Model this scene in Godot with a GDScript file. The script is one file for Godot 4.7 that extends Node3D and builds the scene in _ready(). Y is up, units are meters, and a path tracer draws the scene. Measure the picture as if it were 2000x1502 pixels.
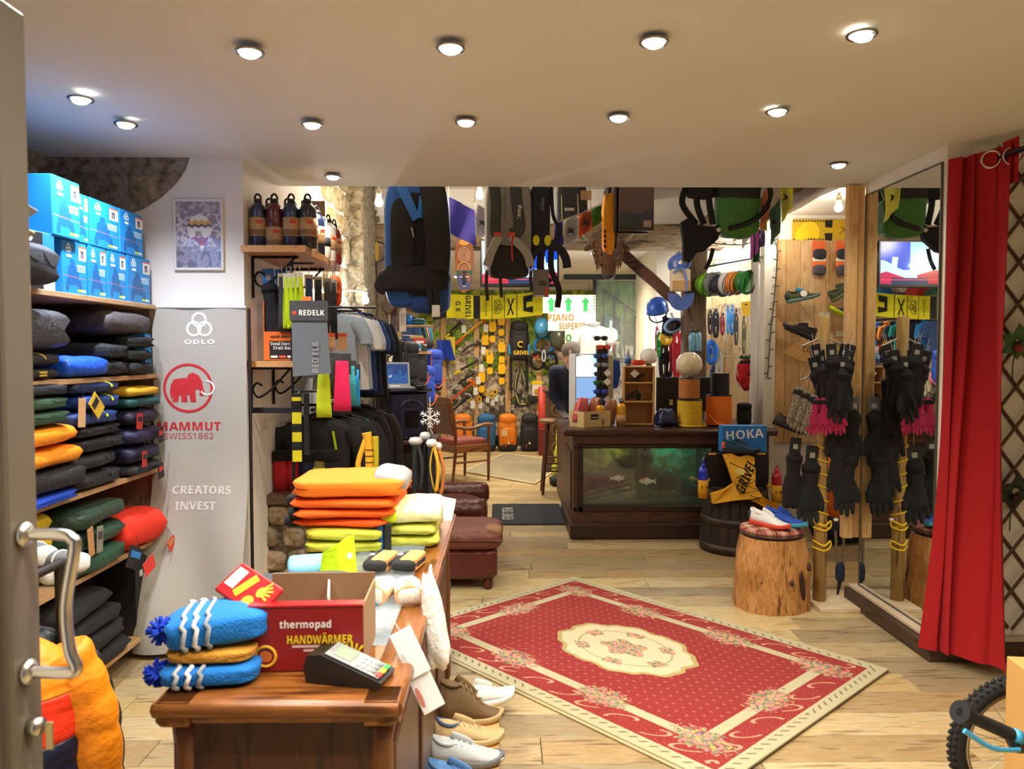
extends Node3D
# A mountain-sports shop seen from its door. Room axes: x right,y up,the room runs towards -z. Units are metres.

const F := 1480.0
var cam: Camera3D
var rng := RandomNumberGenerator.new()
var mats := {}
var tex := {}
var taken := {}

# ---------- camera ray to a point at a distance d down the room ----------
func P(px: float,py: float,d: float) -> Vector3:
	var dir: Vector3 = cam.basis * Vector3((px - 1000.0) / F,-(py - 751.0) / F,-1.0)
	return Vector3(0,1.5,0) + dir * (d / -dir.z)
func PX(px: float,py: float,x: float) -> Vector3:      # the same ray to a plane of constant x
	var dir: Vector3 = cam.basis * Vector3((px - 1000.0) / F,-(py - 751.0) / F,-1.0)
	return Vector3(0,1.5,0) + dir * (x / dir.x)
func V(x: float,y: float,z: float) -> Vector3: return Vector3(x,y,z)
func XF(at := Vector3.ZERO,rx := 0.0,ry := 0.0,rz := 0.0) -> Transform3D:
	return Transform3D(Basis.from_euler(Vector3(deg_to_rad(rx),deg_to_rad(ry),deg_to_rad(rz))),at)

# ---------- naming and tagging ----------
func numbered(n: String) -> String:
	var k: int = taken.get(n,0)
	taken[n] = k + 1
	return n if k == 0 else "%s_%03d" % [n,k]
func tag(o: Node,label := "",cat := "",group := "",kind := "") -> Node:
	if label: o.set_meta("label",label)
	if cat: o.set_meta("category",cat)
	if group: o.set_meta("group",group)
	if kind: o.set_meta("kind",kind)
	return o
func thing(n: String,label: String,cat: String,at := Vector3.ZERO,ry := 0.0,group := "") -> Node3D:
	var o := Node3D.new()
	o.name = numbered(n)
	add_child(o,true)
	o.position = at
	o.rotation_degrees.y = ry
	tag(o,label,cat,group)
	return o
func part(par: Node,n: String,s,m: Material,xf := Transform3D()) -> MeshInstance3D:
	var o := MeshInstance3D.new()
	o.name = n if par != self else numbered(n)
	o.mesh = fin(s) if s is SurfaceTool else s
	o.material_override = m
	o.transform = xf
	par.add_child(o,true)
	return o
func struct(n: String,s,m: Material,xf := Transform3D()) -> MeshInstance3D:
	var o := part(self,n,s,m,xf)
	o.set_meta("kind","structure")
	return o
func dup(o: Node3D,at: Vector3,label := "",ry := 0.0,group := "") -> Node3D:
	var r: Node3D = o.duplicate()
	r.name = numbered(str(o.name).rstrip("0123456789").trim_suffix("_"))
	add_child(r,true)
	r.position = at
	r.rotation_degrees.y = ry
	if label: r.set_meta("label",label)
	if group: r.set_meta("group",group)
	return r
func fin(s: SurfaceTool) -> ArrayMesh:
	s.generate_normals()
	return s.commit()
func sub(par: Node,n: String,at := Transform3D()) -> Node3D:
	var o := Node3D.new()
	o.name = n
	par.add_child(o,true)
	o.transform = at
	return o

# ---------- materials ----------
func noise_tex(key: String,fr: float,oct: int,as_normal := false,ramp: Array = [],strength := 4.0,kind := FastNoiseLite.TYPE_SIMPLEX_SMOOTH,warp := 0.0,size := 256) -> NoiseTexture2D:
	if tex.has(key): return tex[key]
	var t := NoiseTexture2D.new()
	t.width = size; t.height = size; t.seamless = true
	var n := FastNoiseLite.new()
	n.noise_type = kind; n.frequency = fr; n.fractal_octaves = oct; n.seed = 7
	if warp > 0.0:
		n.domain_warp_enabled = true; n.domain_warp_amplitude = warp; n.domain_warp_frequency = fr * 0.7
	t.noise = n
	if as_normal:
		t.as_normal_map = true; t.bump_strength = strength
	if ramp:
		var g := Gradient.new()
		var off := PackedFloat32Array(); var col := PackedColorArray()
		for i in ramp.size():
			off.append(float(i) / (ramp.size() - 1)); col.append(Color(ramp[i]))
		g.offsets = off; g.colors = col
		t.color_ramp = g
	tex[key] = t
	return t
func mt(hex: String,rough := 0.8,kind := "",metal := 0.0) -> StandardMaterial3D:
	var key := hex + str(rough) + kind + str(metal)
	if mats.has(key): return mats[key]
	var m := StandardMaterial3D.new()
	m.albedo_color = Color(hex)
	m.roughness = rough
	m.metallic = metal
	match kind:
		"fab":
			m.normal_enabled = true; m.normal_scale = 0.6
			m.normal_texture = noise_tex("weave",0.09,2,true,[],5.0)
			m.uv1_triplanar = true; m.uv1_scale = Vector3(9,9,9)
			m.rim_enabled = true; m.rim = 0.25; m.rim_tint = 0.8
		"knit":
			m.normal_enabled = true; m.normal_scale = 1.0
			m.normal_texture = noise_tex("weave",0.09,2,true,[],5.0)
			m.uv1_triplanar = true; m.uv1_scale = Vector3(16,5,16)
			m.rim_enabled = true; m.rim = 0.4; m.rim_tint = 0.7
		"crumple","leather","plaster":
			m.normal_enabled = true
			m.normal_scale = {"crumple": 0.55,"leather": 0.5,"plaster": 0.07}[kind]
			m.normal_texture = noise_tex("crumple",0.018,4,true,[],9.0)
			m.uv1_triplanar = true
			m.uv1_scale = Vector3.ONE * {"crumple": 4.5,"leather": 3.0,"plaster": 1.2}[kind]
		"woodx","woody","woodz","pinex","piney","pinez","oakx":
			var pine := kind.begins_with("pine")
			var oak := kind.begins_with("oak")
			if pine: m.albedo_texture = noise_tex("pine",0.02,3,false,["d9bfa0","ffffff","efdcc4","ffffff","d2b48f"],1,FastNoiseLite.TYPE_SIMPLEX_SMOOTH,30.0)
			elif oak: m.albedo_texture = noise_tex("oak",0.014,5,false,["8e8377","d8cdbd","ffffff","f2e4cd","ffffff","b7a88f"],1,FastNoiseLite.TYPE_SIMPLEX_SMOOTH,40.0,512)
			else: m.albedo_texture = noise_tex("wood",0.02,5,false,["4a4038","a89b8e","ffffff","d8cdc0","ffffff","6f6257"],1,FastNoiseLite.TYPE_SIMPLEX_SMOOTH,40.0)
			m.uv1_triplanar = true
			m.uv1_triplanar_sharpness = 8.0
			var a := 0.5; var b := 4.0
			if oak: a = 0.35; b = 2.6
			m.uv1_scale = {"x": Vector3(a,b,b),"y": Vector3(b,a,b),"z": Vector3(b,b,a)}[kind.right(1)]
		"stone":
			m.albedo_texture = noise_tex("stone",0.02,5,false,["6b6355","b7ab97","e8ddc9","ffffff","a39a8a"],1,FastNoiseLite.TYPE_SIMPLEX_SMOOTH,20.0)
			m.normal_enabled = true; m.normal_scale = 1.0
			m.normal_texture = noise_tex("crumple",0.018,4,true,[],9.0)
			m.uv1_triplanar = true; m.uv1_scale = Vector3.ONE * 2.3
		"bark":
			m.albedo_texture = noise_tex("wood",0.02,5,false,["4a4038","a89b8e","ffffff","d8cdc0","ffffff","6f6257"],1,FastNoiseLite.TYPE_SIMPLEX_SMOOTH,40.0)
			m.uv1_triplanar = true; m.uv1_scale = Vector3(5,0.7,5)
			m.normal_enabled = true; m.normal_scale = 0.9
			m.normal_texture = noise_tex("crumple",0.018,4,true,[],9.0)
		"fur":
			m.albedo_texture = noise_tex("wood",0.02,5,false,["4a4038","a89b8e","ffffff","d8cdc0","ffffff","6f6257"],1,FastNoiseLite.TYPE_SIMPLEX_SMOOTH,40.0)
			m.uv1_triplanar = true; m.uv1_scale = Vector3(9,2,9)
			m.rim_enabled = true; m.rim = 0.5
		"fleck":
			m.albedo_texture = noise_tex("fleck",0.08,2,false,["2c2a28","6d675e","ffffff","bdb5a8"],1)
			m.uv1_triplanar = true; m.uv1_scale = Vector3.ONE * 4.0
		"camo":
			m.albedo_texture = noise_tex("camo",0.03,1,false,["1c241c","1c241c","4f5a3f","2b3028","6a6a50"],1)
			m.uv1_triplanar = true; m.uv1_scale = Vector3.ONE * 6.0
		"gloss":
			m.clearcoat_enabled = true; m.clearcoat = 0.8; m.clearcoat_roughness = 0.1
	mats[key] = m
	return m
func glow(hex: String,e: float) -> StandardMaterial3D:
	var key := "glow" + hex + str(e)
	if mats.has(key): return mats[key]
	var m := StandardMaterial3D.new()
	m.albedo_color = Color(hex)
	m.emission_enabled = true; m.emission = Color(hex); m.emission_energy_multiplier = e
	mats[key] = m
	return m
func glass(hex := "ffffff",a := 0.08) -> StandardMaterial3D:
	var key := "glass" + hex + str(a)
	if mats.has(key): return mats[key]
	var m := StandardMaterial3D.new()
	m.albedo_color = Color(Color(hex),a); m.roughness = 0.03
	m.transparency = BaseMaterial3D.TRANSPARENCY_ALPHA
	mats[key] = m
	return m
func film(hex: String,a: float,rough := 0.35) -> StandardMaterial3D:   # hazy plastic
	var key := "film" + hex + str(a)
	if mats.has(key): return mats[key]
	var m := StandardMaterial3D.new()
	m.albedo_color = Color(Color(hex),a); m.roughness = rough
	m.transparency = BaseMaterial3D.TRANSPARENCY_ALPHA
	mats[key] = m
	return m
func printed(key: String,im: Image,rough := 0.7,emit := 0.0) -> StandardMaterial3D:
	var m := StandardMaterial3D.new()
	var t := ImageTexture.create_from_image(im)
	m.albedo_texture = t; m.roughness = rough
	m.texture_repeat = false
	if emit > 0.0:
		m.albedo_color = Color.BLACK
		m.emission_enabled = true; m.emission_texture = t; m.emission_energy_multiplier = emit
		m.emission_operator = BaseMaterial3D.EMISSION_OP_MULTIPLY; m.emission = Color.WHITE
	mats[key] = m
	return m

# ---------- shapes ----------
func nst() -> SurfaceTool:
	var s := SurfaceTool.new()
	s.begin(Mesh.PRIMITIVE_TRIANGLES)
	return s
func tri(s: SurfaceTool,a: Vector3,b: Vector3,c: Vector3,ua := Vector2.ZERO,ub := Vector2.ZERO,uc := Vector2.ZERO) -> void:
	s.set_uv(ua); s.add_vertex(a)
	s.set_uv(ub); s.add_vertex(b)
	s.set_uv(uc); s.add_vertex(c)
func quad(s: SurfaceTool,a: Vector3,b: Vector3,c: Vector3,d: Vector3) -> void:
	tri(s,a,b,c); tri(s,a,c,d)
func quv(s: SurfaceTool,a: Vector3,b: Vector3,c: Vector3,d: Vector3,u0 := Vector2(0,1),u1 := Vector2(0,0),u2 := Vector2(1,0),u3 := Vector2(1,1)) -> void:
	tri(s,a,b,c,u0,u1,u2); tri(s,a,c,d,u0,u2,u3)
# chamfered box: centre c,size z,chamfer b
func box(s: SurfaceTool,c: Vector3,z: Vector3,b := 0.0,xf := Transform3D()) -> void:
	s.set_smooth_group(-1)
	var h := z / 2.0
	b = minf(b,minf(h.x,minf(h.y,h.z)) * 0.9)
	for ax in 3:
		for sg in [-1.0,1.0]:
			var n := Vector3.ZERO; n[ax] = sg
			var u := Vector3.ZERO; u[(ax + 1) % 3] = 1.0
			var w := Vector3.ZERO; w[(ax + 2) % 3] = sg
			var hu: float = h[(ax + 1) % 3] - b
			var hw: float = h[(ax + 2) % 3] - b
			var o: Vector3 = c + n * h[ax]
			quad(s,xf * (o - u * hu - w * hw),xf * (o - u * hu + w * hw),xf * (o + u * hu + w * hw),xf * (o + u * hu - w * hw))
	if b <= 0.0: return
	for ax in 3:
		var p := (ax + 1) % 3; var q := (ax + 2) % 3
		for sp in [-1.0,1.0]:
			for sq in [-1.0,1.0]:
				var e0 := Vector3.ZERO; e0[p] = sp * h[p]; e0[q] = sq * (h[q] - b)
				var e1 := Vector3.ZERO; e1[p] = sp * (h[p] - b); e1[q] = sq * h[q]
				var l := Vector3.ZERO; l[ax] = h[ax] - b
				if sp * sq > 0: quad(s,xf * (c + e0 - l),xf * (c + e0 + l),xf * (c + e1 + l),xf * (c + e1 - l))
				else: quad(s,xf * (c + e0 - l),xf * (c + e1 - l),xf * (c + e1 + l),xf * (c + e0 + l))
	for sx in [-1.0,1.0]:
		for sy in [-1.0,1.0]:
			for sz in [-1.0,1.0]:
				var a := c + Vector3(sx * h.x,sy * (h.y - b),sz * (h.z - b))
				var bb := c + Vector3(sx * (h.x - b),sy * h.y,sz * (h.z - b))
				var d := c + Vector3(sx * (h.x - b),sy * (h.y - b),sz * h.z)
				if sx * sy * sz > 0: tri(s,xf * a,xf * d,xf * bb)
				else: tri(s,xf * a,xf * bb,xf * d)
func bx(c: Vector3,z: Vector3,b := 0.0,xf := Transform3D()) -> SurfaceTool:
	var s := nst()
	box(s,c,z,b,xf)
	return s
func loft(s: SurfaceTool,rings: Array,capa := true,capb := true,g := 0) -> void:
	s.set_smooth_group(g)
	for i in rings.size() - 1:
		var a: PackedVector3Array = rings[i]
		var b: PackedVector3Array = rings[i + 1]
		var n := a.size()
		for j in n:
			var k := (j + 1) % n
			tri(s,a[j],b[j],b[k]); tri(s,a[j],b[k],a[k])
	s.set_smooth_group(g + 1)
	for e in 2:
		if not [capa,capb][e]: continue
		var r: PackedVector3Array = rings[0] if e == 0 else rings[rings.size() - 1]
		var c := Vector3.ZERO
		for p in r: c += p
		c /= r.size()
		for j in r.size():
			var k := (j + 1) % r.size()
			if e == 0: tri(s,c,r[j],r[k])
			else: tri(s,c,r[k],r[j])
func tube(s: SurfaceTool,pts: Array,r,n := 8,flat := 1.0,closed := false) -> void:
	var rings := []
	var up := Vector3.ZERO
	for i in pts.size():
		var p: Vector3 = pts[i]
		var q0: Vector3 = pts[maxi(i - 1,0)]
		var q1: Vector3 = pts[mini(i + 1,pts.size() - 1)]
		if closed:
			q0 = pts[(i - 1 + pts.size()) % pts.size()]; q1 = pts[(i + 1) % pts.size()]
		var t := (q1 - q0).normalized()
		if t.length() < 0.5: t = Vector3.UP
		if up == Vector3.ZERO: up = t.cross(Vector3(0.013,0.02,1) if absf(t.z) < 0.9 else Vector3.UP).normalized()
		up = (up - t * up.dot(t)).normalized()
		var w := t.cross(up)
		var rr: float = r[i] if r is Array else r
		var ring := PackedVector3Array()
		for j in n:
			var a := TAU * j / n
			ring.append(p + up * cos(a) * rr + w * sin(a) * rr * flat)
		rings.append(ring)
	if closed: rings.append(rings[0])
	loft(s,rings,not closed,not closed)
func tb(pts: Array,r,n := 8,flat := 1.0,closed := false) -> SurfaceTool:
	var s := nst()
	tube(s,pts,r,n,flat,closed)
	return s
func arc(c: Vector3,u: Vector3,v: Vector3,a0: float,a1: float,n: int) -> Array:
	var o := []
	for i in n + 1:
		var a := deg_to_rad(lerpf(a0,a1,float(i) / n))
		o.append(c + u * cos(a) + v * sin(a))
	return o
func curve(pts: Array,n := 6) -> Array:                     # Catmull-Rom through the points
	var o := []
	for i in pts.size() - 1:
		var a: Vector3 = pts[maxi(i - 1,0)]; var b: Vector3 = pts[i]
		var c: Vector3 = pts[i + 1]; var d: Vector3 = pts[mini(i + 2,pts.size() - 1)]
		for k in n:
			o.append(b.cubic_interpolate(c,a,d,float(k) / n))
	o.append(pts[pts.size() - 1])
	return o
func lathe(s: SurfaceTool,prof: Array,n := 20,xf := Transform3D(),sx := 1.0,sz := 1.0) -> void:
	var rings := []
	for q in prof:
		var ring := PackedVector3Array()
		for j in n:
			var a := TAU * j / n
			ring.append(xf * Vector3(cos(a) * maxf(q[0],0.0001) * sx,q[1],sin(a) * maxf(q[0],0.0001) * sz))
		rings.append(ring)
	loft(s,rings)
func lt(prof: Array,n := 20,xf := Transform3D(),sx := 1.0,sz := 1.0) -> SurfaceTool:
	var s := nst()
	lathe(s,prof,n,xf,sx,sz)
	return s
# polygon (x,y) extruded by t along z,centred on z = 0
func slab(s: SurfaceTool,poly: Array,t: float,xf := Transform3D(),bow = null) -> void:
	var pl := PackedVector2Array()
	for p in poly: pl.append(p if p is Vector2 else Vector2(p[0],p[1]))
	var ix := Geometry2D.triangulate_polygon(pl)
	s.set_smooth_group(-1)
	for i in range(0,ix.size(),3):
		var q := [pl[ix[i]],pl[ix[i + 1]],pl[ix[i + 2]]]
		var cw: bool = (q[1] - q[0]).cross(q[2] - q[0]) < 0
		for e in 2:
			var v := []
			for k in 3:
				var p := Vector3(q[k].x,q[k].y,t / 2 if e == 0 else -t / 2)
				if bow != null: p = bow.call(p)
				v.append(xf * p)
			if (e == 0) == cw: tri(s,v[0],v[1],v[2])
			else: tri(s,v[0],v[2],v[1])
	var ccw := not Geometry2D.is_polygon_clockwise(pl)
	for i in pl.size():
		var a := pl[i]; var b := pl[(i + 1) % pl.size()]
		var v := [Vector3(a.x,a.y,t / 2),Vector3(b.x,b.y,t / 2),Vector3(b.x,b.y,-t / 2),Vector3(a.x,a.y,-t / 2)]
		if bow != null:
			for k in 4: v[k] = bow.call(v[k])
		if ccw: quad(s,xf * v[0],xf * v[1],xf * v[2],xf * v[3])
		else: quad(s,xf * v[3],xf * v[2],xf * v[1],xf * v[0])
func sl(poly: Array,t: float,xf := Transform3D(),bow = null) -> SurfaceTool:
	var s := nst()
	slab(s,poly,t,xf,bow)
	return s
func rrect(w: float,h: float,r: float,n := 4) -> Array:
	var o := []
	for c in [[1,1,0],[-1,1,90],[-1,-1,180],[1,-1,270]]:
		for i in n + 1:
			var a := deg_to_rad(c[2] + 90.0 * i / n)
			o.append(Vector2(c[0] * (w / 2 - r) + cos(a) * r,c[1] * (h / 2 - r) + sin(a) * r))
	return o
func ell(w: float,h: float,n := 16) -> Array:
	var o := []
	for i in n: o.append(Vector2(cos(TAU * i / n) * w / 2,sin(TAU * i / n) * h / 2))
	return o
# sheet of cloth: f(u,v) -> point,thickness t,UVs for a print
func sheet(s: SurfaceTool,nu: int,nv: int,f: Callable,t := 0.003) -> void:
	var p := []
	for i in nu + 1:
		var row := PackedVector3Array()
		for j in nv + 1: row.append(f.call(float(i) / nu,float(j) / nv))
		p.append(row)
	var nrm := []
	for i in nu + 1:
		var row := PackedVector3Array()
		for j in nv + 1:
			var du: Vector3 = p[mini(i + 1,nu)][j] - p[maxi(i - 1,0)][j]
			var dv: Vector3 = p[i][mini(j + 1,nv)] - p[i][maxi(j - 1,0)]
			row.append(du.cross(dv).normalized() * t / 2.0)
		nrm.append(row)
	for e in [1.0,-1.0]:
		s.set_smooth_group(0 if e > 0 else 2)
		for i in nu:
			for j in nv:
				var q := []
				for c in [[i,j],[i + 1,j],[i + 1,j + 1],[i,j + 1]]:
					q.append([p[c[0]][c[1]] + nrm[c[0]][c[1]] * e,Vector2(float(c[0]) / nu,1.0 - float(c[1]) / nv)])
				if e < 0: q = [q[3],q[2],q[1],q[0]]
				tri(s,q[0][0],q[2][0],q[1][0],q[0][1],q[2][1],q[1][1])
				tri(s,q[0][0],q[3][0],q[2][0],q[0][1],q[3][1],q[2][1])
	s.set_smooth_group(-1)
	for i in nu:
		for j in [0,nv]:
			quad(s,p[i][j] + nrm[i][j],p[i + 1][j] + nrm[i + 1][j],p[i + 1][j] - nrm[i + 1][j],p[i][j] - nrm[i][j])
	for j in nv:
		for i in [0,nu]:
			quad(s,p[i][j] + nrm[i][j],p[i][j + 1] + nrm[i][j + 1],p[i][j + 1] - nrm[i][j + 1],p[i][j] - nrm[i][j])
func sh(nu: int,nv: int,f: Callable,t := 0.003) -> SurfaceTool:
	var s := nst()
	sheet(s,nu,nv,f,t)
	return s
# flat plate facing +z with UVs 0..1 on its face
func plate(w: float,h: float,t := 0.002,xf := Transform3D()) -> SurfaceTool:
	var s := nst()
	s.set_smooth_group(-1)
	var a := xf * V(-w / 2,-h / 2,t); var b := xf * V(-w / 2,h / 2,t); var c := xf * V(w / 2,h / 2,t); var d := xf * V(w / 2,-h / 2,t)
	quv(s,a,b,c,d)
	var k := xf.basis * V(0,0,-t)
	var z := Vector2(0.5,0.02)
	for e in [[a,b],[b,c],[c,d],[d,a]]: quv(s,e[0],e[0] + k,e[1] + k,e[1],z,z,z,z)
	quv(s,a + k,d + k,c + k,b + k,z,z,z,z)
	return s
# soft body: superellipsoid with folds along y,quilting along x and noise
func pillow(s: SurfaceTool,z: Vector3,xf := Transform3D(),e := 0.45,o := {}) -> void:
	var nu: int = o.get("nu",18); var nv: int = o.get("nv",12)
	var folds: int = o.get("folds",0); var fd: float = o.get("fd",0.06)
	var qn: float = o.get("quilt",0.0); var qd: float = o.get("qd",0.03)
	var nz: float = o.get("noise",0.03); var sd: float = o.get("seed",0.0)
	var ev: float = o.get("ev",e); var taper: float = o.get("taper",0.0)
	var qy: float = o.get("quilty",0.0)
	var rings := []
	for i in nv + 1:
		var ph := -PI / 2 + PI * i / nv
		var cy := signf(cos(ph)) * pow(absf(cos(ph)),ev); var sy := signf(sin(ph)) * pow(absf(sin(ph)),ev)
		var ring := PackedVector3Array()
		for j in nu:
			var th := TAU * j / nu
			var cx := signf(cos(th)) * pow(absf(cos(th)),e); var sx := signf(sin(th)) * pow(absf(sin(th)),e)
			var q := Vector3(cx * cy,sy,sx * cy)
			var k := 1.0
			if folds > 0: k -= fd * (1.0 - pow(absf(sin((q.y + 1.0) * PI * folds / 2.0)),0.5))
			var up := 1.0
			if qn > 0.0: up -= qd * (1.0 - sqrt(absf(sin((q.x + 1.0) * PI * qn / 2.0))))
			if qy > 0.0: k -= qd * (1.0 - sqrt(absf(sin((q.y + 1.0) * PI * qy / 2.0))))
			var w := sin(q.x * 5.1 + sd * 2.3 + q.z * 3.0) * cos(q.z * 4.3 + sd) + 0.6 * sin(q.y * 6.0 + q.x * 7.0 + sd * 1.7)
			q *= 1.0 + nz * w
			var tp := 1.0 - taper * q.y
			ring.append(xf * Vector3(q.x * z.x / 2 * k * tp,q.y * z.y / 2 * up,q.z * z.z / 2 * k * tp))
		rings.append(ring)
	loft(s,rings)
func pw(z: Vector3,xf := Transform3D(),e := 0.45,o := {}) -> SurfaceTool:
	var s := nst()
	pillow(s,z,xf,e,o)
	return s
# smooth-blended tapered capsules meshed as surface nets; bones are [from,to,r0,r1]
func sdf(s: SurfaceTool,bones: Array,cell := 0.005,k := 0.008,squash := Vector3.ONE) -> void:
	var lo := Vector3.INF; var hi := -Vector3.INF
	for b in bones:
		var r: float = maxf(b[2],b[3]) + k + cell * 2
		lo = lo.min(b[0] - Vector3.ONE * r).min(b[1] - Vector3.ONE * r)
		hi = hi.max(b[0] + Vector3.ONE * r).max(b[1] + Vector3.ONE * r)
	var nx := int((hi.x - lo.x) / cell) + 2; var ny := int((hi.y - lo.y) / cell) + 2; var nz := int((hi.z - lo.z) / cell) + 2
	var g := PackedFloat32Array(); g.resize(nx * ny * nz); g.fill(1.0)
	for b in bones:
		var r: float = maxf(b[2],b[3]) + k + cell * 2
		var l: Vector3 = ((b[0].min(b[1]) - Vector3.ONE * r) - lo) / cell
		var h: Vector3 = ((b[0].max(b[1]) + Vector3.ONE * r) - lo) / cell
		var a: Vector3 = b[0]; var ab: Vector3 = b[1] - b[0]
		var l2 := maxf(ab.length_squared(),1e-9)
		for iz in range(maxi(int(l.z),0),mini(int(h.z) + 1,nz)):
			for iy in range(maxi(int(l.y),0),mini(int(h.y) + 1,ny)):
				for ix in range(maxi(int(l.x),0),mini(int(h.x) + 1,nx)):
					var p := lo + Vector3(ix,iy,iz) * cell
					var t := clampf((p - a).dot(ab) / l2,0.0,1.0)
					var d := (p - a - ab * t).length() - lerpf(b[2],b[3],t)
					var at := ix + nx * (iy + ny * iz)
					var c := g[at]
					var hh := maxf(k - absf(c - d),0.0) / k
					g[at] = minf(c,d) - hh * hh * k * 0.25
	var vid := {}
	var ox := [0,1,0,1,0,1,0,1]; var oy := [0,0,1,1,0,0,1,1]; var oz := [0,0,0,0,1,1,1,1]
	var ed := [[0,1],[2,3],[4,5],[6,7],[0,2],[1,3],[4,6],[5,7],[0,4],[1,5],[2,6],[3,7]]
	for iz in nz - 1:
		for iy in ny - 1:
			for ix in nx - 1:
				var base := ix + nx * (iy + ny * iz)
				var m := 0
				for c in 8:
					if g[base + ox[c] + nx * (oy[c] + ny * oz[c])] < 0.0: m += 1
				if m == 0 or m == 8: continue
				var acc := Vector3.ZERO; var cnt := 0
				for e in ed:
					var a: int = e[0]; var b: int = e[1]
					var ga := g[base + ox[a] + nx * (oy[a] + ny * oz[a])]; var gb := g[base + ox[b] + nx * (oy[b] + ny * oz[b])]
					if (ga < 0.0) == (gb < 0.0): continue
					acc += Vector3(ox[a],oy[a],oz[a]).lerp(Vector3(ox[b],oy[b],oz[b]),ga / (ga - gb)); cnt += 1
				vid[base] = (lo + (Vector3(ix,iy,iz) + acc / cnt) * cell) * squash
	s.set_smooth_group(0)
	var st := [1,nx,nx * ny]
	for base in vid:
		for ax in 3:
			var nb: int = base + st[ax]
			if nb >= g.size() or (g[base] < 0.0) == (g[nb] < 0.0): continue
			var p: int = st[(ax + 1) % 3]; var q: int = st[(ax + 2) % 3]
			if not (vid.has(base - p) and vid.has(base - q) and vid.has(base - p - q)): continue
			var v := [vid[base],vid[base - p],vid[base - p - q],vid[base - q]]
			if g[base] < 0.0: v = [v[3],v[2],v[1],v[0]]
			quad(s,v[0],v[1],v[2],v[3])
var font_cache := {}
func font(name_: String) -> SystemFont:
	if not font_cache.has(name_):
		var f := SystemFont.new()
		f.font_names = PackedStringArray([name_.trim_suffix(" Bold")])
		if name_.ends_with("Bold"): f.font_weight = 700
		font_cache[name_] = f
	return font_cache[name_]
# lettering: a mesh of letters,cap height h,facing +z of xf
func txt(par: Node,text: String,h: float,m: Material,xf: Transform3D,sx := 1.0,fnt := "Droid Sans Bold",n := "lettering",depth := 0.0012,bow = null) -> MeshInstance3D:
	var t := TextMesh.new()
	t.text = text; t.font = font(fnt); t.font_size = 48
	t.pixel_size = h / (48.0 * 0.714)
	t.depth = depth; t.curve_step = 4.0
	var o := MeshInstance3D.new()
	o.name = n
	o.mesh = t
	if bow != null:                                          # letters laid on a curved cloth
		var ar := t.get_mesh_arrays()
		var vs: PackedVector3Array = ar[Mesh.ARRAY_VERTEX]
		for i in vs.size(): vs[i] = bow.call(xf * V(vs[i].x * sx,vs[i].y,vs[i].z))
		ar[Mesh.ARRAY_VERTEX] = vs
		var am := ArrayMesh.new()
		am.add_surface_from_arrays(Mesh.PRIMITIVE_TRIANGLES,ar)
		o.mesh = am
		o.material_override = m
		par.add_child(o,true)
		return o
	o.material_override = m
	o.transform = xf * Transform3D(Basis.from_scale(Vector3(sx,1,1)),Vector3.ZERO)
	par.add_child(o,true)
	return o
func img(w: int,h: int,f: Callable) -> Image:              # f(u,v) -> Color,v down
	var im := Image.create(w,h,false,Image.FORMAT_RGB8)
	for y in h:
		for x in w: im.set_pixel(x,y,f.call((x + 0.5) / w,(y + 0.5) / h))
	return im
func _ready() -> void:
	rng.seed = 11
	# camera,sky,exposure
	cam = Camera3D.new()
	cam.name = "camera"
	cam.position = Vector3(0,1.5,0)
	cam.rotation = Vector3(-0.0412,-0.0135,0)
	add_child(cam)
	var at := CameraAttributesPhysical.new()
	at.frustum_focal_length = 23.65
	at.frustum_focus_distance = 5.6
	at.exposure_aperture = 5.2
	cam.attributes = at
	cam.fov = rad_to_deg(2.0 * atan(751.0 / F))
	cam.current = true
	var we := WorldEnvironment.new()
	we.name = "world"
	var e := Environment.new()
	e.background_mode = Environment.BG_COLOR
	e.background_color = Color("56627a")
	e.tonemap_mode = Environment.TONE_MAPPER_LINEAR
	e.tonemap_exposure = 0.8
	e.sdfgi_enabled = true; e.ssao_enabled = true; e.ssil_enabled = true
	we.environment = e
	add_child(we)
	lamps()
	shell()
	beams()
	left_shelves()
	front_door()
	left_pillar()
	front_table()
	leather_chair()
	back_room()
	hanging()
	counter()
	counter_goods()
	rear_right()
	right_bay()
	mirror_curtain()
	floor_things()

# ---------- lamps ----------
const WARM := "fff6e4"
const COOL := "e4ecff"
func spot(at: Vector3,hex: String,en: float,ang: float,aim := Vector3.DOWN) -> void:
	var l := SpotLight3D.new()
	l.name = "spot"
	l.light_color = Color(hex); l.light_energy = en
	l.spot_angle = ang; l.spot_angle_attenuation = 0.9
	l.spot_range = 14.0; l.spot_attenuation = 2.0
	l.light_size = 0.03; l.shadow_enabled = true
	add_child(l,true)
	l.position = at
	l.look_at_from_position(at,at + aim,Vector3.FORWARD if absf(aim.normalized().y) > 0.9 else Vector3.UP)
func omni(at: Vector3,hex: String,en: float,size := 0.03) -> void:
	var l := OmniLight3D.new()
	l.name = "omni"
	l.light_color = Color(hex); l.light_energy = en
	l.omni_range = 14.0; l.omni_attenuation = 2.0
	l.light_size = size; l.shadow_enabled = true
	add_child(l,true)
	l.position = at
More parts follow.
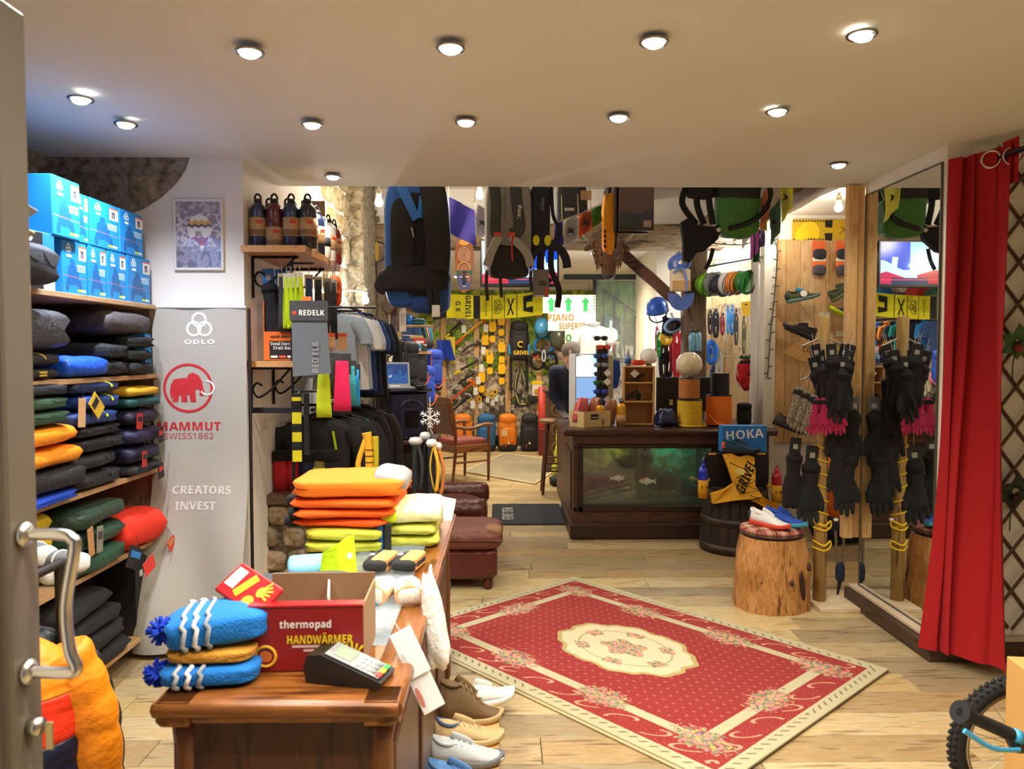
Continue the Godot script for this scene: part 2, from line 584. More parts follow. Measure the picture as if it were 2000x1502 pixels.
func downlight(at: Vector3,label: String,hex := WARM,en := 4.0,tilt := 0.0,group := "") -> void:
	var t := thing("ceiling_downlight",label,"ceiling light",at,0,group)
	part(t,"ring",lt([[0.036,0.0],[0.047,0.0],[0.048,-0.004],[0.044,-0.008],[0.036,-0.006],[0.036,0.0]],28),mt("a8a49c",0.25,"",1.0))
	part(t,"lamp_lens",lt([[0.0,-0.02],[0.02,-0.0185],[0.031,-0.012],[0.034,-0.003],[0.0,-0.001]],24,XF(Vector3.ZERO,0,0,tilt)),glow("fff6e6" if hex == WARM else "f2f6ff",26.0))
	spot(at + V(0,-0.035,0),hex,en,68.0,Vector3(tilt * 0.004,-1,0))
func bulb(at: Vector3,label: String,up: float,hex: String,en: float) -> void:
	var t := thing("light_bulb",label,"light bulb",at)
	part(t,"glass_bulb",lt([[0.0,-0.045],[0.02,-0.04],[0.031,-0.022],[0.03,-0.005],[0.018,0.02],[0.013,0.03]],18),glow("fffaf0",22.0))
	part(t,"socket",lt([[0.016,0.028],[0.02,0.03],[0.02,0.075],[0.008,0.085]],14),mt("c9c2b2",0.35,"",0.9))
	part(t,"cord",tb([V(0,0.08,0),V(0,up,0)],0.004,6),mt("d8d2c4",0.6))
	omni(at + V(0,-0.008,0),hex,en)
func lamps() -> void:
	var rows := [[[488,100,4],[880,92,0],[1277,80,-4],[1683,66,-14]],[[610,242,4],[910,237,0],[1208,228,-4],[1518,216,-8]]]
	var nth := ["leftmost","second from the left","third from the left","rightmost"]
	for r in 2:
		for k in 4:
			var q = rows[r][k]
			downlight(P(q[0],q[1],1480.0 / (690.0 - q[1])),"ceiling downlight, %s in the row of four %s" % [nth[k],["nearest the photo top","midway along the ceiling"][r]],WARM,[1.7,1.05][r],q[2],"recessed ceiling downlights")
	downlight(P(158,192,2.97),"chrome downlight with whiter light, the one farther left above the clothes shelves",COOL,2.4,10,"recessed ceiling downlights")
	downlight(P(246,241,3.30),"chrome downlight with whiter light near the rubble stone corner",COOL,2.4,6,"recessed ceiling downlights")
	downlight(P(650,344,4.28),"small-looking downlight near the shelf of metal bottles",WARM,0.9,0,"recessed ceiling downlights")
	downlight(P(1638,321,4.01),"small-looking downlight beside the tall mirror",WARM,0.7,0,"recessed ceiling downlights")
	for z in [1.65,0.85]:                                   # the same grid goes on over the viewer's head
		for x in [-0.83,-0.17,0.49,1.12]:
			downlight(V(x,2.5,-z),"chrome ceiling downlight over the shop entrance",WARM,1.8,0,"downlights over the entrance")
	bulb(P(740,392,5.7),"bare glowing bulb hanging left of the big blue backpack",1.2,"ffe6c0",1.0)
	bulb(P(713,583,6.15),"glowing bulb against the stone pillar below the yellow helmet",0.1,"f2f4ff",0.9)
	bulb(P(937,378,6.1),"glowing bulb behind the violet prayer flag",0.5,"fff0dc",1.0)
	bulb(P(1508,455,6.2),"glowing bulb above the pine board wall corner",0.12,"fff4e4",0.22)
	bulb(P(1638,402,5.6),"glowing bulb on a brass socket under the bay ceiling",0.28,"ffe9c8",0.25)
	part(get_node("light_bulb_001"),"wall_arm",tb([V(0,0.06,0),V(-0.26,0.08,-0.05)],0.01,8),mt("8a8880",0.4))
	for q in [[-0.65,8.6],[0.35,8.6],[-0.65,10.9],[0.35,10.9],[1.3,9.6],[1.0,8.3]]:
		downlight(V(q[0],2.6,-q[1]),"small recessed lamp in the ceiling of the far back room","fff0d8",3.0,0,"back room ceiling lamps")

# ---------- shell ----------
func stones(par: Node,w: float,h: float,cell: float,xf: Transform3D,inside: Callable,hexes: Array,dep := 0.03,sd := 3) -> void:
	var r := RandomNumberGenerator.new()
	r.seed = sd
	var y := -h / 2
	while y < h / 2:
		var rh := cell * r.randf_range(0.65,1.15)
		var x := -w / 2 - r.randf() * cell
		while x < w / 2:
			var rw := cell * r.randf_range(0.7,1.7)
			rw = minf(rw,w / 2 - x)
			if rw < cell * 0.3: break
			var c := Vector2(x + rw / 2,y + rh / 2)
			if inside.call(c):
				var n := 9
				var s := nst()
				var rings := [PackedVector3Array(),PackedVector3Array(),PackedVector3Array()]
				var a0 := r.randf()
				var d0 := dep * r.randf_range(0.6,1.3)
				for j in n:
					var a := TAU * (j + a0) / n
					var q := Vector2(signf(cos(a)) * pow(absf(cos(a)),0.55) * rw * 0.5,signf(sin(a)) * pow(absf(sin(a)),0.55) * rh * 0.5) * r.randf_range(0.86,1.04)
					for k in 3:
						var f: float = [1.0,0.93,0.68][k]
						rings[k].append(xf * V(c.x + q.x * f,c.y + q.y * f,[-0.01,d0 * 0.65,d0][k] + (r.randf() * 0.008 if k == 2 else 0.0)))
				loft(s,rings,false,true)
				part(par,"stone",s,mt(hexes[r.randi() % hexes.size()],0.95,"stone"))
			x += rw * 1.02
		y += rh * 1.0
func shell() -> void:
	var white := mt("e4ded2",0.9,"plaster")
	var fl := struct("floor",bx(V(0.5,-0.07,-5.6),V(6.2,0.116,13.4)),mt("3a2c1e",0.9))
	var tones := ["c6b286","bba477","a8916b","b09d7a","c1ae88","9b8b6f"]
	var stuff := [nst(),nst()]
	var z := 0.9
	var row := 0
	while z > -12.2:
		var pw_ := 0.19
		var x := -2.4 - fposmod(row * 0.83,1.5)
		while x < 3.5:
			var l := 1.25 + fposmod(row * 0.37 + x * 0.61,0.75)
			var x0 := maxf(x,-2.4); var x1 := minf(x + l,3.5)
			if x1 - x0 > 0.05:
				var c := V((x0 + x1) / 2,-0.006,z - pw_ / 2); var sz := V(x1 - x0 - 0.003,0.012,pw_ - 0.003)
				if z < -2.2 and z > -7.4:
					part(fl,"plank",bx(Vector3.ZERO,sz,0.0015),mt(tones[(row * 3 + int(x * 7 + 40)) % 6],0.42,"oakx"),Transform3D(Basis(),c))
				else: box(stuff[row % 2],c,sz)
			x += l
		z -= pw_
		row += 1
	for k in 2: tag(part(fl,"planks",stuff[k],mt(tones[k],0.42,"oakx")),"","","","stuff")
	struct("ceiling",bx(V(0.5,2.86,-1.93),V(6.2,0.72,5.34)),mt("d9dad0",0.9))
	struct("ceiling_rear",bx(V(0.5,2.95,-9.95),V(6.2,0.7,4.5)),white)
	struct("ceiling_upper",bx(V(0.42,3.2,-6.15),V(3.6,0.1,3.1)),mt("d9d0bd",0.9))
	struct("ceiling_bay",bx(V(2.85,2.97,-6.15),V(1.3,0.58,3.1)),white)
	var wl := struct("wall_left",bx(V(-2.44,1.6,-1.5),V(0.2,3.2,4.9)),mt("b5ab98",0.95,"stone"))
	stones(wl,1.6,0.7,0.24,XF(V(-2.345,2.2,-3.2),0,90,0),func(_c): return true,["9c917e","a89d8a","8d8372"],0.03,5)
	var wa := struct("wall_alcove",bx(V(-1.89,1.6,-5.25),V(1.12,3.2,2.6)),white)
	# the patch of bare stone left open in the plaster,its edge curving down from the ceiling
	var rim := [[-1.6,2.5],[-1.62,2.44],[-1.67,2.37],[-1.745,2.3],[-1.84,2.24],[-1.95,2.2],[-2.06,2.17],[-2.2,2.12],[-2.34,2.1],[-2.34,2.5]]
	part(wa,"stone_patch",sl(rim,0.012,Transform3D(Basis(),V(0,0,-3.946))),mt("93887a",0.95,"stone"))
	var poly := PackedVector2Array()
	for q in rim: poly.append(Vector2(q[0],q[1]))
	stones(wa,0.8,0.44,0.17,Transform3D(Basis(),V(-1.97,2.3,-3.945)),func(c): return Geometry2D.is_point_in_polygon(c + Vector2(-1.97,2.3),poly) and Geometry2D.is_point_in_polygon(c + Vector2(-1.9,2.24),poly),["8f8575","9d9381","857b6b","a0937c"],0.016,9)
	var ws := struct("wall_left_rear",bx(V(-1.3,1.6,-6.95),V(0.2,3.2,0.6)),mt("8d8570",0.95,"stone"))
	var grey := ["9d957d","aaa188","8b836d","b0a88f"]
	stones(ws,0.2,3.1,0.25,Transform3D(Basis(),V(-1.3,1.6,-6.65)),func(_c): return true,grey,0.03,21)
	stones(ws,0.9,3.1,0.25,XF(V(-1.33,1.6,-6.15),0,90,0),func(_c): return true,grey,0.03,23)
	var wu := struct("wall_above_beam",bx(V(-1.08,3.0,-7.78),V(0.5,0.46,0.1)),mt("8d8570",0.95,"stone"))
	stones(wu,0.48,0.44,0.22,Transform3D(Basis(),V(-1.08,2.99,-7.73)),func(_c): return true,grey,0.03,25)
	struct("wall_left_back",bx(V(-1.6,1.6,-9.7),V(0.5,3.2,5.1)),white)
	struct("wall_back",bx(V(0.7,1.6,-12.15),V(5.6,3.2,0.3)),white)
	struct("wall_right_back",bx(V(2.2,1.6,-10.6),V(0.9,3.2,3.0)),white)
	struct("wall_right_rear",bx(V(2.24,1.6,-8.45),V(1.32,3.2,1.4)),mt("d9cfb4",0.9))
	struct("wall_partition",bx(V(2.8,1.6,-7.2),V(0.16,3.2,1.2)),white)
	struct("wall_right",bx(V(3.5,1.6,-3.0),V(0.2,3.2,7.9)),white)
	struct("wall_fitting_room",bx(V(2.78,1.3,-4.06),V(1.28,2.42,0.82)),white)
	struct("trim_1",bx(V(2.755,0.045,-4.05),V(1.37,0.09,0.92),0.008),mt("4a3526",0.5,"woodz"))
	struct("trim_2",bx(V(2.76,0.102,-4.05),V(1.34,0.024,0.89),0.005),mt("b9a68c",0.6))
	# front wall with the doorway the picture is taken through
	struct("wall_front_left",bx(V(-1.55,1.6,0.85),V(1.8,3.2,0.2)),white)
	struct("wall_front_right",bx(V(2.25,1.6,0.85),V(2.5,3.2,0.2)),white)
	struct("wall_front_top",bx(V(0.18,2.85,0.85),V(1.66,0.7,0.2)),white)
func timber(n: String,a: Vector3,b: Vector3,w: float,h: float,m: Material) -> void:
	var d := b - a
	var s := nst()
	var rings := []
	var t := d.normalized()
	var u := t.cross(Vector3.UP if absf(t.y) < 0.9 else Vector3.BACK).normalized()
	var v := u.cross(t)
	for i in 9:
		var ring := PackedVector3Array()
		for q in [[-1,-0.8],[-0.8,-1],[0.8,-1],[1,-0.8],[1,0.8],[0.8,1],[-0.8,1],[-1,0.8]]:
			var wob := 1.0 + 0.05 * sin(i * 2.1 + q[0] * 3.0 + q[1] * 1.7)
			ring.append(a + d * (i / 8.0) + u * q[0] * w / 2 * wob + v * q[1] * h / 2 * wob)
		rings.append(ring)
	loft(s,rings)
	struct(n,s,m)
func beams() -> void:
	var old := mt("8a7658",0.85,"woodx")
	var dark := mt("6b5a45",0.85,"woody")
	timber("beam",V(-1.33,2.655,-7.6),V(2.2,2.655,-7.6),0.22,0.24,old)
	timber("beam_post_left",V(-1.23,0.0,-7.6),V(-1.23,2.53,-7.6),0.18,0.2,dark)
	timber("beam_post_right",V(1.8,0.0,-7.1),V(1.8,2.5,-7.1),0.2,0.2,dark)
	timber("beam_brace_left",V(-1.16,1.93,-7.55),V(-0.55,2.53,-7.6),0.12,0.12,mt("5f4a36",0.8,"woodx"))
	timber("beam_brace_right",V(1.14,2.54,-7.56),V(1.72,1.97,-7.3),0.1,0.11,mt("6a4630",0.8,"woodx"))
	timber("beam_bay",V(2.12,2.72,-4.62),V(2.12,2.72,-7.45),0.28,0.26,mt("857460",0.85,"woodz"))
	for k in 3:
		timber("beam_rafter",V(-0.9 + k * 1.0,3.06,-4.65),V(-0.9 + k * 1.0,3.06,-7.7),0.14,0.16,mt("6b5842",0.85,"woodz"))
	timber("beam_rail",V(-1.3,2.88,-5.15),V(2.1,2.88,-5.15),0.08,0.08,dark)
	timber("beam_rail",V(-1.3,2.84,-5.75),V(2.1,2.84,-5.75),0.07,0.07,dark)
# ---------- goods built again and again ----------
# folded garment lying on its place; local +z is the folded edge that shows
func fold(n: String,label: String,cat: String,at: Vector3,ry: float,z: Vector3,m: Material,o := {}) -> Node3D:
	var t := thing(n,label,cat,at,ry,o.get("group",""))
	var oo := {"folds": 2,"fd": 0.05,"noise": 0.025,"seed": at.x * 7.0 + at.y * 13.0 + at.z * 5.0,"ev": 0.55,"nu": 28,"nv": 12}
	oo.merge(o,true)
	part(t,"body",pw(z,XF(V(0,z.y / 2,0)),o.get("e",0.24),oo),m)
	if o.has("zip"):
		var pts := []
		for i in 9:
			var f := i / 8.0
			pts.append(V(z.x * (0.1 + 0.04 * sin(f * 3.0)),z.y * (1.0 - 0.42 * f * f),z.z * (0.1 + 0.4 * f)))
		part(t,"zip",tb(pts,0.0035,5),mt(o.zip,0.6))
	if o.has("stripe"):
		part(t,"stripe",tb(arc(V(z.x * 0.12,z.y * 0.5,z.z * 0.38),V(0,z.y * 0.4,0),V(z.x * 0.07,0,z.z * 0.11),-90,90,8),0.006,6),mt(o.stripe,0.7))
	if o.has("logo"): part(t,"logo_patch",bx(V(z.x * 0.15,z.y * 0.5,z.z * 0.49),V(0.05,0.02,0.006),0.002),mt(o.logo,0.6))
	for q in o.get("tags",[]): swing(t,q[0],q[1],q[2],q[3],q[4] if q.size() > 4 else 0.0)
	return t
# a card on a cord: at = where the cord starts,w/h card size,colours of card and print,tilt
func swing(t: Node3D,at: Vector3,wh: Vector2,hex: String,hex2: String,rz := 0.0,cord := 0.05) -> void:
	part(t,"tag_cord",tb([at,at + V(0.004,-cord * 0.5,0.006),at + V(0,-cord,0.004)],0.0012,4),mt("2a2622"))
	var xf := XF(at + V(0,-cord,0.004),0,0,rz)
	part(t,"swing_tag",bx(V(0,-wh.y / 2,0),V(wh.x,wh.y,0.003),0.0008),mt(hex,0.55),xf)
	if hex2: part(t,"tag_print",bx(V(0,-wh.y * 0.35,0.0022),V(wh.x * 0.7,wh.y * 0.3,0.001)),mt(hex2,0.55),xf)
func carton(n: String,label: String,cat: String,at: Vector3,ry: float,z: Vector3,hex: String,group := "") -> Node3D:
	var t := thing(n,label,cat,at,ry,group)
	part(t,"body",bx(V(0,z.y / 2,0),z,0.002),mt(hex,0.55))
	part(t,"lid_flap",bx(V(0,z.y + 0.0008,z.z * 0.25),V(z.x * 0.98,0.0016,z.z * 0.48)),mt(hex,0.6))
	return t
func stick(t: Node3D,n: String,c: Vector3,w: float,h: float,m,d := 0.001) -> void:   # print on the face that looks to +z
	part(t,n,plate(w,h,d),m if m is Material else mt(m,0.55),XF(c))
func flask(n: String,label: String,at: Vector3,r: float,h: float,hex: String,band: String,band_y: Vector2,cap := "1c1a19",group := "",o := {}) -> Node3D:
	var t := thing(n,label,"bottle",at,o.get("ry",20.0),group)
	var sh_: float = o.get("shoulder",0.72)
	part(t,"body",lt([[0,0],[r * 0.9,0.0],[r,0.006],[r,h * sh_],[r * 0.95,h * (sh_ + 0.04)],[r * 0.75,h * (sh_ + 0.1)],[r * 0.45,h * (sh_ + 0.14)],[r * 0.4,h * (sh_ + 0.16)],[0,h * (sh_ + 0.16)]],26),mt(hex,0.3,"gloss",0.2))
	if band: part(t,"paper_label",lt([[r + 0.0006,h * band_y.x],[r + 0.0012,h * band_y.x],[r + 0.0012,h * band_y.y],[r + 0.0006,h * band_y.y]],26),mt(band,0.75))
	if o.has("logo"):
		part(t,"label_mark",bx(V(0,h * (band_y.y - 0.09),r + 0.001),V(r * 0.7,h * 0.06,0.0015)),mt(o.logo,0.6))
		part(t,"label_picture",lt([[r + 0.0012,h * (band_y.x + 0.03)],[r + 0.0018,h * (band_y.x + 0.05)],[r + 0.0018,h * (band_y.x + 0.12)],[r + 0.0012,h * (band_y.x + 0.13)]],26),mt("8a6a48",0.8))
	part(t,"cap",lt([[r * 0.46,h * (sh_ + 0.15)],[r * 0.48,h * (sh_ + 0.16)],[r * 0.46,h * (sh_ + 0.22)],[r * 0.2,h * (sh_ + 0.235)],[0,h * (sh_ + 0.235)]],20),mt(cap,0.4))
	part(t,"cap_loop",tb(arc(V(0,h * (sh_ + 0.24),0),V(r * 0.34,0,0),V(0,h * 0.085,0),-20,200,12),r * 0.13,8,0.6),mt(cap,0.4))
	return t
# glove hanging by its cuff from y = 0,fingers down; span about 0.1 wide,0.25 long
var glove_mesh := {}
func glove_shape(kind: int) -> ArrayMesh:
	if glove_mesh.has(kind): return glove_mesh[kind]
	var s := nst()
	var b := [[V(0,0,0),V(0,-0.07,0),0.036,0.03],[V(-0.018,-0.09,0),V(-0.024,-0.15,0),0.021,0.021],[V(0.018,-0.09,0),V(0.022,-0.15,0),0.021,0.021],[V(0,-0.08,0),V(0,-0.15,0),0.026,0.024]]
	if kind == 1: b += [[V(-0.02,-0.13,0),V(-0.018,-0.205,0),0.026,0.024],[V(0.02,-0.13,0),V(0.018,-0.205,0),0.026,0.024]]
	else:
		var fx := [-0.034,-0.0115,0.0115,0.034]
		var fl := [0.05,0.068,0.075,0.062]
		for i in 4: b += [[V(fx[i] * 0.95,-0.15,0),V(fx[i] * 1.12,-0.15 - fl[i] * 0.6,0.004),0.0115,0.0105],[V(fx[i] * 1.12,-0.15 - fl[i] * 0.6,0.004),V(fx[i] * 1.15,-0.15 - fl[i],0.012),0.0105,0.009]]
	b += [[V(0.028,-0.085,0.004),V(0.052,-0.13,0.012),0.014,0.0125],[V(0.052,-0.13,0.012),V(0.056,-0.162,0.016),0.0125,0.0105]]
	sdf(s,b,0.0055,0.006,V(1,1,0.75))
	glove_mesh[kind] = fin(s)
	return glove_mesh[kind]
func glove(label: String,at: Vector3,ry: float,m: Material,o := {}) -> Node3D:
	var t := thing(o.get("name","glove"),label,"glove",at,ry,o.get("group",""))
	var k: float = o.get("size",1.0)
	var tilt := Transform3D(Basis.from_euler(V(deg_to_rad(o.get("rx",0.0)),0,deg_to_rad(o.get("rz",0.0)))).scaled(V(k,k,k)),Vector3.ZERO)
	part(t,"hand",glove_shape(o.get("kind",0)),m,tilt)
	part(t,"cuff",lt([[0.034,-0.012],[0.038,-0.014],[0.0385,0.012],[0.034,0.016],[0.03,0.012],[0.03,-0.01]],18,tilt,1.0,0.75),mt(o.get("cuff","161515"),0.85,"fab"))
	if o.has("card"):
		part(t,"card",bx(V(0,0.05,0.0),V(0.055,0.09,0.003),0.001,tilt),mt(o.card,0.5))
		part(t,"card_print",bx(V(0,0.055,0.0025),V(0.022,0.022,0.001),0.0,tilt),mt("a8a6a0",0.5))
		part(t,"hook_cord",tb([tilt * V(0,0.09,0),tilt * V(0,o.get("cordlen",0.13),0)],0.0015,5),mt("d8d6d0",0.5))
	elif o.has("cordlen"): part(t,"hook_cord",tb([tilt * V(0,0.01,0),tilt * V(0,o.cordlen,0)],0.0015,5),mt("3a3836",0.5))
	return t
# shoe: local +x is the toe,sole at y = 0; colours of upper,sole,lining,laces
func shoe(label: String,at: Vector3,ry: float,l: float,cols: Array,o := {}) -> Node3D:
	var t := thing(o.get("name","shoe"),label,"shoe",at,ry,o.get("group",""))
	var lean: Transform3D = XF(Vector3.ZERO,o.get("rx",0.0),0,o.get("rz",0.0))
	var boot: float = o.get("boot",0.0)
	var toe_at := l * 0.5
	var wid := func(f: float) -> float:       # half width along the length,f 0 heel .. 1 toe
		return l * (0.115 + 0.045 * sin(clampf((f - 0.25) / 0.75,0,1) * PI * 0.8) + 0.02 * sin(clampf(1.0 - f * 3.5,0,1) * PI * 0.5)) * sqrt(clampf(1.0 - pow(absf(f * 2.0 - 1.0),5.0),0.0,1.0))
	var top := func(f: float) -> float:       # height of the upper along the length
		return l * lerpf(lerpf(0.36 + boot,0.31 + boot * 0.9,clampf(f / 0.35,0,1)),0.14,smoothstep(0.33,0.9,f)) * (1.0 if f < 0.9 else sqrt(maxf(1.0 - pow((f - 0.9) / 0.1,2.0) * 0.75,0.0)))
	var soles := []
	var n := 15
	for i in n + 1:
		var f := i / float(n)
		var w: float = maxf(wid.call(f) * 1.06,0.006)
		var rise := l * (0.06 * pow(clampf((f - 0.65) / 0.35,0,1),2.0) + 0.02 * pow(clampf(1.0 - f * 5.0,0,1),2.0))
		var hh := l * 0.085 + l * 0.03 * (1.0 - f)
		var x := lerpf(-toe_at,toe_at,f)
		var r := PackedVector3Array()
		for q in [[-0.9,0.0],[0.9,0.0],[1.0,0.25],[1.04,0.7],[0.97,1.0],[-0.97,1.0],[-1.04,0.7],[-1.0,0.25]]: r.append(lean * V(x,rise + hh * q[1],w * q[0]))
		soles.append(r)
	var s1 := nst()
	loft(s1,soles)
	part(t,"sole",s1,mt(cols[1],0.7))
	var s2 := nst()
	var ups := []
	for i in n + 1:
		var f := i / float(n)
		var w: float = maxf(wid.call(f),0.005)
		var y0 := l * 0.085
		var y1: float = maxf(top.call(f),y0 + 0.01)
		var x := lerpf(-toe_at * 0.985,toe_at * 0.96,f)
		var r := PackedVector3Array()
		for j in 14:
			var a := PI * j / 13.0
			var pinch: float = lerpf(1.0,0.62,pow(absf(sin(a)),2.0) * smoothstep(0.75,0.3,f) * smoothstep(0.0,0.12,f))
			r.append(lean * V(x - (y1 * 0.12 * sin(a) if f < 0.3 else 0.0) * -1.0 * (0.3 - f),y0 + (y1 - y0) * pow(absf(sin(a)),0.75),-cos(a) * w * pinch))
		ups.append(r)
	loft(s2,ups)
	part(t,"upper",s2,mt(cols[0],0.75,o.get("kind","fab")))
	# the foot opening: a dark lining well with a padded collar round it
	var cx := -l * 0.24; var cy: float = top.call(0.24) - l * 0.02
	var col := []
	for j in 18:
		var a := TAU * j / 18
		col.append(lean * V(cx + cos(a) * l * 0.15,cy + l * (0.02 + 0.03 * -cos(a)) - absf(sin(a)) * l * 0.05,sin(a) * l * 0.078))
	part(t,"collar",tb(col,l * 0.022,7,1.0,true),mt(o.get("collar",cols[0]),0.85,"fab"))
	var ring := PackedVector3Array(); var ring2 := PackedVector3Array()
	for p in col:
		ring.append(p)
		ring2.append(p.lerp(lean * V(cx,cy - l * 0.02,0),0.75) - lean.basis * V(0,l * 0.03,0))
	var s3 := nst()
	loft(s3,[ring,ring2],false,true)
	part(t,"lining",s3,mt(cols[2],0.9))
	var tg := []
	for i in 5: tg.append(lean * V(-l * 0.1 + l * 0.07 * i - l * 0.07,lerpf(cy + l * 0.06,top.call(0.6) + 0.004,i / 4.0),0))
	part(t,"tongue",tb(tg,[l * 0.045,l * 0.055,l * 0.055,l * 0.05,l * 0.03],8,0.35),mt(o.get("tongue",cols[0]),0.85,"fab"))
	var lc := nst()
	for i in 5:
		var f := lerpf(0.38,0.66,i / 4.0)
		var x := lerpf(-toe_at,toe_at,f)
		var y: float = top.call(f) + l * 0.012
		var w: float = wid.call(f) * 0.5
		tube(lc,[lean * V(x - 0.004,y - l * 0.045,-w),lean * V(x,y,0),lean * V(x + 0.006,y - l * 0.045,w)],l * 0.011,5)
		tube(lc,[lean * V(x + l * 0.04,y - l * 0.055,-w),lean * V(x,y + 0.002,0),lean * V(x + l * 0.03,y - l * 0.05,w)],l * 0.009,5)
	part(t,"laces",lc,mt(cols[3],0.8))
	if o.has("toe"):
		var s4 := nst()
		var rr := []
		for i in 6:
			var f := lerpf(0.82,1.0,i / 5.0)
			var w: float = maxf(wid.call(f) * 1.03,0.005)
			var y1: float = maxf(top.call(f) * 0.93,l * 0.1)
			var r := PackedVector3Array()
			for j in 10:
				var a := PI * j / 9.0
				r.append(lean * V(lerpf(-toe_at,toe_at,f) + 0.001,l * 0.07 + (y1 - l * 0.07) * pow(absf(sin(a)),0.75),-cos(a) * w))
			rr.append(r)
		loft(s4,rr)
		part(t,"toe_cap",s4,mt(o.toe,0.6))
	if o.has("heel"): part(t,"heel_patch",pw(V(l * 0.1,l * 0.2,l * 0.2),lean * XF(V(-l * 0.46,l * 0.2,0)),0.7),mt(o.heel,0.7))
	part(t,"heel_loop",tb(arc(lean * V(-l * 0.43,cy + l * 0.03,0),lean.basis * V(-l * 0.03,0,0),lean.basis * V(0,l * 0.035,0),-90,90,6),l * 0.008,5),mt(cols[3],0.8))
	if o.has("tread"):
		var s5 := nst()
		for i in 9:
			for sd in [-1,1]: box(s5,V(lerpf(-toe_at * 0.9,toe_at * 0.75,i / 8.0),0.0,sd * wid.call(0.05 + i * 0.11) * 0.8),V(l * 0.05,l * 0.035,l * 0.05),0.001,lean)
		tag(part(t,"tread",s5,mt(o.tread,0.7)),"","","","stuff")
	if o.has("patch"):
		part(t,"side_patch",sl(ell(l * 0.2,l * 0.2,10),0.004,lean * XF(V(-l * 0.02,l * 0.2,wid.call(0.45) * 1.02),-14,0,0)),mt(o.patch,0.6))
	return t
# climbing helmet: dome,rim,vents,strap; local +z is the front
func helmet(label: String,at: Vector3,rot: Vector3,r: float,hex: String,group := "") -> Node3D:
	var t := thing("climbing_helmet",label,"helmet",at,0,group)
	t.rotation_degrees = rot
	var prof := []
	for i in 11:
		var a := PI / 2 * i / 10.0
		prof.append([r * pow(cos(a),0.85),r * 1.02 * pow(sin(a),0.92)])
	part(t,"shell",lt([[r * 0.93,-r * 0.18],[r * 1.0,-r * 0.2],[r * 1.02,-r * 0.12]] + prof,30,Transform3D(),0.86,1.06),mt(hex,0.35,"gloss"))
	part(t,"rim",tb(arc(V(0,-r * 0.16,0),V(r * 0.88,0,0),V(0,0,r * 1.09),0,360,28),r * 0.035,6),mt("26262a",0.6))
	for sx in [-1,1]:
		for k in 3:
			var a := deg_to_rad(34.0 + k * 17.0)
			var b: float = deg_to_rad(8.0 + k * 30.0) * sx
			var d := V(sin(b) * cos(a) * 0.86,sin(a),cos(b) * cos(a) * 1.06)
			part(t,"vent",pw(V(r * 0.11,r * 0.05,r * 0.34),Transform3D(Basis.looking_at(d,V(0,0.2,1).normalized()) * Basis.from_euler(V(PI / 2,0,0)),d * r * 0.985),0.7,{"nu": 10,"nv": 6,"noise": 0.0}),mt("141417",0.7))
	part(t,"chin_strap",tb(curve([V(-r * 0.8,-r * 0.15,0.0),V(-r * 0.55,-r * 0.75,r * 0.3),V(0,-r * 0.95,r * 0.4),V(r * 0.55,-r * 0.75,r * 0.3),V(r * 0.8,-r * 0.15,0)],5),0.007,6,0.3),mt("1b1b1d",0.8))
	part(t,"lining",lt([[r * 0.88,-r * 0.15],[r * 0.8,r * 0.3],[r * 0.5,r * 0.7],[0,r * 0.8]],20,Transform3D(),0.84,1.02),mt("1d1d20",0.9))
	return t
